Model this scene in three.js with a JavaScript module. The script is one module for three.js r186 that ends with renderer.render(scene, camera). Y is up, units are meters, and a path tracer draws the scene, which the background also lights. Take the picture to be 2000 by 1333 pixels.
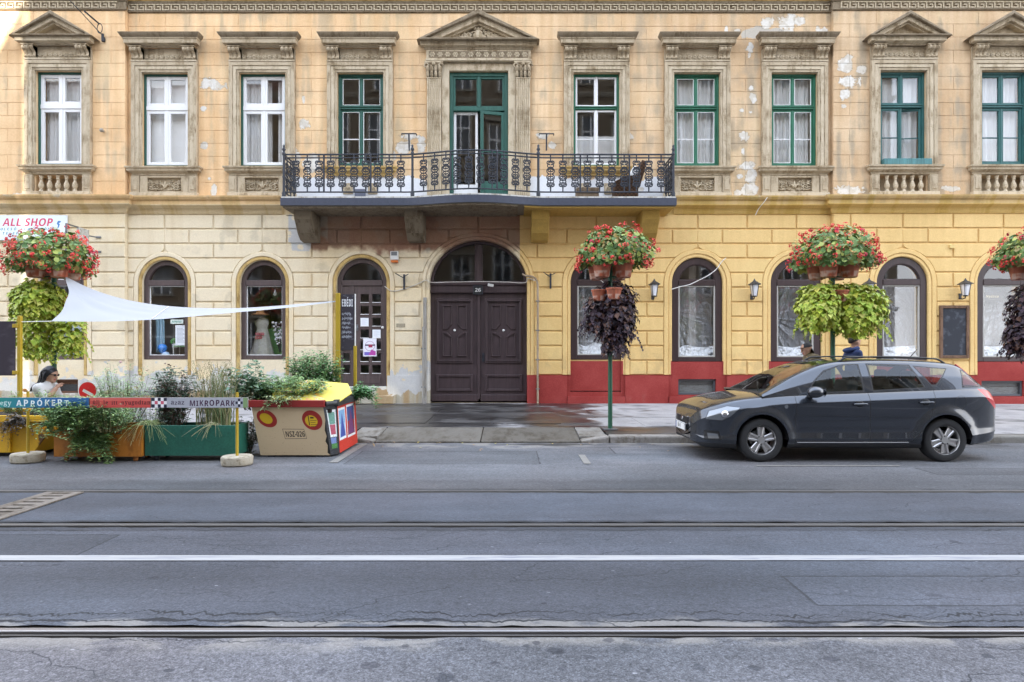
import * as THREE from 'three';
import { mergeGeometries } from 'three/addons/utils/BufferGeometryUtils.js';
import { RoundedBoxGeometry } from 'three/addons/geometries/RoundedBoxGeometry.js';
import { MarchingCubes } from 'three/addons/objects/MarchingCubes.js';

// ------------------------------------------------------------------ camera, sky, sun, exposure
const scene = new THREE.Scene();
const EYE = 1.58;
const camera = new THREE.PerspectiveCamera(55.87, 1024 / 682, 0.1, 400);
camera.position.set(0, EYE, 0);
camera.lookAt(0, EYE, -10);
camera.setViewOffset(2000, 1333, 0, -23.5, 2000, 1333);
const renderer = new THREE.WebGLRenderer();
renderer.toneMapping = THREE.LinearToneMapping;
renderer.toneMappingExposure = 4.9;
renderer.shadowMap.enabled = true;

// small value-noise toolbox
const HT = new Float32Array(65536);
{ let s = 12345; for (let i = 0; i < 65536; i++) { s = (Math.imul(s, 1664525) + 1013904223) >>> 0; HT[i] = s / 4294967296; } }
const hash2 = (i, j) => HT[(Math.imul(i, 374761) + Math.imul(j, 668265263 >>> 8) + 7919) & 65535];
function noise2(x, y) {
  const i = Math.floor(x), j = Math.floor(y); let u = x - i, v = y - j; u = u * u * (3 - 2 * u); v = v * v * (3 - 2 * v);
  const a = hash2(i, j), b = hash2(i + 1, j), c = hash2(i, j + 1), d = hash2(i + 1, j + 1);
  return a + (b - a) * u + (c - a) * v + (a - b - c + d) * u * v;
}
function fbm(x, y, o = 4) { let s = 0, a = 0.5, n = 0; for (let k = 0; k < o; k++) { s += a * noise2(x + k * 17.3, y + k * 9.1); n += a; x *= 2.03; y *= 2.03; a *= 0.5; } return s / n; }
const clamp = (x, a = 0, b = 1) => Math.min(b, Math.max(a, x));
const smooth = (a, b, x) => { const t = clamp((x - a) / (b - a)); return t * t * (3 - 2 * t); };
const mix = (a, b, t) => a + (b - a) * t;
function rng(seed) { let s = seed >>> 0; return () => { s = (s + 0x6d2b79f5) | 0; let t = Math.imul(s ^ (s >>> 15), 1 | s); t = (t + Math.imul(t ^ (t >>> 7), 61 | t)) ^ t; return ((t ^ (t >>> 14)) >>> 0) / 4294967296; }; }

{ // pale daylight sky with thin cloud, the same character all round
  const W = 512, H = 256, d = new Float32Array(W * H * 4);
  for (let j = 0; j < H; j++) for (let i = 0; i < W; i++) {
    const el = ((j + 0.5) / H - 0.5) * Math.PI, az = (i / W) * 2 * Math.PI, up = Math.max(0, Math.sin(el));
    const k = Math.pow(1 - up, 2.2), cx = Math.cos(az) * Math.cos(el) / (up + 0.35), cy = Math.sin(az) * Math.cos(el) / (up + 0.35);
    const cl = smooth(0.42, 0.72, fbm(cx * 2.1 + 9, cy * 2.1 + 4, 5)) * 0.75;
    let r = mix(0.62, 0.99, k), g = mix(0.73, 1.0, k), b = mix(0.94, 1.03, k);
    r = mix(r, 1.14, cl); g = mix(g, 1.12, cl); b = mix(b, 1.1, cl);
    if (el < 0) { r = g = b = 0.25; }
    d.set([r, g, b, 1], (j * W + i) * 4);
  }
  const t = new THREE.DataTexture(d, W, H, THREE.RGBAFormat, THREE.FloatType);
  t.mapping = THREE.EquirectangularReflectionMapping; t.magFilter = THREE.LinearFilter; t.needsUpdate = true;
  scene.background = t; scene.environment = t;
}
const sun = new THREE.DirectionalLight(new THREE.Color(1.0, 0.93, 0.82), 4.0);
sun.position.set(0, 20, 48); sun.target.position.set(0, 0, -2); sun.castShadow = true;
Object.assign(sun.shadow.camera, { left: -30, right: 30, bottom: -25, top: 30, near: 1, far: 140 });
sun.shadow.mapSize.set(2048, 2048);
scene.add(sun, sun.target);

// ------------------------------------------------------------------ helpers
const names = new Map();
function numbered(name) { const n = names.get(name) ?? 0; names.set(name, n + 1); return n ? `${name}_${String(n).padStart(3, '0')}` : name; }
function tag(o, label, category, group) { o.userData.label = label; o.userData.category = category; if (group) o.userData.group = group; return o; }
function setup(m) { m.castShadow = true; m.receiveShadow = true; return m; }
function obj(name, geo, mat, parent) {
  const m = setup(new THREE.Mesh(Array.isArray(geo) ? M(geo) : geo, mat));
  if (parent) { m.name = name; parent.add(m); } else { m.name = numbered(name); scene.add(m); }
  return m;
}
function thing(name, label, category, pos = [0, 0, 0], group, turn = 0) {
  const g = new THREE.Group(); g.name = numbered(name); g.position.set(...pos); g.rotation.y = turn; scene.add(g);
  return tag(g, label, category, group);
}
function part(name, parent, pos = [0, 0, 0]) { const g = new THREE.Group(); g.name = name; g.position.set(...pos); parent.add(g); return g; }
function structure(name, geo, mat) { const m = obj(name, geo, mat); m.userData.kind = 'structure'; return m; }
function copyOf(root, pos, label, turn) {
  const c = root.clone(); c.name = numbered(root.name.replace(/_\d{3}$/, '')); c.userData = { ...root.userData, label }; c.position.set(...pos); if (turn !== undefined) c.rotation.y = turn; scene.add(c); return c;
}
// merge geometries of any make into one (position, normal, uv, optional colour)
function M(list) {
  if (list.length === 1) return list[0];
  const color = list.some((g) => g.attributes.color);
  const out = list.map((g) => {
    const n = g.index ? g.toNonIndexed() : g.clone();
    for (const k of Object.keys(n.attributes)) if (!['position', 'normal', 'uv', ...(color ? ['color'] : [])].includes(k)) n.deleteAttribute(k);
    if (!n.attributes.normal) n.computeVertexNormals();
    if (!n.attributes.uv) n.setAttribute('uv', new THREE.BufferAttribute(new Float32Array(n.attributes.position.count * 2), 2));
    if (color && !n.attributes.color) n.setAttribute('color', new THREE.BufferAttribute(new Float32Array(n.attributes.position.count * 3).fill(1), 3));
    n.morphAttributes = {}; n.clearGroups(); return n;
  });
  return mergeGeometries(out);
}
// uv in metres by the face's main direction
let UVO = [0, 0];                                  // shifts the stain pattern from one window to the next
function boxUV(geo, s = 0.4) {
  const g = geo.index ? geo.toNonIndexed() : geo, p = g.attributes.position, n = g.attributes.normal, uv = new Float32Array(p.count * 2);
  for (let i = 0; i < p.count; i++) {
    const ax = Math.abs(n.getX(i)), ay = Math.abs(n.getY(i)), az = Math.abs(n.getZ(i)), x = p.getX(i), y = p.getY(i), z = p.getZ(i);
    const [u, v] = ay >= ax && ay >= az ? [x, z] : ax >= az ? [z, y] : [x, y];
    uv[2 * i] = u * s + UVO[0]; uv[2 * i + 1] = v * s + UVO[1];
  }
  g.setAttribute('uv', new THREE.BufferAttribute(uv, 2)); return g;
}
function planeUV(geo, x0, y0, w, h) {
  const p = geo.attributes.position, uv = new Float32Array(p.count * 2);
  for (let i = 0; i < p.count; i++) { uv[2 * i] = (p.getX(i) - x0) / w; uv[2 * i + 1] = (p.getY(i) - y0) / h; }
  geo.setAttribute('uv', new THREE.BufferAttribute(uv, 2)); return geo;
}
const box = (w, h, d, x = 0, y = 0, z = 0) => new THREE.BoxGeometry(w, h, d).translate(x, y, z);
const box2 = (x0, x1, y0, y1, z0, z1) => box(x1 - x0, y1 - y0, z1 - z0, (x0 + x1) / 2, (y0 + y1) / 2, (z0 + z1) / 2);
const rbox = (w, h, d, r, x = 0, y = 0, z = 0, s = 2) => new RoundedBoxGeometry(w, h, d, s, r).translate(x, y, z);
const rbox2 = (x0, x1, y0, y1, z0, z1, r) => rbox(x1 - x0, y1 - y0, z1 - z0, r, (x0 + x1) / 2, (y0 + y1) / 2, (z0 + z1) / 2, 1);
const cyl = (r0, r1, h, x = 0, y = 0, z = 0, n = 16) => new THREE.CylinderGeometry(r0, r1, h, n).translate(x, y, z);
const V = (x, y, z) => new THREE.Vector3(x, y, z);
function tube(pts, r, seg = 0, n = 6, closed = false) {
  const c = new THREE.CatmullRomCurve3(pts.map((p) => (p.isVector3 ? p : V(...p))), closed); return new THREE.TubeGeometry(c, seg || pts.length * 4, r, n, closed);
}
function bar(a, b, r, n = 8, r2 = r) { // round bar between two points
  const A = V(...a), B = V(...b), L = A.distanceTo(B), g = new THREE.CylinderGeometry(r2, r, L, n).translate(0, L / 2, 0);
  return g.applyQuaternion(new THREE.Quaternion().setFromUnitVectors(V(0, 1, 0), B.clone().sub(A).normalize())).translate(...a);
}
const lathe = (pts, n = 20) => new THREE.LatheGeometry(pts.map((p) => new THREE.Vector2(...p)), n);
const shapeOf = (pts) => new THREE.Shape(pts.map((p) => new THREE.Vector2(...p)));
function extrude(shape, depth, bevel = 0, z = 0, curve = 16) {
  return new THREE.ExtrudeGeometry(shape, { depth: depth - bevel, bevelEnabled: bevel > 0, bevelThickness: bevel, bevelSize: bevel, bevelOffset: -bevel, bevelSegments: 1, curveSegments: curve }).translate(0, 0, z);
}
// prism with a chamfered front: outline (counter-clockwise) from z0 to z1
function slabGeo(poly, z0, z1, c) {
  const n = poly.length, P = [], inner = poly.map((p, i) => {
    const a = poly[(i + n - 1) % n], b = poly[(i + 1) % n]; let d1 = [p[0] - a[0], p[1] - a[1]], d2 = [b[0] - p[0], b[1] - p[1]];
    const l1 = Math.hypot(...d1) || 1, l2 = Math.hypot(...d2) || 1; d1 = d1.map((v) => v / l1); d2 = d2.map((v) => v / l2);
    const nx = -(d1[1] + d2[1]), ny = d1[0] + d2[0], k = Math.max(0.5, (nx * -d1[1] + ny * d1[0])); return [p[0] + (nx / k) * c, p[1] + (ny / k) * c];
  });
  const quad = (a, b, cc, d) => P.push(...a, ...b, ...cc, ...a, ...cc, ...d);
  for (let i = 0; i < n; i++) {
    const j = (i + 1) % n, a = poly[i], b = poly[j], ia = inner[i], ib = inner[j];
    quad([...a, z0], [...b, z0], [...b, z1 - c], [...a, z1 - c]); quad([...a, z1 - c], [...b, z1 - c], [...ib, z1], [...ia, z1]);
  }
  const v2 = inner.map((p) => new THREE.Vector2(...p));
  for (const f of THREE.ShapeUtils.triangulateShape(v2, [])) for (const k of f) P.push(inner[k][0], inner[k][1], z1);
  const g = new THREE.BufferGeometry(); g.setAttribute('position', new THREE.Float32BufferAttribute(P, 3)); g.computeVertexNormals(); return g;
}
// moulded cornice with mitred returns: profile = [[outset, y], ...] bottom to top
function cornice(x0, x1, prof, z = 0, endL = 1, endR = 1) {
  const P = [], q = (a, b, c, d) => P.push(...a, ...b, ...c, ...a, ...c, ...d);
  const ring = prof.map(([d, y]) => [[x0 - d * endL, y, z], [x0 - d * endL, y, z + d], [x1 + d * endR, y, z + d], [x1 + d * endR, y, z]]);
  for (let i = 0; i + 1 < ring.length; i++) for (let k = 0; k < 3; k++) q(ring[i][k], ring[i][k + 1], ring[i + 1][k + 1], ring[i + 1][k]);
  const t = ring.at(-1), b = ring[0]; q(t[0], t[1], t[2], t[3]); q(b[3], b[2], b[1], b[0]); q(b[0], t[0], t[3], b[3]);
  const g = new THREE.BufferGeometry(); g.setAttribute('position', new THREE.Float32BufferAttribute(P, 3)); g.computeVertexNormals();
  g.setAttribute('uv', new THREE.BufferAttribute(new Float32Array(g.attributes.position.count * 2), 2)); return g;
}
function dataTex(w, h, fn, { srgb = true, rx = 1, ry = 1, wrap = THREE.RepeatWrapping } = {}) {
  const d = new Uint8Array(w * h * 4);
  for (let j = 0, k = 0; j < h; j++) for (let i = 0; i < w; i++, k += 4) { const c = fn(i / w, j / h, i, j); d[k] = clamp(c[0], 0, 255); d[k + 1] = clamp(c[1], 0, 255); d[k + 2] = clamp(c[2], 0, 255); d[k + 3] = 255; }
  const t = new THREE.DataTexture(d, w, h); t.wrapS = t.wrapT = wrap; t.magFilter = THREE.LinearFilter; t.minFilter = THREE.LinearMipmapLinearFilter; t.repeat.set(rx, ry);
  if (srgb) t.colorSpace = THREE.SRGBColorSpace; t.needsUpdate = true; return t;
}
const grey = (f) => (u, v, i, j) => { const g = f(u, v, i, j); return [g, g, g]; };
function canvasTex(w, h, draw) {
  const c = document.createElement('canvas'); c.width = w; c.height = h; const x = c.getContext('2d'); draw(x, w, h);
  const t = new THREE.CanvasTexture(c); t.colorSpace = THREE.SRGBColorSpace; t.magFilter = THREE.LinearFilter; return t;
}
// tileable noise: fbm blended over its own wrap
const tile = (f) => (u, v) => { const a = smooth(0, 1, u), b = smooth(0, 1, v); return mix(mix(f(u + 1, v + 1), f(u, v + 1), a), mix(f(u + 1, v), f(u, v), a), b); };
const std = (color, roughness = 0.8, o = {}) => new THREE.MeshStandardMaterial({ color, roughness, side: THREE.DoubleSide, ...o });
const phys = (color, roughness = 0.5, o = {}) => new THREE.MeshPhysicalMaterial({ color, roughness, side: THREE.DoubleSide, ...o });
const lin = (r, g, b) => new THREE.Color().setRGB(r, g, b);

// shared small textures
const grainT = dataTex(256, 256, (u, v) => { const g = 205 + 50 * (tile((x, y) => fbm(x * 9, y * 9, 5))(u, v) - 0.5) + 34 * (hash2((u * 256) | 0, (v * 256) | 0) - 0.5); return [g, g, g]; });
const grimeT = dataTex(1024, 1024, (u, v) => {
  const a = tile((x, y) => fbm(x * 11, y * 8, 5))(u, v), b = tile((x, y) => fbm(x * 46 + 3, y * 14, 4))(u, v), c = tile((x, y) => fbm(x * 90, y * 90, 2))(u, v), d = clamp(smooth(0.42, 0.78, a * 0.5 + b * 0.35 + c * 0.15)), n = 18 * (hash2((u * 1024) | 0, (v * 1024) | 0) - 0.5);
  return [mix(236, 150, d) + n, mix(233, 138, d) + n, mix(226, 118, d) + n];
});
const roughB = dataTex(512, 512, grey((u, v) => 255 * tile((x, y) => fbm(x * 40, y * 40, 4))(u, v)), { srgb: false });
for (const t of [grainT, roughB]) t.repeat.set(2.5, 2.5);
const rep = (t, x, y = x) => { const c = t.clone(); c.repeat.set(x, y); c.needsUpdate = true; return c; };
// ------------------------------------------------------------------ the apartment building across the street
const ZW = -17.7, S = 71.02;                       // wall plane, and how many survey units make a metre on it
const fx = (p) => (p - 1000) / S, fy = (p) => EYE + (690 - p) / S;
const XL = fx(250), XR = fx(1623), XA = -17, XB = 17, PROJ = 0.13;   // projecting end bays
const zoff = (x) => (x < XL || x > XR ? PROJ : 0);
const AXES = [-78, 122, 323, 513, 704, 935, 1165, 1361, 1551, 1758, 1954, 2150];   // window axes

const peel = [[418, 167, 20, 11], [405, 165, 9, 9], [595, 243, 9, 11], [592, 197, 3, 6], [396, 213, 6, 4], [398, 285, 6, 5], [417, 375, 6, 14], [408, 350, 4, 3], [800, 268, 16, 6], [788, 290, 14, 12], [822, 285, 9, 14], [1062, 266, 12, 6], [1078, 285, 8, 8], [1230, 268, 6, 6], [610, 320, 14, 16], [575, 310, 8, 14], [760, 305, 10, 16],
  [1497, 44, 10, 9], [1540, 46, 16, 17], [1561, 42, 10, 8], [1440, 60, 6, 4], [1418, 60, 3, 7], [1465, 93, 7, 10], [1463, 108, 3, 5], [1608, 62, 8, 9], [1597, 60, 4, 8], [1467, 173, 4, 4], [1470, 192, 6, 8], [1448, 217, 4, 3], [1465, 220, 3, 2], [1452, 268, 10, 8], [1451, 298, 3, 7], [1460, 325, 14, 8], [1467, 345, 10, 18], [1445, 345, 5, 4], [1463, 372, 16, 12], [1440, 378, 8, 6], [1466, 388, 8, 8],
  [1645, 132, 14, 16], [1675, 140, 8, 8], [1652, 163, 18, 12], [1645, 188, 8, 9], [1643, 212, 4, 3], [1655, 375, 25, 9], [45, 386, 14, 5], [130, 388, 8, 5], [1850, 372, 14, 5], [1925, 378, 20, 5], [1240, 372, 14, 8]];
const bare = [[1475, 66, 26, 13], [1520, 66, 20, 10]];
const FW = 2048, FH = 820, FX = 34, FY = 13.6;
const facadeT = dataTex(FW, FH, (u, v, i, j) => {
  const X = XA + FX * u, Y = FY * v, px = 1000 + X * S, py = 690 - (Y - EYE) * S;
  const big = fbm(X * 0.55 + 3, Y * 0.55 + 8, 4), med = fbm(X * 2.3, Y * 2.3 + 40, 4), fine = hash2(i, j) - 0.5, streak = fbm(X * 5.5, Y * 0.55 + 3, 4), edge = (fbm(X * 6, Y * 6, 4) - 0.5) * 2;
  let c;
  if (py < 403) {                                   // first floor: apricot limewash, greyer to the right
    const t = smooth(300, 1750, px + (med - 0.5) * 700);
    c = [mix(237, 214, t), mix(199, 184, t), mix(151, 146, t)]; { const sv = (fbm(X * 7.5 + 11, Y * 0.35, 4) - 0.5) * 34 + (fbm(X * 1.1, Y * 1.3 + 19, 4) - 0.5) * 30; c = [c[0] + sv * 0.8, c[1] + sv, c[2] + sv * 1.1]; };
    const d = smooth(0.50, 0.78, big * 0.55 + streak * 0.45) * 0.75; c = [mix(c[0], 216, d), mix(c[1], 190, d), mix(c[2], 148, d)];
    const d2 = smooth(0.50, 0.74, med * 0.45 + streak * 0.55) * (0.42 + 0.5 * smooth(900, 1700, px)); c = [mix(c[0], 172, d2), mix(c[1], 155, d2), mix(c[2], 130, d2)];
    if (px > 556 && px < 1302 && py > 347 + edge * 10) { const w = 226 + med * 14; c = [w, w + 1, w + 4]; }
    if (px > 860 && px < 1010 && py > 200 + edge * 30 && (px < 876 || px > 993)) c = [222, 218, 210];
    for (const [x, y, rx, ry] of bare) if (Math.hypot((px - x) / rx, (py - y) / ry) + edge * 0.5 < 1) c = [192, 184, 170];
    for (const [x, y, rx, ry] of peel) { const q = Math.abs(px - x) < rx * 2.4 && Math.abs(py - y) < ry * 2.4 ? Math.hypot((px - x) / rx, (py - y) / ry) + edge * 0.7 + (fbm(X * 26, Y * 26, 2) - 0.5) * 0.55 - 0.08 : 9; if (q < 1) { const e = smooth(0.4, 0.62, fbm(X * 9 + 3, Y * 9, 3)) * 0.5 + smooth(0.75, 1, q) * 0.3; c = [mix(228, 196, e), mix(223, 184, e), mix(213, 164, e)]; } else if (q < 1.1) c = c.map((k) => k * 0.87); }
  } else if (px > 1015) {                           // repainted yellow shop half
    c = [236, 200, 134]; const d = smooth(0.5, 0.85, med * 0.6 + streak * 0.4) * 0.35; c = [mix(c[0], 224, d), mix(c[1], 186, d), mix(c[2], 120, d)];
    c = c.map((k) => k + (big - 0.5) * 22 + (fbm(X * 8, Y * 0.5 + 30, 4) - 0.5) * 14);
    const sp = smooth(640, 735, py) * smooth(0.5, 0.68, fbm(X * 5, Y * 4 + 12, 5)) * 0.4, rep2 = smooth(0.60, 0.63, fbm(X * 0.9 + 50, Y * 1.1 + 5, 3)) * 0.3; c = [mix(c[0], 196, sp), mix(c[1], 166, sp), mix(c[2], 116, sp)]; c = [mix(c[0], 244, rep2), mix(c[1], 214, rep2), mix(c[2], 146, rep2)];
    const low = px > 1085 ? AXES.some((a) => Math.abs(px - a) < 51) : false;
    if (py > 733 || (low && py > 706)) { c = [158, 58, 52].map((k) => k + (med - 0.5) * 26); const s = smooth(0.62, 0.8, streak * 0.5 + med * 0.5) * smooth(760, 790, py + edge * 12); c = c.map((k, n) => mix(k, [150, 110, 100][n], s * 0.6)); }
  } else {                                          // faded cream half
    c = [238, 222, 190]; const d = smooth(0.48, 0.8, big * 0.4 + streak * 0.6) * 0.7; c = [mix(c[0], 224, d), mix(c[1], 204, d), mix(c[2], 168, d)];
    const o = smooth(0.55, 0.7, fbm(X * 0.8 + 30, Y * 1.2, 3)) * 0.22; c = [mix(c[0], 233, o), mix(c[1], 200, o), mix(c[2], 140, o)];
    const bq = smooth(-7, 6, px - 606 + edge * 9) * smooth(8, -8, py - 490 - edge * 9 - (px > 640 && px < 770 ? (med - 0.5) * 26 : 0)) * (0.86 + 0.14 * smooth(0.35, 0.6, med)), was = c;
    if (bq > 0.01) { c = [152, 114, 92].map((k) => k + (med - 0.5) * 40); const g = smooth(0.5, 0.62, fbm(X * 1.7 + 5, Y * 1.7, 3)) * (px > 775 && px < 840 ? 1 : px < 640 ? 0.9 : 0.25); c = [mix(c[0], 160, g), mix(c[1], 148, g), mix(c[2], 132, g)]; c = c.map((k, n) => mix(was[n], k, bq)); }
    if (Math.abs(px - 585) < 22 && py > 418 && py < 492) c = edge > -0.1 ? [204, 203, 200] : c;
    const base = 722 + edge * 42 + (px > 760 ? -4 : 10) + (px > 235 && px < 270 ? -10 : 0);
    if (py > base) { const w = (med - 0.5) * 26; const pt = smooth(0.35, 0.6, fbm(X * 1.4 + 60, Y * 1.8, 4)); c = [mix(226, 208, pt) + w, mix(221, 206, pt) + w, mix(210, 202, pt) + w]; if (py > 766 + edge * 16) { const r = smooth(0.4, 0.7, streak); c = [mix(196, 186, r), mix(188, 158, r), mix(168, 118, r)]; } }
    const gk = smooth(0.6, 0.75, med) * 0.25; c = c.map((k) => k * (1 - gk * 0.3));
  }
  if (py > 385 && py < 420) { const s = smooth(0.45, 0.75, streak) * 0.35; c = c.map((k, n) => mix(k, px > 1015 ? [196, 158, 70][n] : [198, 164, 104][n], 0.35 + s)); }
  return c.map((k) => k + fine * 12);
}, { wrap: THREE.ClampToEdgeWrapping });
const plasterB = dataTex(512, 512, grey((u, v) => 255 * tile((x, y) => 0.65 * fbm(x * 24, y * 24, 3) + 0.35 * fbm(x * 90, y * 90, 2))(u, v)), { srgb: false, rx: FX / 1.6, ry: FY / 1.6 });
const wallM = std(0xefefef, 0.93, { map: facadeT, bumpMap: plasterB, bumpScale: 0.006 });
const wuv = (g) => planeUV(g, XA, 0, FX, FY);
const stoneM = std(lin(0.57, 0.48, 0.355), 0.95, { map: grimeT, bumpMap: rep(roughB, 4), bumpScale: 0.006 });
const stoneLightM = std(lin(0.66, 0.57, 0.435), 0.95, { map: grimeT, bumpMap: rep(roughB, 4), bumpScale: 0.006 });
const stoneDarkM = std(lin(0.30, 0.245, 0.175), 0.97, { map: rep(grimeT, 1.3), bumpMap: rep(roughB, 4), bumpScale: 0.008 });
const ochreM = std(lin(0.66, 0.47, 0.19), 0.92, { map: grimeT });
const glassM = phys(0xffffff, 0.02, { transmission: 1, thickness: 0, ior: 1.85, specularIntensity: 1 });
const glassDimM = phys(lin(0.72, 0.74, 0.74), 0.04, { transmission: 1, thickness: 0, ior: 1.6 });
const woodT0 = dataTex(256, 512, (u, v) => { const g = tile((x, y) => fbm(x * 34, y * 3, 4))(u, v), n = hash2((u * 256) | 0, (v * 512) | 0); const k = 190 + 90 * (g - 0.5) + 14 * (n - 0.5); return [k, k, k]; });
const woodT = rep(woodT0, 2.5);
const paint = (r, g, b, ro = 0.55) => std(lin(r, g, b), ro, { map: woodT, bumpMap: rep(woodT0, 2.5), bumpScale: 0.002 });
const whiteFrameM = std(lin(0.74, 0.74, 0.735), 0.4), greenFrameM = paint(0.032, 0.24, 0.13), tealFrameM = paint(0.04, 0.20, 0.19), deepGreenM = paint(0.03, 0.165, 0.12), brownFrameM = paint(0.16, 0.112, 0.105, 0.5), darkBrownM = paint(0.075, 0.04, 0.038, 0.45), gateM = paint(0.10, 0.062, 0.066, 0.5), beadM = std(lin(0.8, 0.8, 0.78), 0.5);
const ironM = std(lin(0.022, 0.026, 0.036), 0.55), interiorM = std(lin(0.46, 0.43, 0.39), 0.95), greyMetalM = std(lin(0.22, 0.23, 0.24), 0.45, { metalness: 0.7 });

const house = thing('apartment_building', 'long two-colour apartment building, apricot above, cream and yellow shops below, with iron balcony', 'building', [0, 0, ZW]);
const put = (name, geo, mat, parent = house) => obj(name, geo, mat, parent);

// openings: [axis, half width, spring y, rise, sill y, ring width]
const SPR = fy(553), arches = AXES.map((a, k) => {
  const right = k >= 6, o = { k, x: fx([-78, 125, 322, 513, 706, 934, 1164, 1362, 1555, 1757, 1952, 2150][k]), hw: right ? 0.70 : 0.63, spr: SPR, sill: fy(right ? 707 : 703), ring: right ? 0.22 : 0.215 };
  if (k === 4) { o.hw = 0.69; o.sill = fy(757); }
  if (k === 5) { o.hw = 1.345; o.sill = 0.16; o.ring = 0.19; o.rise = 1.19; }
  if (k === 6) o.sill = fy(766);
  o.rise ??= o.hw; o.z = zoff(o.x); return o;
});
const archPts = (x, hw, rise, spr, y0, n = 28) => { const p = [[x - hw, y0], [x + hw, y0]]; for (let i = 0; i <= n; i++) { const t = (i / n) * Math.PI; p.push([x + hw * Math.cos(t), spr + rise * Math.sin(t)]); } return p; };
const UY0 = fy(325), UY1 = fy(143), UHW = 0.634;
const upper = AXES.map((a, k) => ({ k, x: fx(a), hw: k === 5 ? 0.81 : UHW, y0: k === 5 ? 5.66 : UY0, y1: k === 5 ? fy(140) : UY1, z: zoff(fx(a)) }));
const basements = [[135, 23, 741, 768], [1362, 37, 741, 772], [1952, 41, 744, 774], [1555, 37, 741, 772]];
{ // carcass: the wall behind the facing blocks, in its three bays, with all openings cut
  const bays = [[XA, XL, PROJ], [XL, XR, 0], [XR, XB, PROJ]];
  for (const [a, b, z] of bays) {
    const s = shapeOf([[a, 0], [b, 0], [b, 13.4], [a, 13.4]]);
    for (const o of arches) if (o.x > a && o.x < b) s.holes.push(shapeOf(archPts(o.x, o.hw, o.rise, o.spr, Math.max(o.sill, 0.02))));
    for (const w of upper) if (w.x > a && w.x < b) s.holes.push(shapeOf([[w.x - w.hw, w.y0], [w.x + w.hw, w.y0], [w.x + w.hw, w.y1], [w.x - w.hw, w.y1]]));
    for (const w of upper) if (w.x > a && w.x < b && [0, 1, 9, 10, 11].includes(w.k)) s.holes.push(shapeOf([[w.x - 0.64, 5.98], [w.x + 0.64, 5.98], [w.x + 0.64, 6.43], [w.x - 0.64, 6.43]]));
    for (const [p, h, t, m] of basements) if (fx(p) > a && fx(p) < b) s.holes.push(shapeOf([[fx(p - h), fy(m)], [fx(p + h), fy(m)], [fx(p + h), fy(t)], [fx(p - h), fy(t)]]));
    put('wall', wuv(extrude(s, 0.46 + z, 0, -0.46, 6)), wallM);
  }
  // rooms behind: floors, ceilings and a back wall, so daylight only comes in through the openings
  put('interior', [box2(XA, XB, 0, 0.2, -6, -0.47), box2(XA, XB, 5.2, 5.6, -6, -0.47), box2(XA, XB, 10.6, 10.9, -6, -0.47), box2(XA, XB, 0, 13.4, -6.3, -6.01), box2(XA - 0.3, XA - 0.01, 0, 13.4, -6.3, -0.1), box2(XB + 0.01, XB + 0.3, 0, 13.4, -6.3, -0.1), ...[-9, -3.6, 1.6, 5.1, 10.3].flatMap((x) => [box2(x - 0.1, x + 0.1, 0.21, 5.19, -6, -0.48), box2(x - 0.1, x + 0.1, 5.61, 10.59, -6, -0.48)])], interiorM);
  put('roof', [box2(XA, XB, 13.41, 13.6, -6.3, 0.5), box2(XA, XB, 13.61, 14.6, -6.2, -0.1)], std(lin(0.22, 0.12, 0.09), 0.9, { map: grimeT }));
}
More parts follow.
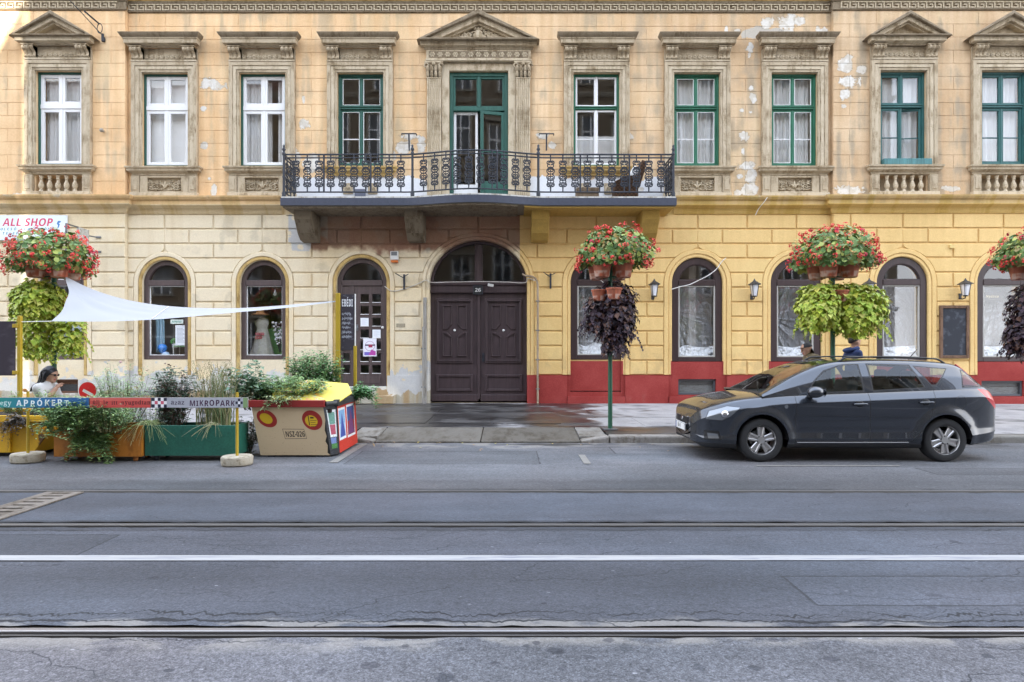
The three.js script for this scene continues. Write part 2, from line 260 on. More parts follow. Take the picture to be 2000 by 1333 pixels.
// --- render blocks: ground-floor rustication
const outer = (o, y) => { const hw = o.hw + o.ring, r = o.rise + o.ring; if (y < o.spr) return hw; const t = (y - o.spr) / r; return t >= 1 ? 0 : hw * Math.sqrt(1 - t * t); };
{
  const J = 0.022, tops = []; for (let k = -1; k < 12; k++) tops.push(fy(448 + 28.5 * k));
  const block = (l, r, y0, y1, z) => { // l, r: edge positions as functions of y
    const n = 5, pts = []; const W = r((y0 + y1) / 2) - l((y0 + y1) / 2); if (W < 0.09) return;
    const L = [], R = []; for (let i = 0; i <= n; i++) { const y = mix(y0 + J, y1 - J, i / n); if (r(y) - l(y) < 0.05) continue; R.push([r(y), y]); L.push([l(y), y]); }
    if (L.length < 2) return; const straight = (A) => (Math.abs(A[0][0] - A.at(-1)[0]) < 1e-4 ? [A[0], A.at(-1)] : A);
    pts.push(...straight(R), ...straight(L).reverse());
    put('rusticated_render_block', wuv(slabGeo(pts, z + 0.001, z + 0.034, 0.012)), wallM);
  };
  for (let k = 0; k < 11; k++) {
    const y1 = k ? tops[k] : fy(419), y0 = tops[k + 1];
    for (let a = 0; a + 1 < arches.length; a++) {
      const A = arches[a], B = arches[a + 1], mid = (A.x + B.x) / 2, cut = [];
      // a bay may step forward inside this pier
      const step = A.x < XL && B.x > XL ? XL : A.x < XR && B.x > XR ? XR : null;
      const gapA = (y) => { const h = outer(A, y); return A.x + (h > 0 ? h + 0.012 : J); }, gapB = (y) => { const h = outer(B, y); return B.x - (h > 0 ? h + 0.012 : J); };
      if (k < 3) { const q = (B.x - A.x) / 4; if (k % 2 === 0) cut.push(mid); else cut.push(A.x + q, B.x - q); } else if (k % 2 === 0) cut.push(mid);
      if (step) { for (let c = cut.length - 1; c >= 0; c--) if (Math.abs(cut[c] - step) < 0.45) cut.splice(c, 1); cut.push(step); cut.sort((p, q) => p - q); }
      if (k === 10 && a < 5) continue;             // the worn plinth of the cream half has no blocks left
      let prev = null;
      const first = k === 1 && outer(A, y0) <= 0, last = k === 1 && outer(B, y0) <= 0;
      for (let c = 0; c <= cut.length; c++) {
        const e0 = c === 0 ? (first ? () => A.x + 0.0001 - J * 0 : gapA) : ((v) => () => v + (v === step ? 0.002 : J))(cut[c - 1]);
        const e1 = c === cut.length ? (last ? () => B.x - 0.0001 : gapB) : ((v) => () => v - (v === step ? 0.002 : J))(cut[c]);
        const xm = (e0((y0 + y1) / 2) + e1((y0 + y1) / 2)) / 2;
        block(e0, e1, y0, y1, zoff(xm)); prev = c;
      }
    }
  }
  // plinths
  const red = (a, b, z) => put('plinth', wuv(box2(a, b, 0.05, fy(734), z + 0.001, z + 0.075)), wallM);
  for (let a = 5; a + 1 < arches.length; a++) { const A = arches[a], B = arches[a + 1], l = A.x + A.hw + (a === 5 ? 0.02 : 0.10), r = B.x - B.hw - 0.10; if (l < XR && r > XR) { red(l, XR - 0.001, 0); red(XR, r, PROJ); } else red(l, r, zoff((l + r) / 2)); }
  for (const o of arches) if (o.k > 5 && o.k < 12) { put('plinth', wuv(box2(o.x - o.hw - 0.09, o.x + o.hw + 0.09, 0.04, 0.38, o.z + 0.001, o.z + 0.11)), wallM); }
  for (let a = 0; a < 5; a++) { const A = arches[a], B = arches[a + 1], l = A.x + A.hw + 0.02, r = B.x - B.hw - 0.02; put('plinth', wuv(box2(l, Math.min(r, l < XL && r > XL ? XL - 0.001 : r), 0.05, fy(734), zoff(l) + 0.001, zoff(l) + 0.04)), wallM); if (l < XL && r > XL) put('plinth', wuv(box2(XL, r, 0.05, fy(734), 0.001, 0.04)), wallM); }
}
// --- arch surrounds
for (const o of arches) {
  const y0 = o.k === 5 ? 0.1 : o.k > 5 ? fy(733) : o.k === 4 ? 0.2 : fy(733), ringOf = (a, b) => { const s = shapeOf(archPts(o.x, o.hw + b, o.rise + b, o.spr, y0)); s.holes.push(shapeOf(archPts(o.x, o.hw + a, o.rise + a, o.spr, y0 - 0.0).map(([x, y]) => [x, y]).reverse())); return s; };
  const half = (a, b) => { const out = archPts(o.x, o.hw + b, o.rise + b, o.spr, y0), inn = archPts(o.x, o.hw + a, o.rise + a, o.spr, y0); const O = [out[1], ...out.slice(2), out[0]], I = [inn[1], ...inn.slice(2), inn[0]]; return shapeOf([...O, ...I.reverse()]); };
  put('arch_surround', wuv(extrude(half(0.1, o.ring), 0.045, 0.012, o.z + 0.001)), wallM);
  put('arch_moulding', o.k < 5 ? boxUV(extrude(half(0.0, 0.098), 0.03, 0.02, o.z + 0.001)) : wuv(extrude(half(0.0, 0.098), 0.03, 0.02, o.z + 0.001)), o.k < 5 && o.k > 0 ? ochreM : wallM);
}
// --- first-floor render blocks, scored like ashlar
{
  const rows = [fy(26.5)]; for (let k = 1; k <= 13; k++) rows.push(fy(26.5 + 25.4 * k)); rows.push(fy(388));
  const J = 0.0045;
  const blk = (x0, x1, y0, y1) => { if (x1 - x0 < 0.06) return; const z = zoff((x0 + x1) / 2); put('scored_render_block', wuv(slabGeo([[x0 + J, y0 + J], [x1 - J, y0 + J], [x1 - J, y1 - J], [x0 + J, y1 - J]], z + 0.001, z + 0.010, 0.003)), wallM); };
  for (let k = 0; k + 1 < rows.length; k++) {
    const y1 = rows[k], y0 = rows[k + 1];
    for (let a = 0; a + 1 < AXES.length; a++) {
      const A = upper[a], B = upper[a + 1], w = (q) => (q.k === 5 ? (k < 3 ? 0 : 1.44) : (k < 3 ? 0 : 0.91));
      let l = A.x + w(A), r = B.x - w(B); const m = (A.x + B.x) / 2, cut = [];
      if (k < 3) { const q = (B.x - A.x) / 4; if (k % 2) cut.push(m); else cut.push(A.x + q, B.x - q); } else if (k % 2) cut.push(m);
      const st = l < XL && r > XL ? XL : l < XR && r > XR ? XR : null;
      if (st !== null) { for (let c = cut.length - 1; c >= 0; c--) if (Math.abs(cut[c] - st) < 0.3) cut.splice(c, 1); cut.push(st); cut.sort((p, q) => p - q); }
      if (y0 < 6.35 && (a >= 3 && a <= 6)) { if (a === 3) r = Math.min(r, fx(556)); else if (a === 6) l = Math.max(l, fx(1302)); else continue; for (let c = cut.length - 1; c >= 0; c--) if (cut[c] <= l || cut[c] >= r) cut.splice(c, 1); }
      const e = [l, ...cut.filter((c) => c > l && c < r), r]; for (let c = 0; c + 1 < e.length; c++) blk(e[c], e[c + 1], y0, y1);
    }
  }
}
// --- string course, frieze and main cornice
{
  const sc = [[0.03, fy(419)], [0.06, fy(415)], [0.075, fy(409)], [0.2, fy(405.5)], [0.23, fy(404)], [0.23, fy(396)], [0.28, fy(394)], [0.315, fy(390)], [0.32, fy(387.5)]];
  const run = (name, prof, mat, uv, skip) => {
    for (const [a, b, z, l, r] of [[XA, XL, PROJ, 0, 1], ...(skip ? [[XL, fx(553), 0, 0, 0], [fx(1315), XR, 0, 0, 0]] : [[XL, XR, 0, 0, 0]]), [XR, XB, PROJ, 1, 0]]) put(name, uv(cornice(a, b, prof, z + 0.001, l, r)), mat);
  };
  run('string_course', sc, wallM, wuv, true);
  put('string_course', wuv(box2(fx(560), fx(1305), fy(421), 5.36, 0.001, 0.05)), wallM);
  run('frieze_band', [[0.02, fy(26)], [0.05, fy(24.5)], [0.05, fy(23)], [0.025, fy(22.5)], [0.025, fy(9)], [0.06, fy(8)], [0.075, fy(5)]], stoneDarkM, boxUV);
  run('main_cornice', [[0.075, fy(5) + 0.002], [0.10, fy(3)], [0.10, fy(-1)], [0.22, fy(-8)], [0.26, fy(-9)], [0.26, fy(-14)], [0.34, fy(-20)], [0.36, fy(-24)]], ochreM, boxUV);
  // meander: each key is its own piece
  const t = 0.028, u = 0.232, h = fy(9.5) - fy(22), key = M([[0, u, h - t, h], [0, t, 0, h - t], [t, u - 0.04, 0, t], [u - 0.04 - t, u - 0.04, t, h * 0.62], [u * 0.42, u - 0.04 - t, h * 0.62 - t, h * 0.62]].map(([a, b, c, d]) => box2(a, b, c, d, 0, 0.035)));
  boxUV(key); const fr = part('meander_frieze', house);
  for (let x = -15.4; x < 15.2; x += u) { const z = zoff(x + u / 2); if ((x < XL && x + u > XL) || (x < XR && x + u > XR)) continue; const k = put('meander_key', key, stoneLightM, fr); k.position.set(x, fy(22), z + 0.0255); }
}
// ------------------------------------------------------------------ first-floor windows and their stone dressings
const R1 = rng(11);
function relief(w, h, f, depth, nx = 40, ny = 18) {
  const g = new THREE.PlaneGeometry(w, h, nx, ny), p = g.attributes.position;
  for (let i = 0; i < p.count; i++) { const u = p.getX(i) / w * 2, v = p.getY(i) / h * 2; p.setZ(i, depth * f(u, v)); }
  g.computeVertexNormals(); return g;
}
const acanthus = (u, v) => { // symmetrical leaf scrolls
  const a = Math.abs(u); const stem = Math.exp(-(((v + 0.25 - 0.55 * Math.sin(a * 5.2)) / 0.22) ** 2)), leaf = Math.pow(Math.abs(Math.sin(a * 15 + v * 4.5 * Math.sin(a * 5.2))), 0.7), mid = Math.exp(-((a / 0.13) ** 2)) * (0.5 + 0.5 * Math.sin(v * 9)), edge = Math.min(1, (1 - Math.abs(v)) * 4, (1 - a) * 8);
  return edge * clamp(0.25 + 0.75 * stem + 0.45 * leaf * (0.4 + 0.6 * Math.cos(v * 2.2 + a * 3)) + 0.7 * mid, 0.05, 1.2);
};
const acanthusG = (() => { // leaf scrolls carved free of a sunk ground
  const p = [], blob = (x, y, l, w, a, z = 0.03) => p.push(new THREE.SphereGeometry(1, 7, 5).scale(l, w, 0.032).rotateZ(a).translate(x, y, z));
  blob(0, 0.02, 0.03, 0.1, 0); for (const s of [-1, 1]) {
    for (let k = 0; k < 5; k++) blob(s * (0.03 + 0.018 * k), -0.03 + 0.012 * k, 0.075, 0.016, s * (1.35 - k * 0.32) + (s < 0 ? Math.PI : 0));
    for (const [cx, cy, r, d] of [[0.17, 0.05, 0.075, 1], [0.3, -0.05, 0.085, -1], [0.395, 0.07, 0.05, 1]]) { p.push(new THREE.TorusGeometry(r * 0.72, 0.017, 5, 14, 4.7).rotateZ(s * d * 0.8).translate(s * cx, cy, 0.03)); for (let k = 0; k < 6; k++) { const a = k * 1.05 + d; blob(s * (cx + Math.cos(a) * r * 1.15), cy + Math.sin(a) * r * 1.1, 0.034, 0.014, s * (a + 0.6)); } blob(s * cx, cy, 0.022, 0.022, 0); }
    for (let k = 0; k < 4; k++) blob(s * (0.1 + k * 0.1), -0.125 + 0.012 * (k % 2), 0.05, 0.016, s * 0.35 * (k % 2 ? 1 : -1));
  }
  return boxUV(M(p));
})();
// scroll bracket seen from the front: three ribs on a curved block
const bracketG = (() => {
  const prof = [[0, 0], [0.05, 0], [0.085, 0.05], [0.07, 0.12], [0.10, 0.2], [0.17, 0.26], [0.19, 0.33], [0.16, 0.385], [0, 0.385]];
  const s = new THREE.Shape(); s.moveTo(...prof[0]); s.lineTo(...prof[1]); s.splineThru(prof.slice(2, 8).map((p) => new THREE.Vector2(...p))); s.lineTo(...prof[8]);
  const body = extrude(s, 0.32, 0.0, 0, 10).rotateY(-Math.PI / 2).translate(0.16, 0, 0), ribs = [-0.115, 0, 0.115].map((x) => { const r = new THREE.Shape(); r.moveTo(0, 0); r.lineTo(0.065, 0.01); r.splineThru([[0.105, 0.05], [0.09, 0.12], [0.12, 0.2], [0.19, 0.255], [0.212, 0.33], [0.18, 0.38]].map((p) => new THREE.Vector2(...p))); r.lineTo(0, 0.38); return extrude(r, 0.06, 0.015, 0, 10).rotateY(-Math.PI / 2).translate(x + 0.03, 0, 0); });
  return boxUV(M([body, ...ribs, box2(-0.18, 0.18, 0.386, 0.41, 0, 0.2)]));
})();
const rosette = (r) => { const p = []; for (let k = 0; k < 6; k++) { const a = k * Math.PI / 3; p.push(new THREE.SphereGeometry(r * 0.38, 6, 4).scale(1, 1, 0.55).translate(r * 0.6 * Math.cos(a), r * 0.6 * Math.sin(a), 0)); } p.push(new THREE.SphereGeometry(r * 0.32, 6, 4)); return M(p); };
const balusterG = boxUV(lathe([[0.055, 0], [0.055, 0.03], [0.03, 0.05], [0.062, 0.1], [0.072, 0.15], [0.055, 0.21], [0.032, 0.26], [0.03, 0.3], [0.045, 0.31], [0.045, 0.325], [0.03, 0.335], [0.05, 0.37], [0.055, 0.4]].map(([r, y]) => [r, y * 1.05]), 12));
function pediment(hw, y0, y1, z, par, mat, tymp) { // raking cornice in three steps plus tympanum
  const tri = (w, a, b) => [[-w, a], [w, a], [0, b]], h = y1 - y0, step = (w0, lo, hi, win, lo2, hi2, d, c, nm, m) => { const s = shapeOf(tri(w0, lo, hi)); s.holes.push(shapeOf(tri(win, lo2, hi2).reverse())); put(nm, boxUV(extrude(s, d, c, z)), m, par); };
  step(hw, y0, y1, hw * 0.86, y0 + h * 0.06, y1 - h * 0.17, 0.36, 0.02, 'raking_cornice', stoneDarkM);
  step(hw * 0.9, y0 + 0.004, y1 - h * 0.1, hw * 0.62, y0 + h * 0.09, y1 - h * 0.36, 0.27, 0.015, 'raking_moulding', mat);
  step(hw * 0.68, y0 + 0.008, y1 - h * 0.31, hw * 0.52, y0 + h * 0.11, y1 - h * 0.44, 0.20, 0.01, 'raking_fillet', mat);
  put('tympanum', boxUV(extrude(shapeOf(tri(hw * 0.6, y0 + 0.012, y1 - h * 0.36)), 0.05, 0, z)), stoneM, par);
}
const hoodProf = [[0.0, 9.93], [0.03, 9.935], [0.035, 9.965], [0.19, 9.985], [0.195, 10.085], [0.21, 10.09], [0.22, 10.12]];
const sillProf = [[0.0, 6.44], [0.035, 6.455], [0.04, 6.50], [0.13, 6.56], [0.135, 6.62], [0.165, 6.635], [0.17, 6.68]];
function dressing(w) {
  UVO = [w.k * 0.37, w.k * 0.53];
  const g = part('window_surround', house, [w.x, 0, w.z]), ped = [0, 1, 9, 10, 11].includes(w.k), A = 0.902, bal = w.k === 4 || w.k === 6;
  const arch = (o, i, d, c) => { const t = o - UHW; const s = shapeOf([[-o, UY0 - 0.03], [-i, UY0 - 0.03], [-i, UY1 + (i - UHW)], [i, UY1 + (i - UHW)], [i, UY0 - 0.03], [o, UY0 - 0.03], [o, UY1 + t], [-o, UY1 + t]]); return extrude(s, d, c, 0.001); };
  put('architrave', boxUV(arch(A, 0.80, 0.105, 0.01)), stoneM, g); put('architrave', boxUV(arch(0.799, 0.70, 0.085, 0.01)), stoneLightM, g); put('architrave', boxUV(arch(0.699, UHW, 0.065, 0.01)), stoneM, g);
  put('frieze_panel', boxUV(box2(-A, A, 9.552, 9.93, 0.001, 0.05)), stoneM, g);
  put('lower_moulding', boxUV(cornice(-0.87, 0.87, [[0.0, 9.555], [0.025, 9.56], [0.03, 9.6], [0.0, 9.605]], 0.09)), stoneLightM, g);
  const ros = rosette(0.068); put('rosette_band', boxUV(M([...Array(8)].map((_, i) => ros.clone().translate(-0.49 + i * 0.14, 9.70, 0.062)))), stoneLightM, g);
  for (const s of [-1, 1]) { const b = put('bracket', bracketG, stoneM, g); b.position.set(s * 0.72, 9.605, 0.04); b.scale.y = 0.8; }
  if (ped) { put('hood', boxUV(cornice(-0.82, 0.82, hoodProf.slice(0, 5), 0.1)), stoneLightM, g); pediment(1.12, 10.087, 10.76, 0.02, g, stoneM); }
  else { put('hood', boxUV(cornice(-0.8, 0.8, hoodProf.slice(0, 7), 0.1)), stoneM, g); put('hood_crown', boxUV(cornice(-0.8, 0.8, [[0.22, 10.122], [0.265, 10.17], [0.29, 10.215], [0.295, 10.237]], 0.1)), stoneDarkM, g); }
  put('sill', boxUV(cornice(-0.86, 0.86, sillProf, 0.03)), bal ? ochreM : stoneM, g);
  if (bal) { UVO = [0, 0]; for (const s of [-1, 1]) { const r = put('apron_ornament', relief(0.27, 0.3, acanthus, 0.04, 20, 20), stoneM, g); r.position.set(s * 0.34, 6.1, 0.025); } return; }
  for (const s of [-1, 1]) { put('pedestal', boxUV(M([rbox2(s * 0.79 - 0.11, s * 0.79 + 0.11, 5.975, 6.437, 0.001, 0.11, 0.012), rbox2(s * 0.79 - 0.065, s * 0.79 + 0.065, 6.04, 6.38, 0.02, 0.125, 0.01)])), stoneM, g); }
  put('plinth_course', boxUV(rbox2(-0.93, 0.93, 5.835, 5.972, 0.001, 0.14, 0.01)), stoneLightM, g);
  if (ped) {
    put('balustrade_back', boxUV(box2(-0.66, 0.66, 5.97, 6.435, -0.34, -0.3)), stoneM, g);
    for (let i = 0; i < 5; i++) { const b = put('baluster', balusterG, stoneLightM, g); b.position.set(-0.46 + i * 0.23, 5.985, 0.05); }
  } else {
    const s = shapeOf([[-0.67, 5.976], [0.67, 5.976], [0.67, 6.435], [-0.67, 6.435]]); s.holes.push(shapeOf([[-0.46, 6.01], [-0.46, 6.38], [0.46, 6.38], [0.46, 6.01]]));
    put('apron', boxUV(extrude(s, 0.085, 0.01, 0.001)), stoneM, g);
    put('apron_ground', boxUV(box2(-0.47, 0.47, 6.0, 6.39, 0.001, 0.004)), stoneM, g); const r = put('apron_ornament', acanthusG, stoneLightM, g); r.position.set(0, 6.195, -0.006);
  }
}
// bars round a rectangle, mitre-free: rails between stiles
const frameGeo = (x0, x1, y0, y1, t, z0, z1, r = 0.008) => [rbox2(x0, x0 + t, y0, y1, z0, z1, r), rbox2(x1 - t, x1, y0, y1, z0, z1, r), rbox2(x0 + t, x1 - t, y0, y0 + t, z0 + 0.002, z1 - 0.002, r), rbox2(x0 + t, x1 - t, y1 - t, y1, z0 + 0.002, z1 - 0.002, r)];
function pane(x0, x1, y0, y1, z, par, mat = glassM) { const g = new THREE.PlaneGeometry(x1 - x0, y1 - y0), p = put('pane', g, mat, par); p.position.set((x0 + x1) / 2, (y0 + y1) / 2, z); p.rotation.set((R1() - 0.5) * 0.012, (R1() - 0.5) * 0.016, 0); return p; }
const upperFinish = { 0: [whiteFrameM, deepGreenM], 1: [whiteFrameM, deepGreenM], 2: [whiteFrameM, deepGreenM], 3: [whiteFrameM, deepGreenM], 4: [deepGreenM, deepGreenM], 6: [whiteFrameM, greenFrameM], 7: [greenFrameM, greenFrameM], 8: [greenFrameM, greenFrameM], 9: [tealFrameM, tealFrameM], 10: [tealFrameM, tealFrameM], 11: [tealFrameM, tealFrameM] };
function sashWindow(w) {
  const [sm, fm] = upperFinish[w.k], g = part('window', house, [w.x, 0, w.z]), y0 = w.y0 + 0.005, y1 = w.y1 - 0.005, hw = UHW - 0.004, zf = -0.11, tr = mix(y0, y1, 0.635), white = sm === whiteFrameM && w.k < 4;
  put('frame', boxUV(M(frameGeo(-hw, hw, y0, y1, white ? 0.05 : 0.06, -0.22, -0.06))), fm, g);
  const i = white ? 0.05 : 0.062, t = white ? 0.085 : 0.05;
  if (w.k === 6 || !white) put('transom', boxUV(M([rbox2(-hw + i, hw - i, tr - 0.035, tr + 0.035, -0.2, -0.055, 0.01), rbox2(-hw + i, hw - i, tr + 0.02, tr + 0.045, -0.2, -0.03, 0.01)])), fm, g);
  else { put('transom', M([rbox2(-hw + i, hw - i, tr - 0.06, tr + 0.06, -0.19, -0.075, 0.01)]), sm, g); }
  const gap = white ? 0.061 : 0.046;
  for (const [a, b, up] of [[-hw + i, -0.003, 1], [0.003, hw - i, 1], [-hw + i, -0.003, 0], [0.003, hw - i, 0]]) {
    const q0 = up ? tr + gap : y0 + i + 0.001, q1 = up ? y1 - i : tr - gap, open = !up && ((w.k === 9 && a > 0)), s = part('sash', g), geo = [...frameGeo(a, b, q0, q1, t, -0.17, -0.095)];
    put('sash_frame', boxUV(M(geo)), sm, s); pane(a + t - 0.005, b - t + 0.005, q0 + t - 0.005, q1 - t + 0.005, -0.135, s);
    if (!up && !white) put('glazing_bar', box2(a + t, b - t, mix(q0, q1, 0.47) - 0.012, mix(q0, q1, 0.47) + 0.012, -0.15, -0.11), w.k >= 9 ? tealFrameM : whiteFrameM, s);
    if (!white && w.k !== 6) put('bead', M(frameGeo(a + t, b - t, q0 + t, q1 - t, 0.014, -0.13, -0.102, 0.003)), w.k >= 9 ? tealFrameM : beadM, s);
    if (open) { s.position.set(b, 0, -0.13); for (const c of s.children) c.position.x -= b, c.position.z += 0.13; s.rotation.y = -0.16; }
  }
  put('mullion', boxUV(M([rbox2(-0.022, 0.022, y0 + 0.05, tr - gap, -0.12, -0.082, 0.008), rbox2(-0.022, 0.022, tr + gap, y1 - 0.05, -0.12, -0.082, 0.008)])), w.k === 6 ? sm : white ? sm : fm, g);
}
for (const w of upper) if (w.k !== 5) { dressing(w); UVO = [0, 0]; sashWindow(w); }
{ // the flower box of the ninth window
  const b = tag(rboxObj('window_box', 1.3, 0.17, 0.2, 0.015, std(lin(0.13, 0.36, 0.36), 0.7, { map: woodT })), 'pale turquoise wooden window box on the sill of a balustrade window', 'window box'); b.position.set(fx(1762), 6.685 + 0.086, ZW + PROJ + 0.06);
}
function rboxObj(name, w, h, d, r, m) { return obj(name, boxUV(rbox(w, h, d, r)), m); }
{ // the balcony door in its aedicule
  const w = upper[5], g = part('door_surround', house, [w.x, 0, 0]), y0 = 5.625;
  const s = shapeOf([[-1.02, y0], [-w.hw, y0], [-w.hw, w.y1], [w.hw, w.y1], [w.hw, y0], [1.02, y0], [1.02, 9.53], [-1.02, 9.53]]);
  put('architrave', boxUV(extrude(s, 0.06, 0.01, 0.001)), stoneLightM, g);
  for (const sd of [-1, 1]) {
    const p = part('pilaster', g, [sd * 1.22, 0, 0]), W = 0.19, pts = [[-W, 0.001], [-W, 0.13]];
    for (let f = 0; f < 6; f++) { const a = -W + 0.03 + f * 0.055; pts.push([a, 0.13], [a + 0.012, 0.105], [a + 0.036, 0.105], [a + 0.048, 0.13]); }
    pts.push([W, 0.13], [W, 0.001]);
    put('shaft', boxUV(extrude(shapeOf(pts.map(([x, z]) => [x, -z])), 9.08 - 5.9, 0).rotateX(-Math.PI / 2).translate(0, 5.9, 0)), stoneLightM, p);
    put('base', boxUV(cornice(-0.19, 0.19, [[0.06, 5.62], [0.06, 5.74], [0.035, 5.76], [0.045, 5.82], [0.01, 5.86], [0, 5.9]], 0.1)), stoneLightM, p);
    const cap = [boxUV(cornice(-0.18, 0.18, [[0.0, 9.08], [0.025, 9.09], [0.02, 9.12], [0.0, 9.125], [0.0, 9.3], [0.05, 9.48], [0.075, 9.5], [0.075, 9.545]], 0.1))], R = rng(5);
    for (let r = 0; r < 2; r++) for (let k = 0; k < 4; k++) { const leaf = new THREE.SphereGeometry(0.075, 8, 6).scale(0.62, 1.25, 0.45); cap.push(leaf.rotateX(0.35).translate(-0.165 + k * 0.11 + r * 0.0, 9.2 + r * 0.13, 0.13 + r * 0.03)); }
    for (const v of [-1, 1]) cap.push(new THREE.TorusGeometry(0.055, 0.022, 6, 14, 5).translate(v * 0.2, 9.42, 0.17));
    cap.push(new THREE.SphereGeometry(0.05, 8, 6).translate(0, 9.45, 0.19));
    put('capital', boxUV(M(cap)), stoneM, p);
  }
  put('rosette_ground', boxUV(box2(-1.36, 1.36, 9.64, 9.82, 0.141, 0.143)), stoneDarkM, g); put('entablature', boxUV(M([box2(-1.43, 1.43, 9.548, 9.86, 0.001, 0.14), cornice(-1.42, 1.42, [[0, 9.55], [0.03, 9.56], [0.03, 9.6], [0, 9.61]], 0.14)])), stoneLightM, g);
  const ros = rosette(0.085); for (let i = 0; i < 13; i++) { const r = put('rosette', ros, stoneLightM, g); r.position.set(-1.26 + i * 0.21, 9.73, 0.145); }
  put('cornice', boxUV(cornice(-1.45, 1.45, [[0.0, 9.862], [0.03, 9.87], [0.04, 9.92], [0.13, 9.94], [0.14, 10.04]], 0.12)), stoneM, g);
  pediment(1.66, 10.042, 10.86, 0.02, g, stoneM);
  const orn = []; const R = rng(9); for (let k = 0; k < 60; k++) { const u = (R() - 0.5) * 1.5, top = 0.42 * (1 - Math.abs(u) / 0.95); if (top < 0.06) continue; orn.push(new THREE.TorusGeometry(0.035 + R() * 0.045, 0.02, 5, 9, 4.6).rotateZ(R() * 6).translate(u, 10.13 + R() * top * 0.72, 0.13 + R() * 0.03)); }
  orn.push(new THREE.SphereGeometry(0.12, 12, 8).scale(1, 1.2, 0.6).translate(0, 10.27, 0.14)); for (const v of [-1, 0, 1]) orn.push(new THREE.SphereGeometry(0.05, 8, 6).translate(v * 0.09, 10.43, 0.14));
  put('tympanum_relief', boxUV(M(orn)), stoneLightM, g);
  // door leaves
  const d = part('balcony_door', house, [w.x, 0, 0]), hw = w.hw - 0.004, yt = w.y1 - 0.005, tr = fy(216), yb = 5.63;
  put('frame', boxUV(M([rbox2(-hw, -hw + 0.1, yb, yt, -0.2, -0.03, 0.01), rbox2(hw - 0.1, hw, yb, yt, -0.2, -0.03, 0.01), rbox2(-hw + 0.1, hw - 0.1, yt - 0.11, yt, -0.2, -0.032, 0.01), rbox2(-hw + 0.1, hw - 0.1, tr, tr + 0.09, -0.2, -0.02, 0.012)])), deepGreenM, d);
  for (const [a, b] of [[-hw + 0.1, -0.003], [0.003, hw - 0.1]]) { put('transom_sash', boxUV(M(frameGeo(a, b, tr + 0.092, yt - 0.112, 0.06, -0.14, -0.06))), deepGreenM, d); pane(a + 0.05, b - 0.05, tr + 0.14, yt - 0.16, -0.1, d); }
  put('mullion', boxUV(rbox2(-0.03, 0.03, tr + 0.092, yt - 0.11, -0.06, -0.03, 0.01)), deepGreenM, d);
  const L = part('white_leaf', d); put('leaf_frame', [...frameGeo(-hw + 0.105, -0.03, yb + 0.02, tr - 0.005, 0.07, -0.17, -0.11), box2(-hw + 0.17, -0.1, 7.18, 7.22, -0.16, -0.12), box2(-hw + 0.17, -0.1, 5.72, 6.25, -0.155, -0.13)], whiteFrameM, L); pane(-hw + 0.17, -0.1, 6.25, tr - 0.07, -0.14, L);
  const G = part('green_leaf', d, [hw - 0.1, 0, -0.08]), k0 = -hw + 0.13; put('leaf_frame', boxUV(M([...frameGeo(k0, 0, yb + 0.02, tr - 0.03, 0.09, -0.03, 0.03), box2(k0 + 0.09, -0.09, 7.1, 7.15, -0.02, 0.02), box2(k0 + 0.09, -0.09, 5.72, 6.3, -0.015, 0.015), rbox2(k0 + 0.14, -0.14, 5.8, 6.2, -0.02, 0.028, 0.01)])), deepGreenM, G); pane(k0 + 0.09, -0.09, 6.3, tr - 0.12, 0, G); G.rotation.y = 0.22;
}
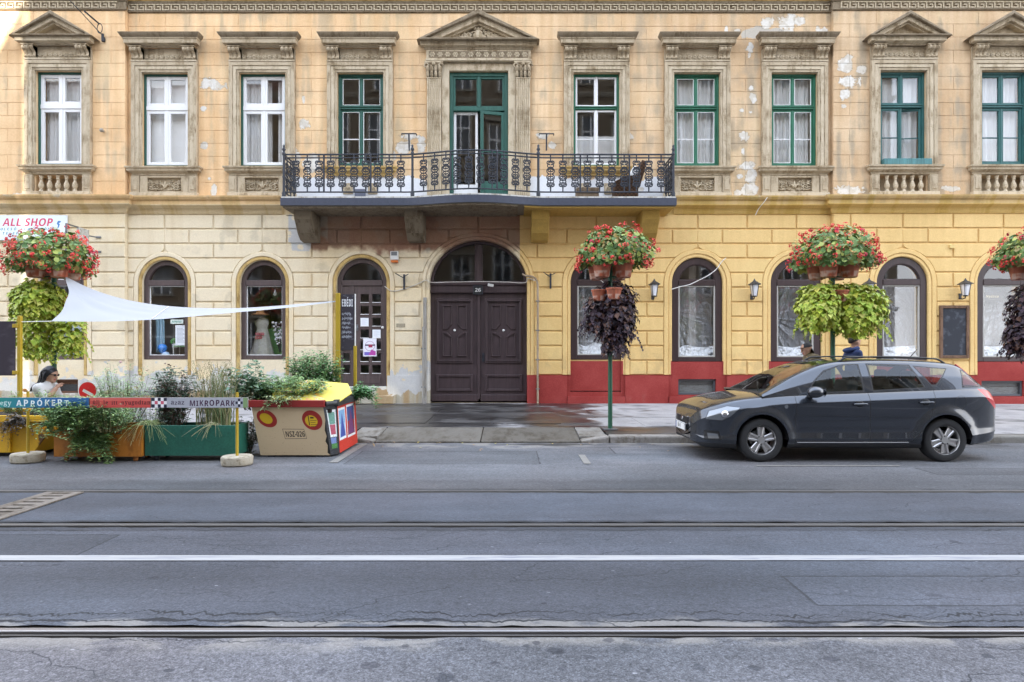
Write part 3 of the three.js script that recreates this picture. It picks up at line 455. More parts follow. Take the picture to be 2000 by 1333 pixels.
// ------------------------------------------------------------------ ground-floor shop windows, shop door, gateway
const dullWhiteM = std(lin(0.55, 0.55, 0.54), 0.6, { map: grimeT });
const halfRing = (hw, rise, a, spr, y0, n = 24) => { // arch band of width a, open at the foot
  const O = archPts(0, hw, rise, spr, y0, n), I = archPts(0, hw - a, rise - a, spr, y0, n), f = (q) => [q[1], ...q.slice(2), q[0]]; return shapeOf([...f(O), ...f(I).reverse()]);
};
const lunette = (hw, rise, spr, y0) => { const p = []; for (let i = 0; i <= 24; i++) { const t = i / 24 * Math.PI; p.push([hw * Math.cos(t), spr + rise * Math.sin(t)]); } return new THREE.ShapeGeometry(shapeOf([...p, [-hw, y0], [hw, y0]])); };
for (const o of arches) {
  if (o.k === 5) continue;
  const left = o.k < 6, m = left ? brownFrameM : darkBrownM, a = left ? 0.13 : 0.19, hw = o.hw - 0.004, z0 = left ? -0.2 : -0.12, z1 = left ? -0.07 : -0.03, sill = o.k === 6 ? fy(703) : o.sill, ts = [fy(558), fy(547)], g = part('shop_window', house, [o.x, 0, o.z]);
  put('frame', boxUV(extrude(halfRing(hw, hw, a, o.spr, sill + 0.004), z1 - z0, 0.015, z0)), m, g);
  put('transom', boxUV(rbox2(-hw + a, hw - a, ts[0], ts[1], z0 + 0.02, z1 + 0.012, 0.012)), m, g);
  if (o.k !== 4) put('bottom_rail', boxUV(rbox2(-hw + a, hw - a, sill + 0.004, sill + (left ? 0.12 : 0.13), z0 + 0.01, z1 - 0.006, 0.012)), m, g);
  const zp = mix(z0, z1, 0.35), lun = put('pane', lunette(hw - a, hw - a, o.spr, ts[1]), left ? glassDimM : glassM, g); lun.position.z = zp; lun.rotation.x = 0.0;
  if (!left || o.k === 1) put('bead', M([extrude(halfRing(hw - a, hw - a, 0.022, o.spr, ts[1] + 0.022), 0.03, 0.005, zp + 0.005), box2(-hw + a + 0.022, hw - a - 0.022, ts[1], ts[1] + 0.022, zp + 0.006, zp + 0.033)]), left ? beadM : m, g);
  if (o.k === 4) continue;
  const y0 = sill + (left ? 0.12 : 0.13), y1 = ts[0];
  if (!left) put('white_surround', M(frameGeo(-hw + a, hw - a, y0, y1, 0.036, zp - 0.01, zp + 0.045, 0.006)), dullWhiteM, g);
  else put('bead', M(frameGeo(-hw + a, hw - a, y0, y1, 0.02, zp - 0.01, zp + 0.03, 0.004)), beadM, g);
  pane(-hw + a, hw - a, y0, y1, zp, g, glassM);
  if (o.k === 6) { put('infill_panel', wuv2(box2(-o.hw + 0.005, o.hw - 0.005, fy(764), sill, -0.25, -0.06), o), wallM, g); }
}
function wuv2(g, o) { const p = g.attributes.position, uv = new Float32Array(p.count * 2); for (let i = 0; i < p.count; i++) { uv[2 * i] = (p.getX(i) + o.x - XA) / FX; uv[2 * i + 1] = p.getY(i) / FY; } g.setAttribute('uv', new THREE.BufferAttribute(uv, 2)); return g; }
// basement lights
for (const [p, h, t, b] of basements) {
  const left = p < 1000, x = fx(p), z = zoff(x), m = left ? std(lin(0.23, 0.1, 0.05), 0.7, { map: woodT }) : std(lin(0.08, 0.085, 0.095), 0.5), hw = h / S, y0 = fy(b), y1 = fy(t), g = part('basement_window', house, [x, 0, z]);
  put('frame', M(frameGeo(-hw + 0.004, hw - 0.004, y0 + 0.004, y1 - 0.004, 0.05, -0.16, -0.05)), m, g);
  put('shutter_plate', rbox2(-hw + 0.055, hw - 0.055, y0 + 0.055, y0 + (y1 - y0) * 0.62, -0.14, -0.125, 0.004), std(left ? lin(0.05, 0.055, 0.06) : lin(0.2, 0.215, 0.225), 0.5, { map: grimeT }), g); put('shutter_plate', rbox2(-hw + 0.055, hw - 0.055, y0 + (y1 - y0) * 0.64, y1 - 0.055, -0.143, -0.13, 0.004), left ? std(lin(0.25, 0.11, 0.05), 0.7, { map: woodT }) : std(lin(0.15, 0.16, 0.17), 0.5, { map: grimeT }), g);
  pane(-hw + 0.05, hw - 0.05, y0 + 0.05, y1 - 0.05, -0.15, g);
}
{ // glazed shop door
  const o = arches[4], hw = o.hw - 0.004 - 0.13, y0 = o.sill + 0.01, y1 = fy(558), g = part('shop_door', house, [o.x, 0, 0]), cx = (p) => fx(p) - o.x, z = -0.15;
  const holes = []; for (let r = 0; r < 7; r++) for (const [a, b] of [[702.5, 718.5], [725.5, 742]]) holes.push([cx(a), cx(b), fy(590.5 + 23.2 * r), fy(574.5 + 23.2 * r)]);
  const side = []; for (let r = 0; r < 7; r++) side.push([cx(668), cx(681), fy(590.5 + 23.2 * r), fy(574.5 + 23.2 * r)]);
  const leaf = (x0, x1, hs) => { const s = shapeOf([[x0, y0], [x1, y0], [x1, y1], [x0, y1]]); for (const [a, b, c, d] of hs) s.holes.push(shapeOf([[a, c], [a, d], [b, d], [b, c]])); return boxUV(extrude(s, 0.06, 0.008, z)); };
  put('side_leaf', leaf(-hw, cx(686), side), brownFrameM, g); put('door_leaf', leaf(cx(687), hw, holes), brownFrameM, g);
  put('cover_strip', boxUV(rbox2(cx(684), cx(690), y0, y1, z + 0.061, z + 0.09, 0.01)), brownFrameM, g);
  for (const [a, b, c, d] of [...holes, ...side]) { pane(a, b, c, d, z + 0.02, g, glassDimM); put('pane_sill', box2(a - 0.005, b + 0.005, c - 0.012, c + 0.004, z + 0.06, z + 0.075), beadM, g); }
  put('kick_panel', boxUV(rbox2(cx(703), cx(742), fy(750), fy(737), z + 0.061, z + 0.075, 0.01)), brownFrameM, g);
  put('door_knob', [new THREE.SphereGeometry(0.035, 12, 8).translate(cx(696), fy(640), z + 0.12), cyl(0.012, 0.012, 0.06).rotateX(Math.PI / 2).translate(cx(696), fy(640), z + 0.09), rbox2(cx(694), cx(698), fy(646), fy(634), z + 0.06, z + 0.068, 0.003)], greyMetalM, g);
  put('lock', new THREE.SphereGeometry(0.04, 10, 8).translate(cx(746), fy(640), z + 0.07), beadM, g);
  put('threshold_step', wuv2(M([rbox2(-0.78, 0.78, 0.21, 0.66, -0.3, 0.02, 0.02), rbox2(-0.95, 0.95, 0.205, 0.43, 0.021, 0.34, 0.02)]), o), wallM, g);
}
{ // carriage gateway
  const o = arches[5], g = part('gateway', house, [o.x, 0, 0]), cx = (p) => fx(p) - o.x, z = -0.28, hw = o.hw - 0.004, yt = fy(572), yb = 0.235;
  put('frame', boxUV(extrude(halfRing(hw, o.rise - 0.004, 0.075, o.spr, fy(572)), 0.14, 0.012, z - 0.05)), gateM, g);
  put('transom', boxUV(M([rbox2(-hw, hw, fy(572), fy(548), z - 0.05, z + 0.1, 0.012), rbox2(-hw, hw, fy(556), fy(550), z + 0.101, z + 0.15, 0.015), rbox2(-hw, hw, fy(571), fy(566), z + 0.101, z + 0.13, 0.01)])), gateM, g);
  put('mullion', boxUV(M([rbox2(-0.11, 0.11, fy(548) + 0.001, o.spr + o.rise - 0.09, z - 0.04, z + 0.07, 0.012), rbox2(-0.05, 0.05, fy(548) + 0.001, o.spr + o.rise - 0.1, z + 0.071, z + 0.1, 0.012)])), gateM, g);
  for (const s of [-1, 1]) { const p = [], W = hw - 0.075, H = o.rise - 0.079; for (let i = 0; i <= 14; i++) { const t = i / 14 * Math.PI / 2; const x = W * Math.cos(t); p.push([s * Math.max(x, 0.11), o.spr + H * Math.sin(t)]); } const q = put('pane', new THREE.ShapeGeometry(shapeOf([...p, [s * 0.11, fy(548)], [s * W, fy(548)]])), glassDimM, g); q.position.z = z; q.rotation.x = s * 0.006; }
  for (const s of [-1, 1]) {
    const L = part('gate_leaf', g), a = s < 0 ? -hw : 0.045, b = s < 0 ? -0.005 : hw, m = (a + b) / 2, w = (b - a) / 2;
    put('leaf', boxUV(box2(a, b, yb, yt - 0.003, z - 0.03, z + 0.03)), gateM, L);
    const ring = (x0, x1, y0, y1, t, z0, z1) => put('panel_moulding', boxUV(M(frameGeo(x0, x1, y0, y1, t, z0, z1, 0.016))), gateM, L);
    const pw = 0.52; ring(m - pw, m + pw, fy(710), fy(582), 0.085, z + 0.031, z + 0.075); ring(m - pw + 0.03, m + pw - 0.03, fy(706), fy(586), 0.028, z + 0.076, z + 0.095);
    ring(m - pw, m + pw, fy(766), fy(732), 0.075, z + 0.031, z + 0.07);
    put('kick_board', boxUV(rbox2(a + 0.01, b - 0.01, yb, fy(772), z + 0.031, z + 0.07, 0.02)), gateM, L);
    for (const [sx, sy] of [[-1, 1], [1, 1], [-1, -1], [1, -1]]) { // four small panels with clipped inner corners
      const x0 = m + sx * 0.07, x1 = m + sx * 0.34, ym = fy(646), yA = ym + sy * 0.035, yB = ym + sy * 0.72, c = 0.14, poly = [[x0 + sx * c, yA], [x1, yA], [x1, yB], [x0, yB], [x0, yA + sy * c]];
      const P = THREE.ShapeUtils.area(poly.map((p) => new THREE.Vector2(...p))) < 0 ? poly.reverse() : poly, cen = P.reduce((q, p) => [q[0] + p[0] / 5, q[1] + p[1] / 5], [0, 0]), sh = shapeOf(P); sh.holes.push(shapeOf(P.map((p) => [mix(p[0], cen[0], 0.24), mix(p[1], cen[1], 0.10)]).reverse()));
      put('panel', boxUV(extrude(sh, 0.04, 0.012, z + 0.031)), gateM, L);
    }
    put('boss', new THREE.SphereGeometry(0.035, 12, 8).scale(1, 1, 0.5).translate(m, fy(645), z + 0.035), beadM, L);
  }
  put('cover_strip', boxUV(rbox2(-0.03, 0.04, yb + 0.05, yt - 0.01, z + 0.031, z + 0.085, 0.015)), gateM, g);
  put('lock_plate', M([rbox2(0.1, 0.16, fy(707), fy(690), z + 0.031, z + 0.045, 0.004), cyl(0.02, 0.02, 0.05).rotateX(Math.PI / 2).translate(0.13, fy(694), z + 0.06)]), ironM, g);
  put('passage', [box2(-hw, hw, 0.1, 0.2, -0.46, -0.2)], stoneDarkM, g);
  const n = thing('house_number_plate', 'black house number plate reading 26 above the wooden gate', 'number plate', [o.x + cx(933), fy(566), ZW + z + 0.152]);
  const t = canvasTex(128, 128, (c) => { c.fillStyle = '#17181b'; c.fillRect(0, 0, 128, 128); c.strokeStyle = '#55585c'; c.lineWidth = 4; c.strokeRect(5, 5, 118, 118); c.fillStyle = '#d8d8d4'; c.font = 'bold 78px sans-serif'; c.textAlign = 'center'; c.fillText('26', 64, 92); });
  obj('plate', rbox(0.27, 0.25, 0.03, 0.008, 0, 0, 0.016), ironM, n); const f = obj('face', new THREE.PlaneGeometry(0.25, 0.23), std(0xffffff, 0.35, { map: t }), n); f.position.z = 0.033;
}
// ------------------------------------------------------------------ balcony
{
  const X0 = -5.965, X1 = 4.24, bulge = (x) => { const t = clamp((x + 2.75) / 3.6); return 1.15 + 0.36 * Math.pow(0.5 - 0.5 * Math.cos(t * 2 * Math.PI), 0.8); };
  const edge = (ins) => { const p = []; for (let i = 0; i <= 60; i++) { const x = mix(X0 + ins, X1 - ins, i / 60); p.push([x, bulge(x) - ins]); } return p; };
  const plan = (ins, y0, y1, xa = X0 + ins, xb = X1 - ins) => { const e = edge(ins).filter(([x]) => x >= xa - 1e-6 && x <= xb + 1e-6); return extrude(shapeOf([[e[0][0], -0.05], [e.at(-1)[0], -0.05], ...e.reverse()].map(([x, z]) => [x, -z])), y1 - y0).rotateX(-Math.PI / 2).translate(0, y0, 0); };
  const b = part('balcony', house);
  put('slab', plan(0, 5.385, 5.575), std(lin(0.075, 0.085, 0.125), 0.55, { map: grainT }), b);
  put('floor', plan(0.02, 5.576, 5.615), std(lin(0.66, 0.66, 0.65), 0.8, { map: grimeT }), b);
  put('drip_edge', plan(0.035, 5.365, 5.384), std(lin(0.2, 0.18, 0.14), 0.8), b);
  const taupeM = std(lin(0.23, 0.19, 0.14), 0.95, { map: grimeT, bumpMap: roughB, bumpScale: 0.006 }), yellowM = std(lin(0.72, 0.46, 0.11), 0.92, { map: grainT, bumpMap: roughB, bumpScale: 0.005 });
  put('soffit', plan(0.05, 5.33, 5.364, X0 + 0.05, 0.2), taupeM, b); put('soffit', plan(0.05, 5.33, 5.364, 0.2, X1 - 0.05), yellowM, b);
  for (const x of [-5.5, -2.6, 0.74, 3.64]) {
    const s = shapeOf([[0.03, 5.329], [0.84, 5.329], [0.82, 5.1], [0.74, 5.02], [0.55, 4.78], [0.34, 4.62], [0.03, 4.6]]), c = extrude(s, 0.45, 0.015).rotateY(-Math.PI / 2).translate(x + 0.225, 0, 0);
    put('console', boxUV(c), x < 0 ? taupeM : yellowM, b);
  }
  // railing
  const rail = part('balcony_railing', house), path = edge(0.07), rp = (y) => path.map(([x, z]) => [x, y, z]);
  const railT = (y, r) => { const pts = [[path[0][0], y, 0.03], [path[0][0], y, path[0][1] - 0.01], ...rp(y), [path.at(-1)[0], y, path.at(-1)[1] - 0.01], [path.at(-1)[0], y, 0.03]]; return [bar(pts[0], pts[1], r), bar(pts.at(-2), pts.at(-1), r), new THREE.TubeGeometry(new THREE.CatmullRomCurve3(rp(y).map((p) => V(...p))), 120, r, 6)]; };
  put('top_rail', railT(6.71, 0.022), ironM, rail); put('second_rail', railT(6.625, 0.019), ironM, rail); put('bottom_rail', railT(5.74, 0.02), ironM, rail);
  const T = (r, t, x, y, a0, arc, n = 12) => new THREE.TorusGeometry(r, t, 5, n, arc).rotateZ(a0).translate(x, y, 0);
  const scroll = []; const w = 0.0145;
  for (const s of [-1, 1]) {
    const A = (r, x, y, a0, arc) => scroll.push(T(r, w, s * x, y, s > 0 ? a0 : Math.PI - a0 - arc, arc));
    A(0.045, 0.048, 6.50, -2.2, 5.0); A(0.022, 0.052, 6.515, 0, 5.5); A(0.038, 0.042, 6.415, -2.6, 5.2);
    A(0.076, 0.022, 6.285, -1.5, 3.6); A(0.03, 0.035, 6.30, -3, 5.2); A(0.076, 0.022, 6.125, -2.1, 3.6); A(0.03, 0.035, 6.115, -2.2, 5.2);
    A(0.038, 0.042, 6.01, -2.6, 5.2); A(0.048, 0.048, 5.93, -2.6, 5.0); A(0.024, 0.05, 5.92, 0, 5.5);
  }
  const balG = M([...scroll, bar([0, 5.74, 0], [0, 5.9, 0], 0.018), bar([0, 5.9, 0], [0, 6.4, 0], 0.009, 5), bar([0, 6.5, 0], [0, 6.71, 0], 0.018), new THREE.SphereGeometry(0.026, 8, 6).translate(0, 5.85, 0), new THREE.SphereGeometry(0.022, 8, 6).translate(0, 6.205, 0)]);
  const barG = rbox(0.042, 0.98, 0.042, 0.006, 0, 6.22, 0, 1);
  const postG = lathe([[0.05, 5.62], [0.055, 5.7], [0.035, 5.76], [0.032, 6.1], [0.045, 6.13], [0.032, 6.16], [0.032, 6.68], [0.048, 6.7], [0.048, 6.75], [0.03, 6.77], [0.03, 6.8], [0.052, 6.84], [0.03, 6.88], [0.024, 6.9], [0.034, 6.93], [0.0, 6.975]], 12);
  const place = (g, name, x, z, a = 0) => { const o = put(name, g, ironM, rail); o.position.set(x, 0, z); o.rotation.y = a; };
  const front = (x, g, name) => { const z = bulge(x) - 0.07, dz = (bulge(x + 0.05) - bulge(x - 0.05)) / 0.1; place(g, name, x, z, -Math.atan(dz)); };
  const posts = [X0 + 0.07, -2.57, 0.68, X1 - 0.07]; for (const x of posts) front(x, postG, 'post');
  for (let s = 0; s < 3; s++) { const a = posts[s], c = posts[s + 1], n = Math.round((c - a) / 0.305); for (let i = 1; i < n; i++) { const x = mix(a, c, i / n); front(x, balG, 'baluster'); if (i % 4 === 3) front(mix(a, c, (i + 0.42) / n), barG, 'square_bar'); } }
  for (const x of [posts[0], posts[3]]) for (let i = 1; i < 4; i++) place(balG, 'baluster', x, 0.03 + i * 0.27, Math.PI / 2);
}
// ------------------------------------------------------------------ street: far ground, asphalt strips, rails, kerb, pavement
const KERB = -11.2;
structure('ground', new THREE.PlaneGeometry(240, 240).rotateX(-Math.PI / 2).translate(0, -0.7, 0), std(lin(0.09, 0.09, 0.095), 0.95, { map: rep(grainT, 200) }));
// rails: running edges of the two tracks, distance from the camera line
const RAILS = [7.36, 5.90, 3.66, 2.2], RW = 0.145;
const crackLines = (seed, n, w, h, along) => { const R = rng(seed), out = []; for (let k = 0; k < n; k++) { let x = R() * w, y = R() * h, a0 = (R() - 0.5) * (along ? 0.7 : 1.6) + (R() < 0.5 ? Math.PI : 0), a = a0, L = 0.3 + R() * 2.2; const pts = [[x, y]]; while (L > 0) { const s = 0.02 + R() * 0.03; a0 += (R() - 0.5) * 0.25; a = a0 + (R() - 0.5) * 2.2; x += Math.cos(a) * s; y += Math.sin(a) * s * 0.6; pts.push([x, y]); L -= s; } out.push(pts); } return out; };
function asphalt(w, d, px, pz, o) { // texture of one strip, w by d metres; z runs away from the camera
  const c = document.createElement('canvas'); c.width = px; c.height = pz; const x = c.getContext('2d'), im = x.createImageData(px, pz), D = im.data, bump = new Uint8Array(px * pz * 4);
  for (let j = 0, k = 0; j < pz; j++) for (let i = 0; i < px; i++, k += 4) {
    const X = (i / px) * w, Z = (1 - j / pz) * d, a = fbm(X * 0.7 + o.seed, Z * 0.9, 4), b = fbm(X * 4 + o.seed, Z * 6, 4), s = fbm(X * 0.35, Z * 3 + o.seed, 3);
    const f = noise2(X * o.grain * 2.4, Z * o.grain * 2.4) * 0.5 + hash2(i + o.seed * 7, j) * 0.5, f2 = noise2(X * o.grain * 0.9 + 9, Z * o.grain * 0.9);
    let g = o.base * (0.78 + 0.34 * a + 0.12 * (b - 0.5) + 0.26 * (s - 0.5)) + (f - 0.5) * o.contrast * 1.25 + (f2 - 0.5) * o.contrast * 0.4;
    const hue = (fbm(X * 0.5 + 40 + o.seed, Z * 0.8, 3) - 0.5) * 0.09; let r = g * (o.tint[0] + hue), gg = g * o.tint[1], bb = g * (o.tint[2] - hue * 0.5);
    if (o.dust) { const q = o.dust(X, Z, a, b); r = mix(r, 148, q); gg = mix(gg, 142, q); bb = mix(bb, 132, q); }
    for (const [x0, x1, z0, z1, k] of o.patches ?? []) { const e = 0.012 * (noise2(X * 14, Z * 14) - 0.5); if (X > x0 + e && X < x1 + e && Z > z0 + e && Z < z1 + e) { r *= k; gg *= k; bb *= k; if (X < x0 + 0.02 || X > x1 - 0.02 || Z < z0 + 0.02 || Z > z1 - 0.02) { r *= 0.6; gg *= 0.6; bb *= 0.6; } } }
    if (o.tyre) { const q = o.tyre(Z) * (0.5 + 0.8 * b) ; r *= 1 - q; gg *= 1 - q; bb *= 1 - q; }
    if (o.dark) { const q = o.dark(X, Z, a, b); r *= 1 - q; gg *= 1 - q; bb *= 1 - q; }
    D[k] = clamp(r, 0, 255); D[k + 1] = clamp(gg, 0, 255); D[k + 2] = clamp(bb, 0, 255); D[k + 3] = 255;
  }
  x.putImageData(im, 0, 0);
  const kx = px / w, kz = pz / d, R = rng(o.seed);
  for (let k = 0; k < o.spots; k++) { const X = R() * px, Y = R() * pz, q = (0.012 + R() * R() * 0.05), e = 0.55 + R() * 0.7; x.fillStyle = `rgba(28,29,36,${0.12 + R() * 0.4})`; x.beginPath(); for (let t = 0; t < 14; t++) { const a = t / 14 * 6.283, rr = q * (0.7 + R() * 0.5); x.lineTo(X + Math.cos(a) * rr * kx, Y + Math.sin(a) * rr * e * kz); } x.fill(); }
  for (let k = 0; k < (o.flecks ?? 0); k++) { x.fillStyle = `rgba(205,205,210,${0.3 + R() * 0.5})`; x.fillRect(R() * px, R() * pz, (0.004 + R() * 0.02) * kx, 0.006 * kz); }
  x.strokeStyle = 'rgba(22,23,27,0.75)'; for (const pts of crackLines(o.seed + 3, o.cracks, w, d, true)) { x.lineWidth = (0.003 + R() * 0.007) * kx; x.beginPath(); for (const [a, b] of pts) x.lineTo(a * kx, (d - b) * kz); x.stroke(); }
  for (const [zc, amp, wd] of o.seams ?? []) { // broken edge of the asphalt along a rail
    for (let i = 0; i < px; i++) { const X = i / kx, n = fbm(X * 2.6 + zc, o.seed, 6) - 0.45 + 0.5 * (noise2(X * 23, zc * 9) - 0.5) + 0.35 * (noise2(X * 57, zc * 3) - 0.5), y = (zc + n * amp) , t = wd * (0.25 + 1.7 * Math.pow(noise2(X * 5 + 3, zc * 7), 2)); x.fillStyle = 'rgba(18,19,22,0.85)'; x.fillRect(i, pz - (y + t / 2) * kz, 1, t * kz); }
  }
  const t = new THREE.CanvasTexture(c); t.colorSpace = THREE.SRGBColorSpace; t.wrapS = THREE.MirroredRepeatWrapping; t.wrapT = THREE.ClampToEdgeWrapping; t.magFilter = THREE.LinearFilter;
  return t;
}
const gravelB = dataTex(512, 512, grey((u, v) => 255 * tile((x, y) => 0.5 * noise2(x * 120, y * 120) + 0.5 * noise2(x * 55, y * 55))(u, v)), { srgb: false });
function strip(z0, z1, y0, y1, w, o, hw = 38) { // sheet from z0 (near) to z1 (far)
  const n = 1100, g = new THREE.PlaneGeometry(2 * hw, Math.abs(z1 - z0), n, 3).rotateX(-Math.PI / 2), p = g.attributes.position, uv = g.attributes.uv, zm = (z0 + z1) / 2;
  for (let i = 0; i < p.count; i++) { const z = p.getZ(i) + zm, t = (z - z0) / (z1 - z0); p.setY(i, mix(y0, y1, t) + (o.wave ?? 0.0) * (noise2(p.getX(i) * 1.3 + 50, z * 2) - 0.5) * Math.sin(Math.PI * clamp(t)) ); const X = p.getX(i), rag = 0.055 * Math.max(0, fbm(X * 1.7, z0 * 7, 3) - 0.4 + 0.5 * (noise2(X * 9, z0 * 3) - 0.5)); p.setZ(i, z + (t < 0.01 && z0 < 4 ? -rag : t > 0.99 && z1 > KERB + 1 ? rag : 0)); uv.setXY(i, p.getX(i) / w + 0.5, t); }
  if (o.gap) { const ix = g.index.array, keep = []; for (let i = 0; i < ix.length; i += 3) { const x = (p.getX(ix[i]) + p.getX(ix[i + 1]) + p.getX(ix[i + 2])) / 3; if (Math.abs(x - o.gap) > 0.14) keep.push(ix[i], ix[i + 1], ix[i + 2]); } g.setIndex(keep); }
  g.computeVertexNormals(); const b = rep(gravelB, w / 0.9, Math.abs(z1 - z0) / 0.9);
  return structure('road_surface', g, std(0xffffff, o.rough ?? 0.86, { map: asphalt(w, Math.abs(z1 - z0), o.px ?? 2048, o.pz ?? 512, o), bumpMap: b, bumpScale: o.bump ?? 0.006 }));
}
const blue = [0.95, 0.985, 1.085], neutral = [0.985, 0.99, 1.02];
strip(5, -RAILS[3] + 0.055, 0, 0, 8, { seed: 3, base: 94, tint: blue, grain: 60, contrast: 30, spots: 50, cracks: 8, px: 1024, pz: 512 });
strip(-RAILS[3] - 0.095, -RAILS[2] + 0.085, 0, 0, 8, { patches: [[5.2, 6.6, 0.0, 0.62, 0.9]], seed: 21, base: 90, tint: [0.985, 0.985, 1.03], grain: 75, contrast: 66, spots: 130, cracks: 12, pz: 384, flecks: 60, dust: (X, Z, a, b) => smooth(1.10 - 0.10 * smooth(0.4, 0.65, a) - 0.16 * b + 0.12, 1.26, Z) * 0.55 * smooth(0.35, 0.6, fbm(X * 4, Z * 9, 4)) });
strip(-RAILS[2] - 0.055, -RAILS[1] + 0.055, 0, 0, 11, { patches: [[0.6, 2.1, 1.15, 1.9, 0.86], [7.4, 9.3, 0.3, 0.85, 1.1]], tyre: (Z) => 0.16 * Math.exp(-(((Z - 0.75) / 0.3) ** 2)), seed: 33, base: 73, tint: blue, grain: 70, contrast: 36, spots: 36, cracks: 60, flecks: 70, seams: [[0.17, 0.14, 0.018], [0.07, 0.05, 0.03], [2.03, 0.05, 0.022]], dust: (X, Z, a, b) => smooth(0.12, 0.04, Z + 0.16 * (b - 0.5)) * 0.6 * smooth(0.36, 0.58, fbm(X * 3.2, Z * 9 + 7, 4)), dark: (X, Z) => smooth(1.96, 2.05, Z) * 0.25 });
strip(-RAILS[1] - 0.095, -RAILS[0] + 0.085, 0, 0, 15, { gap: -5.04, seed: 47, base: 73, tint: blue, grain: 60, contrast: 26, spots: 10, cracks: 16, flecks: 30, seams: [[0.02, 0.03, 0.03]], dark: (X, Z) => smooth(0.1, 0.03, Z) * 0.3 });
strip(-RAILS[0] - 0.055, KERB, 0, 0.012, 24, { patches: [[9.6, 12.4, 1.7, 2.9, 0.9], [13.6, 15.6, 2.6, 3.3, 1.08], [17.5, 20.5, 0.9, 1.4, 0.88]], tyre: (Z) => 0.14 * Math.exp(-(((Z - 0.9) / 0.35) ** 2)), seed: 59, base: 96, tint: neutral, grain: 55, contrast: 40, spots: 40, cracks: 10, flecks: 90, pz: 640, seams: [[0.03, 0.03, 0.022]], dust: (X, Z, a, b) => 0.55 * smooth(3.2, 3.7, Z + (a - 0.5)) * smooth(0.4, 0.6, b), dark: (X, Z, a, b) => 0.24 * smooth(0.72, 0.42, Z + (b - 0.5) * 0.1) + 0.5 * smooth(0.55, 0.75, fbm(X * 1.1 + 3, Z * 3, 4)) * smooth(3.1, 3.6, Z) });
const steelT = dataTex(512, 64, (u, v) => { const g = 205 + 60 * (tile((x, y) => fbm(x * 2, y * 60, 3))(u, v) - 0.5); return [g, g, g]; });
const railM = std(lin(0.5, 0.48, 0.48), 0.38, { metalness: 0.75, map: steelT }), railSideM = std(lin(0.07, 0.055, 0.045), 0.9, { map: grainT });
const railDark = std(lin(0.2, 0.19, 0.18), 0.5, { metalness: 0.6, map: steelT });
RAILS.forEach((d, k) => {
  const r = thing('tram_rail', ['grooved tram rail farthest from the camera, by the parking lane', 'darker grooved tram rail just beyond the white line', 'bright worn tram rail nearest the camera side of the white line', 'grooved tram rail at the foot of the view'][k], 'tram rail', [0, 0, -d], 'tram rails across the road'), hw = 38;
  // head, groove, check lip: groove lies on the inner side of each track
  const inner = k % 2 === 0 ? 1 : -1;              // +z is towards the camera
  const hd = [-0.024, 0.024], gz = inner > 0 ? [0.024, 0.054] : [-0.054, -0.024], lp = inner > 0 ? [0.054, 0.066] : [-0.066, -0.054];
  obj('rail_head', rbox2(-hw, hw, -0.1, 0.009, hd[0], hd[1], 0.008), k === 1 || k === 0 ? railDark : railM, r);
  obj('groove', box2(-hw, hw, -0.14, -0.05, gz[0], gz[1]), railSideM, r);
  obj('check_lip', rbox2(-hw, hw, -0.1, 0.003, lp[0], lp[1], 0.005), railDark, r);
  obj('bitumen_joint', [box2(-hw, hw, -0.14, -0.014, inner > 0 ? -0.12 : -0.16, inner > 0 ? -0.025 : -0.067), box2(-hw, hw, -0.14, -0.014, inner > 0 ? 0.067 : 0.025, inner > 0 ? 0.15 : 0.12)], railSideM, r);
});
{ // painted centre line, lightly worn
  const t = dataTex(2048, 32, (u, v, i, j) => { const w = smooth(0.66, 0.74, fbm(u * 260, v * 9, 4) + 0.1 * noise2(u * 2000, v * 30)), k = 152 + 22 * (fbm(u * 90, v * 4, 3) - 0.5); return [mix(k, 120, w), mix(k, 122, w), mix(k, 130, w)]; });
  const n = 200, g = new THREE.PlaneGeometry(76, 0.125, n, 1).rotateX(-Math.PI / 2), p = g.attributes.position;
  for (let i = 0; i < p.count; i++) p.setZ(i, p.getZ(i) * (0.96 + 0.1 * noise2(p.getX(i) * 1.2, 3)) - 4.945 + 0.014 * (noise2(p.getX(i) * 0.35, 8) - 0.5));
  structure('road_marking', g.translate(0, 0.006, 0), std(0xffffff, 0.6, { map: t }));
  const m2 = std(lin(0.27, 0.27, 0.27), 0.8, { map: rep(grimeT, 3) });
  structure('road_marking', [box2(-2.62, -2.5, 0.012, 0.016, -11.1, -9.2)], m2);
  structure('road_marking', [box2(3.4, 5.4, 0.010, 0.014, -8.98, -8.93), box2(8.1, 9.3, 0.010, 0.014, -8.98, -8.93), box2(1.02, 1.12, 0.012, 0.016, -9.9, -9.1)], m2);
}
// drain channel across the track
{
  const d = thing('drain_grate', 'rusty slotted drain channel crossing the track bed', 'drain grate', [-5.04, 0.005, -6.62], undefined, 0), R = rng(4), m = std(lin(0.21, 0.185, 0.165), 0.8, { map: grimeT, metalness: 0.2 });
  const s = shapeOf([[-0.21, -0.64], [0.21, -0.64], [0.21, 0.64], [-0.21, 0.64]]); for (let i = 0; i < 9; i++) { const y = -0.56 + i * 0.14; s.holes.push(shapeOf([[-0.115, y - 0.026], [-0.115, y + 0.026], [0.115, y + 0.026], [0.115, y - 0.026]])); }
  obj('grate', boxUV(extrude(s, 0.012, 0.003).rotateX(-Math.PI / 2)), m, d); const chM = std(lin(0.2, 0.19, 0.175), 0.95, { map: grimeT }); obj('channel', [box2(-0.2, 0.2, -0.5, -0.45, -0.6, 0.6), box2(-0.2, -0.15, -0.45, -0.006, -0.6, 0.6), box2(0.15, 0.2, -0.45, -0.006, -0.6, 0.6), box2(-0.15, 0.15, -0.45, -0.006, -0.6, -0.575), box2(-0.15, 0.15, -0.45, -0.006, 0.575, 0.6)], chM, d);
}
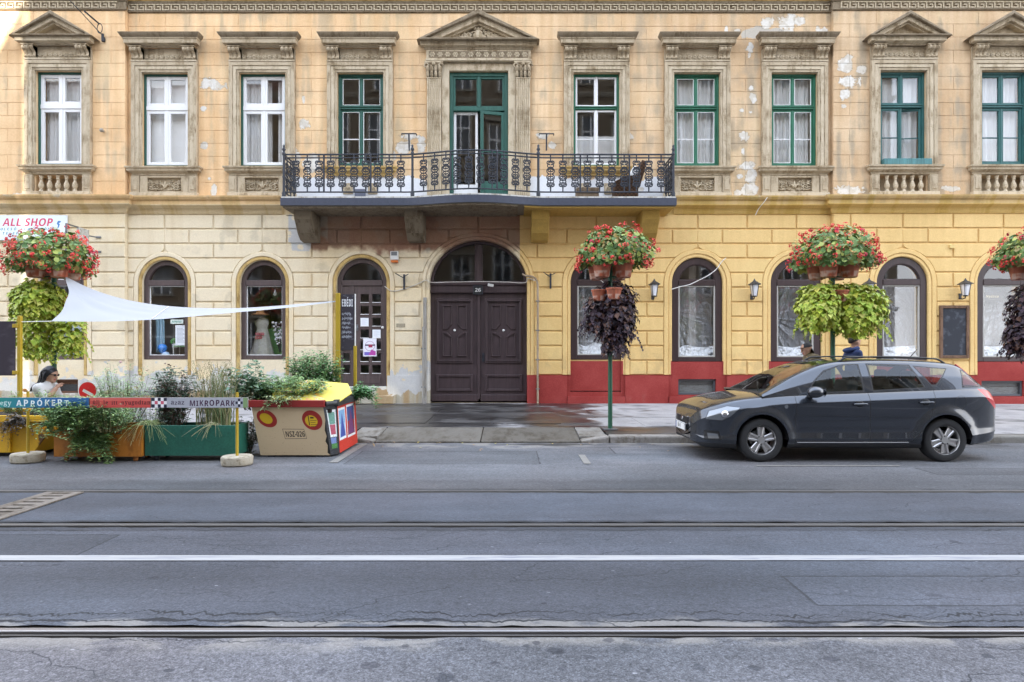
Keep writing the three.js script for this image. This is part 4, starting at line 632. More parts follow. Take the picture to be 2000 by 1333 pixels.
// ---- far pavement
const PY = (z) => mix(0.135, 0.2, clamp((KERB - z) / 6.5));   // its height, falling to the kerb
const DR0 = -2.45, DR1 = 1.25;                                  // dropped crossing in front of the gate
const wetShape = (X, Z) => { const n = fbm(X * 0.9 + 4, Z * 1.1, 4) - 0.5, m = fbm(X * 3, Z * 3, 3) - 0.5; let d = Math.max(Math.abs(X + 1.3) / 3.6, Math.abs(Z - 3.9) / 2.9); d = Math.min(d, Math.hypot((X - 1.6) / 1.5, (Z - 0.9) / 0.75)); return smooth(1.1, 0.86, d + n * 1.1 + m * 0.35) * (0.72 + 0.28 * smooth(0.34, 0.56, fbm(X * 1.6 + 9, Z * 2.4, 4))); };
const paveW = 30, paveD = 6.5;
const paveT = dataTex(2048, 640, (u, v, i, j) => {
  const X = (u - 0.5) * paveW, Z = v * paveD, a = fbm(X * 0.8, Z * 0.8 + 70, 4), b = fbm(X * 4, Z * 4, 4), f = hash2(i, j) - 0.5; let g = 148 + 44 * (a - 0.5) + 26 * (b - 0.5) + 20 * f;
  const w = wetShape(X, Z), s = smooth(0.58, 0.75, fbm(X * 1.6 + 20, Z * 2.3, 4)) * 0.25; g *= 1 - s;
  const red = smooth(0.45, 0.62, fbm(X * 1.3 + 8, Z * 1.7, 3)) * smooth(1.0, 1.7, X) * smooth(2.9, 2.2, X + (b - 0.5)) * 0.6;
  const k = 1 - 0.66 * w; return [g * k * (1 + 0.12 * red * w), g * k * (0.985 - 0.12 * red * w), g * k * (0.985 - 0.25 * red * w)];
}, { wrap: THREE.ClampToEdgeWrapping });
const paveR = dataTex(512, 160, grey((u, v) => { const X = (u - 0.5) * paveW, Z = v * paveD; return 225 - 150 * wetShape(X, Z); }), { srgb: false, wrap: THREE.ClampToEdgeWrapping });
const paveM = std(0xffffff, 1, { map: paveT, roughnessMap: paveR, bumpMap: rep(roughB, 20, 5), bumpScale: 0.006 });
const puv = (g) => { const p = g.attributes.position, uv = new Float32Array(p.count * 2); for (let i = 0; i < p.count; i++) { uv[2 * i] = p.getX(i) / paveW + 0.5; uv[2 * i + 1] = (KERB - p.getZ(i)) / paveD; } g.setAttribute('uv', new THREE.BufferAttribute(uv, 2)); return g; };
const pavement = structure('pavement', puv((() => { // sheet with the crossing ramp cut into its edge
  const P = [], add = (x0, x1, z0, z1, y00, y01) => { for (let i = 0; i < 30; i++) { const a = mix(x0, x1, i / 30), b = mix(x0, x1, (i + 1) / 30); P.push(a, y00, z0, b, y00, z0, b, y01, z1, a, y00, z0, b, y01, z1, a, y01, z1); } };
  add(-38, 38, -12.4, -17.75, PY(-12.4), 0.2); add(-38, DR0 - 0.45, KERB - 0.28, -12.4, PY(KERB - 0.28), PY(-12.4)); add(DR1 + 0.45, 38, KERB - 0.28, -12.4, PY(KERB - 0.28), PY(-12.4));
  const g = new THREE.BufferGeometry(); g.setAttribute('position', new THREE.Float32BufferAttribute(P, 3)); g.computeVertexNormals(); return g;
})()), paveM);
{ // slabs laid into it, kerbstones, crossing stones: each a piece
  const topo = (x0, x1, z0, z1, lift, tilt = 0) => { const c = 0.008, g = box2(x0 + c, x1 - c, -0.06, 0, z1 + c, z0 - c), p = g.attributes.position; for (let i = 0; i < p.count; i++) if (p.getY(i) > -0.01) p.setY(i, PY(p.getZ(i)) + lift + tilt * (p.getX(i) - x0)); g.computeVertexNormals(); return puv(g); };
  const R = rng(31);
  for (const [a, b, c, d] of [[-4.35, -1.75, -13.05, -16.9], [-1.7, -0.45, -13.05, -14.9], [-0.4, 1.0, -12.95, -15.2], [1.05, 1.75, -12.95, -15.6], [-1.7, 1.0, -15.3, -17.2], [1.8, 5.1, -14.1, -17.1], [2.6, 6.4, -12.5, -14.05]]) obj('paving_slab', topo(a, b, c, d, 0.005 + R() * 0.006), paveM, pavement);
  const kerbM = [0, 1, 2].map((k) => std(lin(0.23 + k * 0.035, 0.225 + k * 0.03, 0.215 + k * 0.03), 0.85, { map: rep(grimeT, 0.8 + k * 0.2), bumpMap: roughB, bumpScale: 0.008 }));
  const kerbstone = (x0, x1, h0, h1, m) => { const g = rbox2(x0 + 0.006, x1 - 0.006, -0.15, 1, KERB - 0.28, KERB, 0.03), p = g.attributes.position; for (let i = 0; i < p.count; i++) { const y = p.getY(i); if (y > 0.5) p.setY(i, y - 1 + mix(h0, h1, (p.getX(i) - x0) / (x1 - x0))); } g.computeVertexNormals(); return obj('kerbstone', boxUV(g), m, pavement); };
  for (let x = -36; x < DR0 - 0.46; ) { const L = Math.min(0.9 + R() * 0.5, DR0 - 0.45 - x); kerbstone(x, x + L, 0.135, 0.135, kerbM[(R() * 3) | 0]); x += L; }
  kerbstone(DR0 - 0.45, DR0 + 0.05, 0.135, 0.05, kerbM[1]); kerbstone(DR1 - 0.05, DR1 + 0.45, 0.05, 0.135, kerbM[2]);
  for (let x = DR1 + 0.45; x < 36; ) { const L = 1.0 + R() * 0.7; kerbstone(x, x + L, 0.135, 0.135, kerbM[(R() * 3) | 0]); x += L; }
  const rampM = [0, 1].map((k) => std(lin(0.135 + k * 0.03, 0.125 + k * 0.03, 0.11 + k * 0.03), 0.7, { map: rep(grimeT, 0.9), bumpMap: roughB, bumpScale: 0.01 })), ramp = (x0, x1, z0, z1, y0, y1, m) => { const g = rbox2(x0 + 0.006, x1 - 0.006, -0.2, 0, z1 + 0.006, z0 - 0.006, 0.015), p = g.attributes.position; for (let i = 0; i < p.count; i++) if (p.getY(i) > -0.1) p.setY(i, p.getY(i) + mix(y0, y1, (z0 - p.getZ(i)) / (z0 - z1))); g.computeVertexNormals(); obj('crossing_stone', boxUV(g), m, pavement); };
  ramp(DR0 + 0.05, -0.55, KERB, -12.4, 0.045, PY(-12.4) + 0.004, rampM[1]); ramp(-0.55, DR1 - 0.05, KERB, -12.4, 0.045, PY(-12.4) + 0.004, rampM[0]);
  for (const [a, b] of [[DR0 - 0.45, DR0 + 0.05], [DR1 - 0.05, DR1 + 0.45]]) ramp(a, b, KERB - 0.285, -12.4, 0.1, PY(-12.4) + 0.003, kerbM[1]);
}
// near side of the street, behind the camera
structure('pavement', box2(-38, 38, -0.1, 0.13, 5.0, 8.05), std(lin(0.3, 0.3, 0.29), 0.9, { map: rep(grimeT, 0.2) }));
// ------------------------------------------------------------------ houses on the near side of the street, behind the camera: they shade it and stand mirrored in the panes
{
  const mk = (label, x0, x1, h, floors, n, wall, left) => {
    const t = thing('opposite_house', label, 'building', [(x0 + x1) / 2, 0, 8.05], 'houses behind the camera'), w = x1 - x0, wm = std(wall, 0.92, { map: grimeT }), trim = std(lin(0.34, 0.31, 0.26), 0.9, { map: grimeT });
    const gl = phys(lin(0.03, 0.035, 0.04), 0.05), fr = whiteFrameM;
    obj('wall', boxUV(box2(-w / 2, w / 2, 0, h, 0.02, 6), 0.3), wm, t);
    const rs = left === 2 ? [[-w / 2, h], [w / 2, h], [w / 2, h + 2.4], [w / 2 - 0.85, h + 0.8], [-w / 2, h + 0.8]] : left ? [[-w / 2 + 0.25, h - 2.2], [w / 2, h - 2.2], [w / 2, h + 0.9], [-w / 2 + 1.6, h + 0.9], [-w / 2 + 0.9, h + 0.1]] : [[-w / 2, h], [w / 2, h], [w / 2, h + 0.8], [-w / 2, h + 0.8]];
    obj('roof', extrude(shapeOf(rs.map(([x, y]) => [x, Math.max(y, h + 0.01)])), 6, 0, 0.3), std(lin(0.2, 0.1, 0.07), 0.9, { map: grimeT }), t);
    for (let f = 0; f <= floors; f++) obj('cornice', boxUV(cornice(-w / 2, w / 2, [[0.05, 0], [0.12, 0.1], [0.2, 0.25], [0.2, 0.32]], 0).rotateY(Math.PI).translate(0, f === floors ? h - 0.5 : 4.6 + f * ((h - 4.6) / floors), 0)), trim, t);
    const fh = (h - 4.6) / floors;
    const win = (x, y, ww, hh) => { obj('window', M([box2(x - ww / 2 - 0.15, x - ww / 2, y, y + hh + 0.15, -0.08, 0.02), box2(x + ww / 2, x + ww / 2 + 0.15, y, y + hh + 0.15, -0.08, 0.02), box2(x - ww / 2, x + ww / 2, y + hh, y + hh + 0.15, -0.08, 0.02), box2(x - ww / 2 - 0.25, x + ww / 2 + 0.25, y - 0.12, y, -0.15, 0.02), box2(x - ww / 2 - 0.3, x + ww / 2 + 0.3, y + hh + 0.3, y + hh + 0.5, -0.25, 0.02)]), trim, t); obj('pane', box2(x - ww / 2, x + ww / 2, y, y + hh, -0.01, 0.019), gl, t); obj('window_bars', M([box2(x - 0.05, x + 0.05, y, y + hh, -0.05, -0.012), box2(x - ww / 2, x + ww / 2, y + hh * 0.62, y + hh * 0.62 + 0.1, -0.049, -0.013), box2(x - ww / 2, x - ww / 2 + 0.08, y, y + hh, -0.05, -0.012), box2(x + ww / 2 - 0.08, x + ww / 2, y, y + hh, -0.05, -0.012)]), fr, t); };
    for (let i = 0; i < n; i++) { const x = -w / 2 + (i + 0.5) * (w / n); for (let f = 0; f < floors; f++) win(x, 4.6 + f * fh + 0.9, 1.25, fh - 1.9); win(x, 0.9, 1.7, 2.7); }
  };
  for (const [x0, x1, col, label] of [[-36, -17.35, lin(0.5, 0.42, 0.32), 'plain beige house adjoining the apartment building on the left'], [17.35, 36, lin(0.46, 0.44, 0.4), 'plain grey house adjoining the apartment building on the right']]) { // next-door houses, outside the view
    const t = thing('neighbour_house', label, 'building', [(x0 + x1) / 2, 0, ZW], 'houses next door'), w = x1 - x0, n = 6, s = shapeOf([[-w / 2, 0], [w / 2, 0], [w / 2, 13], [-w / 2, 13]]);
    for (let i = 0; i < n; i++) for (const [y, h] of [[1.3, 2.6], [6.6, 2.5]]) { const x = -w / 2 + (i + 0.5) * w / n; s.holes.push(shapeOf([[x - 0.65, y], [x - 0.65, y + h], [x + 0.65, y + h], [x + 0.65, y]])); const f = part('window', t, [x, y, -0.2]); obj('frame', M(frameGeo(-0.65, 0.65, 0, h, 0.09, 0, 0.08)), whiteFrameM, f); obj('mullion', box2(-0.05, 0.05, 0.09, h - 0.09, 0, 0.07), whiteFrameM, f); obj('pane', new THREE.PlaneGeometry(1.12, h - 0.18).translate(0, h / 2, 0.03), glassDimM, f); }
    obj('wall', boxUV(extrude(s, 0.4, 0, -0.4)), std(col, 0.92, { map: grimeT }), t); obj('interior', box2(-w / 2, w / 2, 0, 13, -6, -5.8), interiorM, t); obj('roof', box2(-w / 2, w / 2, 13.01, 14.2, -6, 0.3), std(lin(0.22, 0.12, 0.09), 0.9, { map: grimeT }), t); obj('cornice', boxUV(cornice(-w / 2, w / 2, [[0.05, 5.4], [0.2, 5.6], [0.22, 5.8]], 0.001, 0, 0)), stoneLightM, t);
  }
  mk('tall pale house behind the camera shading the street', -13.25, 26, 23.4, 4, 14, lin(0.20, 0.16, 0.115), true);
  mk('lower ochre house behind the camera to the left', -46, -13.3, 19.2, 4, 11, lin(0.22, 0.16, 0.1), 2);
}
// ------------------------------------------------------------------ things on and behind the facade
const sheerM = phys(lin(0.86, 0.86, 0.84), 0.9, { transmission: 0.35, thickness: 0 }), reflectionSheetM = std(lin(0.86, 0.86, 0.84), 0.85);
function curtainGeo(w, h, folds, amp, seed = 1) { // hanging cloth: pleats that wander a little
  const g = new THREE.PlaneGeometry(w, h, Math.max(16, Math.round(folds * 8)), 10), p = g.attributes.position;
  for (let i = 0; i < p.count; i++) { const x = p.getX(i), y = p.getY(i), t = 0.5 - y / h; p.setZ(i, amp * (0.6 + 0.4 * t) * Math.sin((x / w) * folds * 6.283 + 1.3 * noise2(x * 3 + seed, y * 0.7)) + 0.02 * noise2(x * 7 + seed, y)); p.setX(i, x + 0.02 * (noise2(x * 5 + seed, y * 1.5) - 0.5)); }
  g.computeVertexNormals(); return g;
}
{
  const W = [[1, 'white sheer curtain behind the white window under the leftmost pediment', 1.1, 2.35, 0, 7], [2, 'plain white sheet added for the bright reflection in the second white window', 1.12, 2.4, 0, 0], [3, 'sheer curtain parted on the right behind the third white window', 0.72, 2.3, -0.2, 6], [7, 'white sheer curtain in the bright green window right of the balcony', 1.12, 2.4, 0, 8], [8, 'patterned lace curtain in the green window beside the peeled plaster', 1.1, 2.4, 0, 9], [9, 'white curtain in the teal window with the open sash', 1.1, 2.35, 0, 6], [10, 'white sheer curtain in the rightmost teal window', 1.12, 2.4, 0, 7]];
  for (const [k, label, w, h, dx, f] of W) {
    const u = upper[k], o = tag(obj('curtain', f ? curtainGeo(w, h, f, 0.028, k) : new THREE.PlaneGeometry(w, h).translate(0, 0, 0), k === 2 ? reflectionSheetM : sheerM), label, k === 2 ? 'reflection_sheet' : 'curtain', 'curtains behind the first-floor windows'); o.position.set(u.x + dx, (UY0 + UY1) / 2, ZW + u.z - 0.3);  // the white sheet in the second window stands in for its bright reflection
  }
  const c3 = tag(obj('curtain', curtainGeo(0.3, 2.3, 3, 0.03, 40), sheerM), 'narrow sheer curtain strip at the right of the third white window', 'curtain', 'curtains behind the first-floor windows'); c3.position.set(upper[3].x + 0.46, (UY0 + UY1) / 2, ZW - 0.3);
  const c6 = tag(obj('curtain', curtainGeo(1.1, 0.75, 4, 0.02, 60), sheerM), 'low cafe curtain behind the white sashes right of the balcony door', 'curtain', 'curtains behind the first-floor windows'); c6.position.set(upper[6].x, 6.72 + 0.55, ZW - 0.32);
}
// builder's film draped inside the shop windows
const filmM = phys(lin(0.97, 0.98, 0.99), 0.12, { transmission: 0.8, thickness: 0, ior: 1.7 });
function filmGeo(w, h, seed) { // taut thin film: creases run from where it is pinned, with a loose crumpled foot
  const R = rng(seed), g = new THREE.PlaneGeometry(w, h, 90, 130), p = g.attributes.position, pins = [[(R() - 0.5) * 0.6, 1.02], [R() < 0.5 ? -0.55 : 0.55, 0.45 + 0.3 * R()]], ridge = (t) => { const q = noise2(t, seed * 3.1); return Math.pow(1 - Math.abs(q - 0.5) * 2, 3); };
  for (let i = 0; i < p.count; i++) {
    const x = p.getX(i) / w, y = clamp(p.getY(i) / h + 0.5); let z = 0.05 * fbm(x * 3 + seed, y * 3, 3);
    for (const [px, py] of pins) { const a = Math.atan2(x - px, py - y), r = Math.hypot(x - px, (py - y) * 1.7); z += 0.05 * ridge(a * 7 + seed) * smooth(0.02, 0.4, r) + 0.024 * ridge(a * 19 + seed * 2) ; }
    z += (y < 0.25 ? (1 - y / 0.25) * 0.16 * fbm(x * 8 + seed, y * 22, 4) : 0); p.setZ(i, z - 0.08);
  }
  g.computeVertexNormals(); return g;
}
for (const [k, label] of [[6, 'clear building film bunched behind the window hidden by the purple plant'], [7, 'clear building film hanging in folds in the first fully visible yellow-wall window'], [8, 'clear film with starburst creases behind the lime vine window'], [9, 'clear film in straight pleats in the window above the car roof'], [10, 'clear film pulled diagonally in the rightmost shop window']]) {
  const o = arches[k], f = tag(obj('plastic_sheet', filmGeo(1.05, 1.95, 70 + k), filmM), label, 'plastic sheet', 'plastic sheets in the shop windows'); f.position.set(o.x, 2.44, ZW + o.z - 0.36);
  const heap = new THREE.PlaneGeometry(1.02, 0.34, 50, 16), p = heap.attributes.position; for (let i = 0; i < p.count; i++) { const x = p.getX(i), y = p.getY(i); p.setZ(i, 0.16 * fbm(x * 7 + k, y * 9, 4) + 0.05 * noise2(x * 31, y * 29) - (y + 0.17) * 0.35); p.setY(i, y + 0.10 * (noise2(x * 4 + k, 2) - 0.5)); } heap.computeVertexNormals();
  const hp = tag(obj('film_heap', heap, phys(lin(0.92, 0.94, 0.95), 0.3, { transmission: 0.3, thickness: 0 })), ['crumpled white film heap on the sill behind the purple plant window', 'crumpled white film heap on the sill of the window left of the car', 'crumpled white film heap behind the lime vine window sill', 'crumpled white film heap just above the car roof', 'crumpled white film heap on the rightmost shop window sill'][k - 6], 'plastic film', 'crumpled film heaps on shop window sills'); hp.position.set(o.x, o.sill + (k === 6 ? 0.9 : 0) + 0.24, ZW + o.z - 0.24);
}
{ // a notice in the rightmost window
  const t = canvasTex(256, 128, (c) => { c.fillStyle = '#2c2a26'; c.fillRect(0, 0, 256, 128); c.fillStyle = '#b9a878'; c.font = 'italic bold 52px serif'; c.textAlign = 'center'; c.fillText('Nyitva', 128, 66); c.font = '22px serif'; c.fillText('– – – – –', 128, 104); });
  const o = arches[10], f = tag(obj('window_notice', [rbox(0.56, 0.24, 0.012, 0.003)], std(lin(0.04, 0.04, 0.035), 0.5)), 'small dark lettered notice inside the rightmost shop window', 'notice'); f.position.set(fx(1940), fy(581), ZW + o.z - 0.17);
  const q = obj('notice_face', new THREE.PlaneGeometry(0.54, 0.22), std(0xffffff, 0.5, { map: t }), f); q.position.z = 0.008;
}
// shop-window goods of the cream half
{
  const at = (k, px, py, z = -0.4) => [fx(px), fy(py), ZW + arches[k].z + z];
  const balloon = (c, label, px, py, r) => { const t = thing('balloon', label, 'balloon', at(2, px, py), 'balloons in the second window'); obj('balloon_skin', lathe([[0, -r * 1.15], [r * 0.5, -r * 0.9], [r * 0.92, -r * 0.2], [r, r * 0.25], [r * 0.7, r * 0.8], [0, r * 1.02]], 18), phys(c, 0.25, { clearcoat: 0.4 }), t); obj('knot', new THREE.ConeGeometry(0.025, 0.04, 8).translate(0, -r * 1.15, 0), std(c, 0.5), t); };
  balloon(lin(0.03, 0.25, 0.75), 'shiny blue balloon in the lower left of the shop window', 301, 681, 0.13); balloon(lin(0.55, 0.72, 0.9), 'pale blue balloon resting on the shop window sill', 308, 695, 0.11);
  const card = (k, px, py, w, h, draw, label, z = -0.19, cat = 'paper sign') => { const f = tag(obj('paper_sign', rbox(w, h, 0.006, 0.002), std(lin(0.8, 0.82, 0.85), 0.8)), label, cat); f.position.set(...at(k, px, py, z)); const q = obj('print', new THREE.PlaneGeometry(w * 0.98, h * 0.98), std(0xffffff, 0.8, { map: canvasTex(128, Math.round(128 * h / w), draw) }), f); q.position.z = 0.005; return f; };
  const lines = (n, col = '#9aa0aa') => (c, w, h) => { c.fillStyle = '#e9edf2'; c.fillRect(0, 0, w, h); c.fillStyle = col; for (let i = 0; i < n; i++) c.fillRect(w * 0.12, h * (0.14 + 0.76 * i / n), w * (0.5 + 0.26 * ((i * 7) % 3) / 2), h * 0.018); };
  card(2, 347, 655, 0.34, 0.56, lines(12), 'white printed sheet taped in the second window');
  card(2, 338, 628, 0.36, 0.12, (c, w, h) => { c.fillStyle = '#dfeadf'; c.fillRect(0, 0, w, h); c.fillStyle = '#5f9a8e'; for (let i = 0; i < 7; i++) c.fillRect(w * (0.12 + i * 0.11), h * (0.3 + 0.05 * (i % 2)), w * 0.07, h * 0.38); }, 'small green lettered card above the white sheet in the window');
  const ch = thing('metal_chair', 'thin white wire chair displayed in the second shop window', 'chair', at(2, 338, 702, -0.55)), wm = std(lin(0.85, 0.85, 0.82), 0.4);
  obj('seat', rbox(0.42, 0.03, 0.36, 0.01, 0, 0.36, 0), std(lin(0.2, 0.45, 0.22), 0.7), ch); for (const [x, z] of [[-0.2, 0.17], [0.2, 0.17], [-0.2, -0.17], [0.2, -0.17]]) obj('leg', bar([x, 0, z], [x, 0.36, z], 0.012), wm, ch); obj('backrest', [bar([-0.2, 0.36, -0.17], [-0.22, 0.82, -0.22], 0.012), bar([0.2, 0.36, -0.17], [0.22, 0.75, -0.22], 0.012), bar([-0.22, 0.82, -0.22], [0.3, 0.42, -0.2], 0.018)], wm, ch);
  const pl = thing('potted_plant', 'round leafy green plant on the white chair in the shop window', 'plant', at(2, 323, 672, -0.5)); obj('pot', lathe([[0, -0.1], [0.07, -0.1], [0.09, 0.02], [0, 0.02]], 14), std(lin(0.8, 0.8, 0.78), 0.5), pl); const lf = [], RR = rng(3); for (let i = 0; i < 70; i++) { const a = RR() * 6.28, b = Math.acos(1 - 1.3 * RR()); lf.push(new THREE.SphereGeometry(0.035, 5, 4).scale(1, 0.5, 0.8).rotateX(RR() * 2).translate(0.1 * Math.sin(b) * Math.cos(a), 0.06 + 0.1 * Math.cos(b), 0.1 * Math.sin(b) * Math.sin(a))); } obj('leaves', lf, std(lin(0.06, 0.26, 0.04), 0.7), pl);
  const dr = tag(obj('blue_drape', curtainGeo(0.24, 0.95, 3, 0.03, 9), std(lin(0.25, 0.42, 0.52), 0.9)), 'narrow dusty blue drape at the left of the second window', 'drape'); dr.position.set(...at(2, 296, 655, -0.42));
  // third window: dressed bust, basket, hanging bulb, figure
  const b = thing('dress_form', 'pale linen dress on a stand in the third shop window', 'dress form', at(3, 497, 703, -0.55)), cloth = std(lin(0.62, 0.6, 0.54), 0.95, { map: grainT });
  const skirt = new THREE.CylinderGeometry(0.15, 0.32, 0.75, 40, 12, true), sp = skirt.attributes.position; for (let i = 0; i < sp.count; i++) { const a = Math.atan2(sp.getZ(i), sp.getX(i)), q = 1 + 0.11 * Math.sin(a * 9) * (0.5 - sp.getY(i)); sp.setX(i, sp.getX(i) * q); sp.setZ(i, sp.getZ(i) * q * 0.7); } skirt.computeVertexNormals();
  obj('dress', [skirt.translate(0, 0.5, 0), lathe([[0.0, 1.22], [0.05, 1.2], [0.17, 1.12], [0.19, 1.0], [0.15, 0.87]], 20).scale(1, 1, 0.65)], cloth, b); obj('stand', [bar([0, 0, 0], [0, 1.2, 0], 0.02), cyl(0.14, 0.16, 0.03, 0, 0.015, 0)], darkBrownM, b); obj('embroidery', [...Array(7)].map((_, i) => new THREE.TorusGeometry(0.03, 0.012, 5, 10).translate(-0.1 + (i % 4) * 0.06, 0.72 - (i > 3 ? 0.1 : 0), 0.17)), std(lin(0.5, 0.08, 0.12), 0.9), b);
  const hat = tag(obj('straw_hat', lathe([[0.0, 0.16], [0.09, 0.15], [0.12, 0.03], [0.23, 0.0], [0.24, -0.02], [0.12, 0.01]], 24), std(lin(0.55, 0.25, 0.09), 0.9, { map: grainT })), 'orange straw hat hung above the linen dress', 'hat'); hat.position.set(...at(3, 494, 612, -0.5));
  const pan = tag(obj('green_backdrop', rbox(0.7, 0.95, 0.03, 0.01), std(lin(0.22, 0.5, 0.2), 0.9, { map: grainT })), 'bright green backdrop panel at the right of the third window', 'panel'); pan.position.set(...at(3, 527, 672, -0.75)); pan.rotation.z = 0.12;
  const bulb = thing('hanging_bulb', 'white bulb on a cord in the third shop window', 'lamp', at(3, 524, 570, -0.5)); obj('cord', bar([0, 0.1, 0], [0, 0.75, 0], 0.006), ironM, bulb); obj('bulb', lathe([[0, -0.08], [0.045, -0.05], [0.05, 0], [0.025, 0.05], [0.02, 0.1], [0, 0.1]], 14), std(lin(0.85, 0.85, 0.8), 0.3), bulb);
  const fig = thing('paper_flowers', 'dark twigs with white paper blossoms in the third window', 'decoration', at(3, 535, 690, -0.45)); const R = rng(8), tw = [], bl = []; for (let i = 0; i < 9; i++) { const a = [0, 0, 0], e = [(R() - 0.5) * 0.4, 0.5 + R() * 0.5, (R() - 0.5) * 0.12]; tw.push(bar(a, e, 0.008)); for (let j = 0; j < 5; j++) bl.push(new THREE.IcosahedronGeometry(0.022 + R() * 0.02, 0).translate(e[0] * (0.5 + 0.12 * j) + (R() - 0.5) * 0.05, e[1] * (0.5 + 0.12 * j), e[2] + (R() - 0.5) * 0.06)); } obj('twigs', tw, ironM, fig); obj('blossoms', bl, std(lin(0.75, 0.74, 0.78), 0.8), fig);
  const wp = tag(obj('window_board', rbox(1.0, 1.25, 0.02, 0.005), std(lin(0.62, 0.72, 0.75), 0.6, { map: grainT })), 'pale blue board closing the window behind the left lime vine', 'board'); wp.position.set(...at(1, 125, 655, -0.22));
  // papers on the shop door
  const dz = -0.15 + 0.068; card(4, 710.5, 629, 0.225, 0.225, lines(8, '#b8bcc4'), 'blank white paper in the left column of shop door panes', dz); card(4, 734, 652, 0.225, 0.225, lines(8, '#b8bcc4'), 'blank white paper in the right column of shop door panes', dz);
  card(4, 721, 679, 0.37, 0.5, (c, w, h) => { c.fillStyle = '#e4e2ea'; c.fillRect(0, 0, w, h); c.strokeStyle = '#8a4f86'; c.lineWidth = 3; c.beginPath(); c.arc(w / 2, h * 0.42, w * 0.36, 0, 6.3); c.stroke(); c.fillStyle = '#3a2d4a'; c.fillRect(w * 0.14, h * 0.33, w * 0.3, h * 0.08); c.fillRect(w * 0.7, h * 0.33, w * 0.2, h * 0.08); c.fillStyle = '#a0334f'; c.fillRect(w * 0.4, h * 0.33, w * 0.3, h * 0.17); c.fillStyle = '#6f63b8'; c.fillRect(w * 0.08, h * 0.76, w * 0.45, h * 0.18); c.fillStyle = '#b2459c'; c.beginPath(); c.moveTo(w * 0.4, h * 0.94); c.lineTo(w * 0.62, h * 0.62); c.lineTo(w * 0.95, h * 0.72); c.lineTo(w * 0.95, h * 0.94); c.fill(); }, 'colourful purple and red event poster taped to the shop door', dz + 0.01, 'poster');
}
// wall lanterns
function lantern(px, label, first) {
  const mk = () => {
    const t = thing('wall_lantern', label, 'lantern', [fx(px), fy(569), ZW + zoff(fx(px)) + 0.036], 'lanterns along the yellow wall'), blk = std(lin(0.03, 0.03, 0.032), 0.5), z = 0.22;
    const cage = new THREE.CylinderGeometry(0.125, 0.075, 0.3, 4, 1, true).rotateY(Math.PI / 4), bars = []; for (let i = 0; i < 4; i++) { const a = Math.PI / 4 + i * Math.PI / 2; bars.push(bar([0.075 * Math.cos(a), -0.15, z + 0.075 * Math.sin(a)], [0.125 * Math.cos(a), 0.15, z + 0.125 * Math.sin(a)], 0.009)); }
    obj('glass', cage.translate(0, 0, z), std(lin(0.82, 0.82, 0.84), 0.35), t); obj('cage', [...bars, cyl(0.085, 0.06, 0.03, 0, -0.165, z, 4).rotateY(0), cyl(0.012, 0.004, 0.07, 0, -0.21, z)], blk, t);
    obj('cap', [new THREE.CylinderGeometry(0.05, 0.2, 0.09, 4).rotateY(Math.PI / 4).translate(0, 0.2, z), new THREE.CylinderGeometry(0.19, 0.19, 0.015, 4).rotateY(Math.PI / 4).translate(0, 0.152, z), new THREE.CylinderGeometry(0.02, 0.05, 0.05, 8).translate(0, 0.26, z), new THREE.SphereGeometry(0.018, 8, 6).translate(0, 0.295, z)], blk, t);
    obj('bracket', [rbox(0.07, 0.16, 0.03, 0.008, 0, -0.16, 0.015), tube([[0, -0.2, 0.02], [0, -0.24, 0.1], [0, -0.22, 0.19], [0, -0.185, 0.22]], 0.014, 12, 6)], blk, t); return t;
  };
  return first ? copyOf(first, [fx(px), fy(569), ZW + zoff(fx(px)) + 0.036], label) : mk();
}
const lan = lantern(1274, 'black wall lantern nearest the gate, beside the purple hanging plant'); lantern(1467, 'black wall lantern above the car bonnet, between two shop windows', lan); lantern(1683, 'black wall lantern half hidden beside the lime vine', lan); lantern(1867, 'black wall lantern above the framed blackboard', lan);
{ // framed blackboard
  const t = thing('blackboard', 'empty blackboard in a worn brown frame on the yellow wall', 'blackboard', [fx(1855), fy(649), ZW + PROJ + 0.036]), w = 0.40, h = 0.72;
  obj('board', box2(-w + 0.06, w - 0.06, -h + 0.06, h - 0.06, 0, 0.03), std(0xffffff, 0.8, { map: dataTex(128, 256, (u, v) => { const s = smooth(0.5, 0.75, fbm(u * 5, v * 9, 4)) * 30; return [40 + s, 43 + s, 50 + s]; }) }), t);
  obj('frame', boxUV(M(frameGeo(-w, w, -h, h, 0.08, 0, 0.06, 0.01))), std(lin(0.2, 0.115, 0.07), 0.8, { map: grimeT }), t);
}
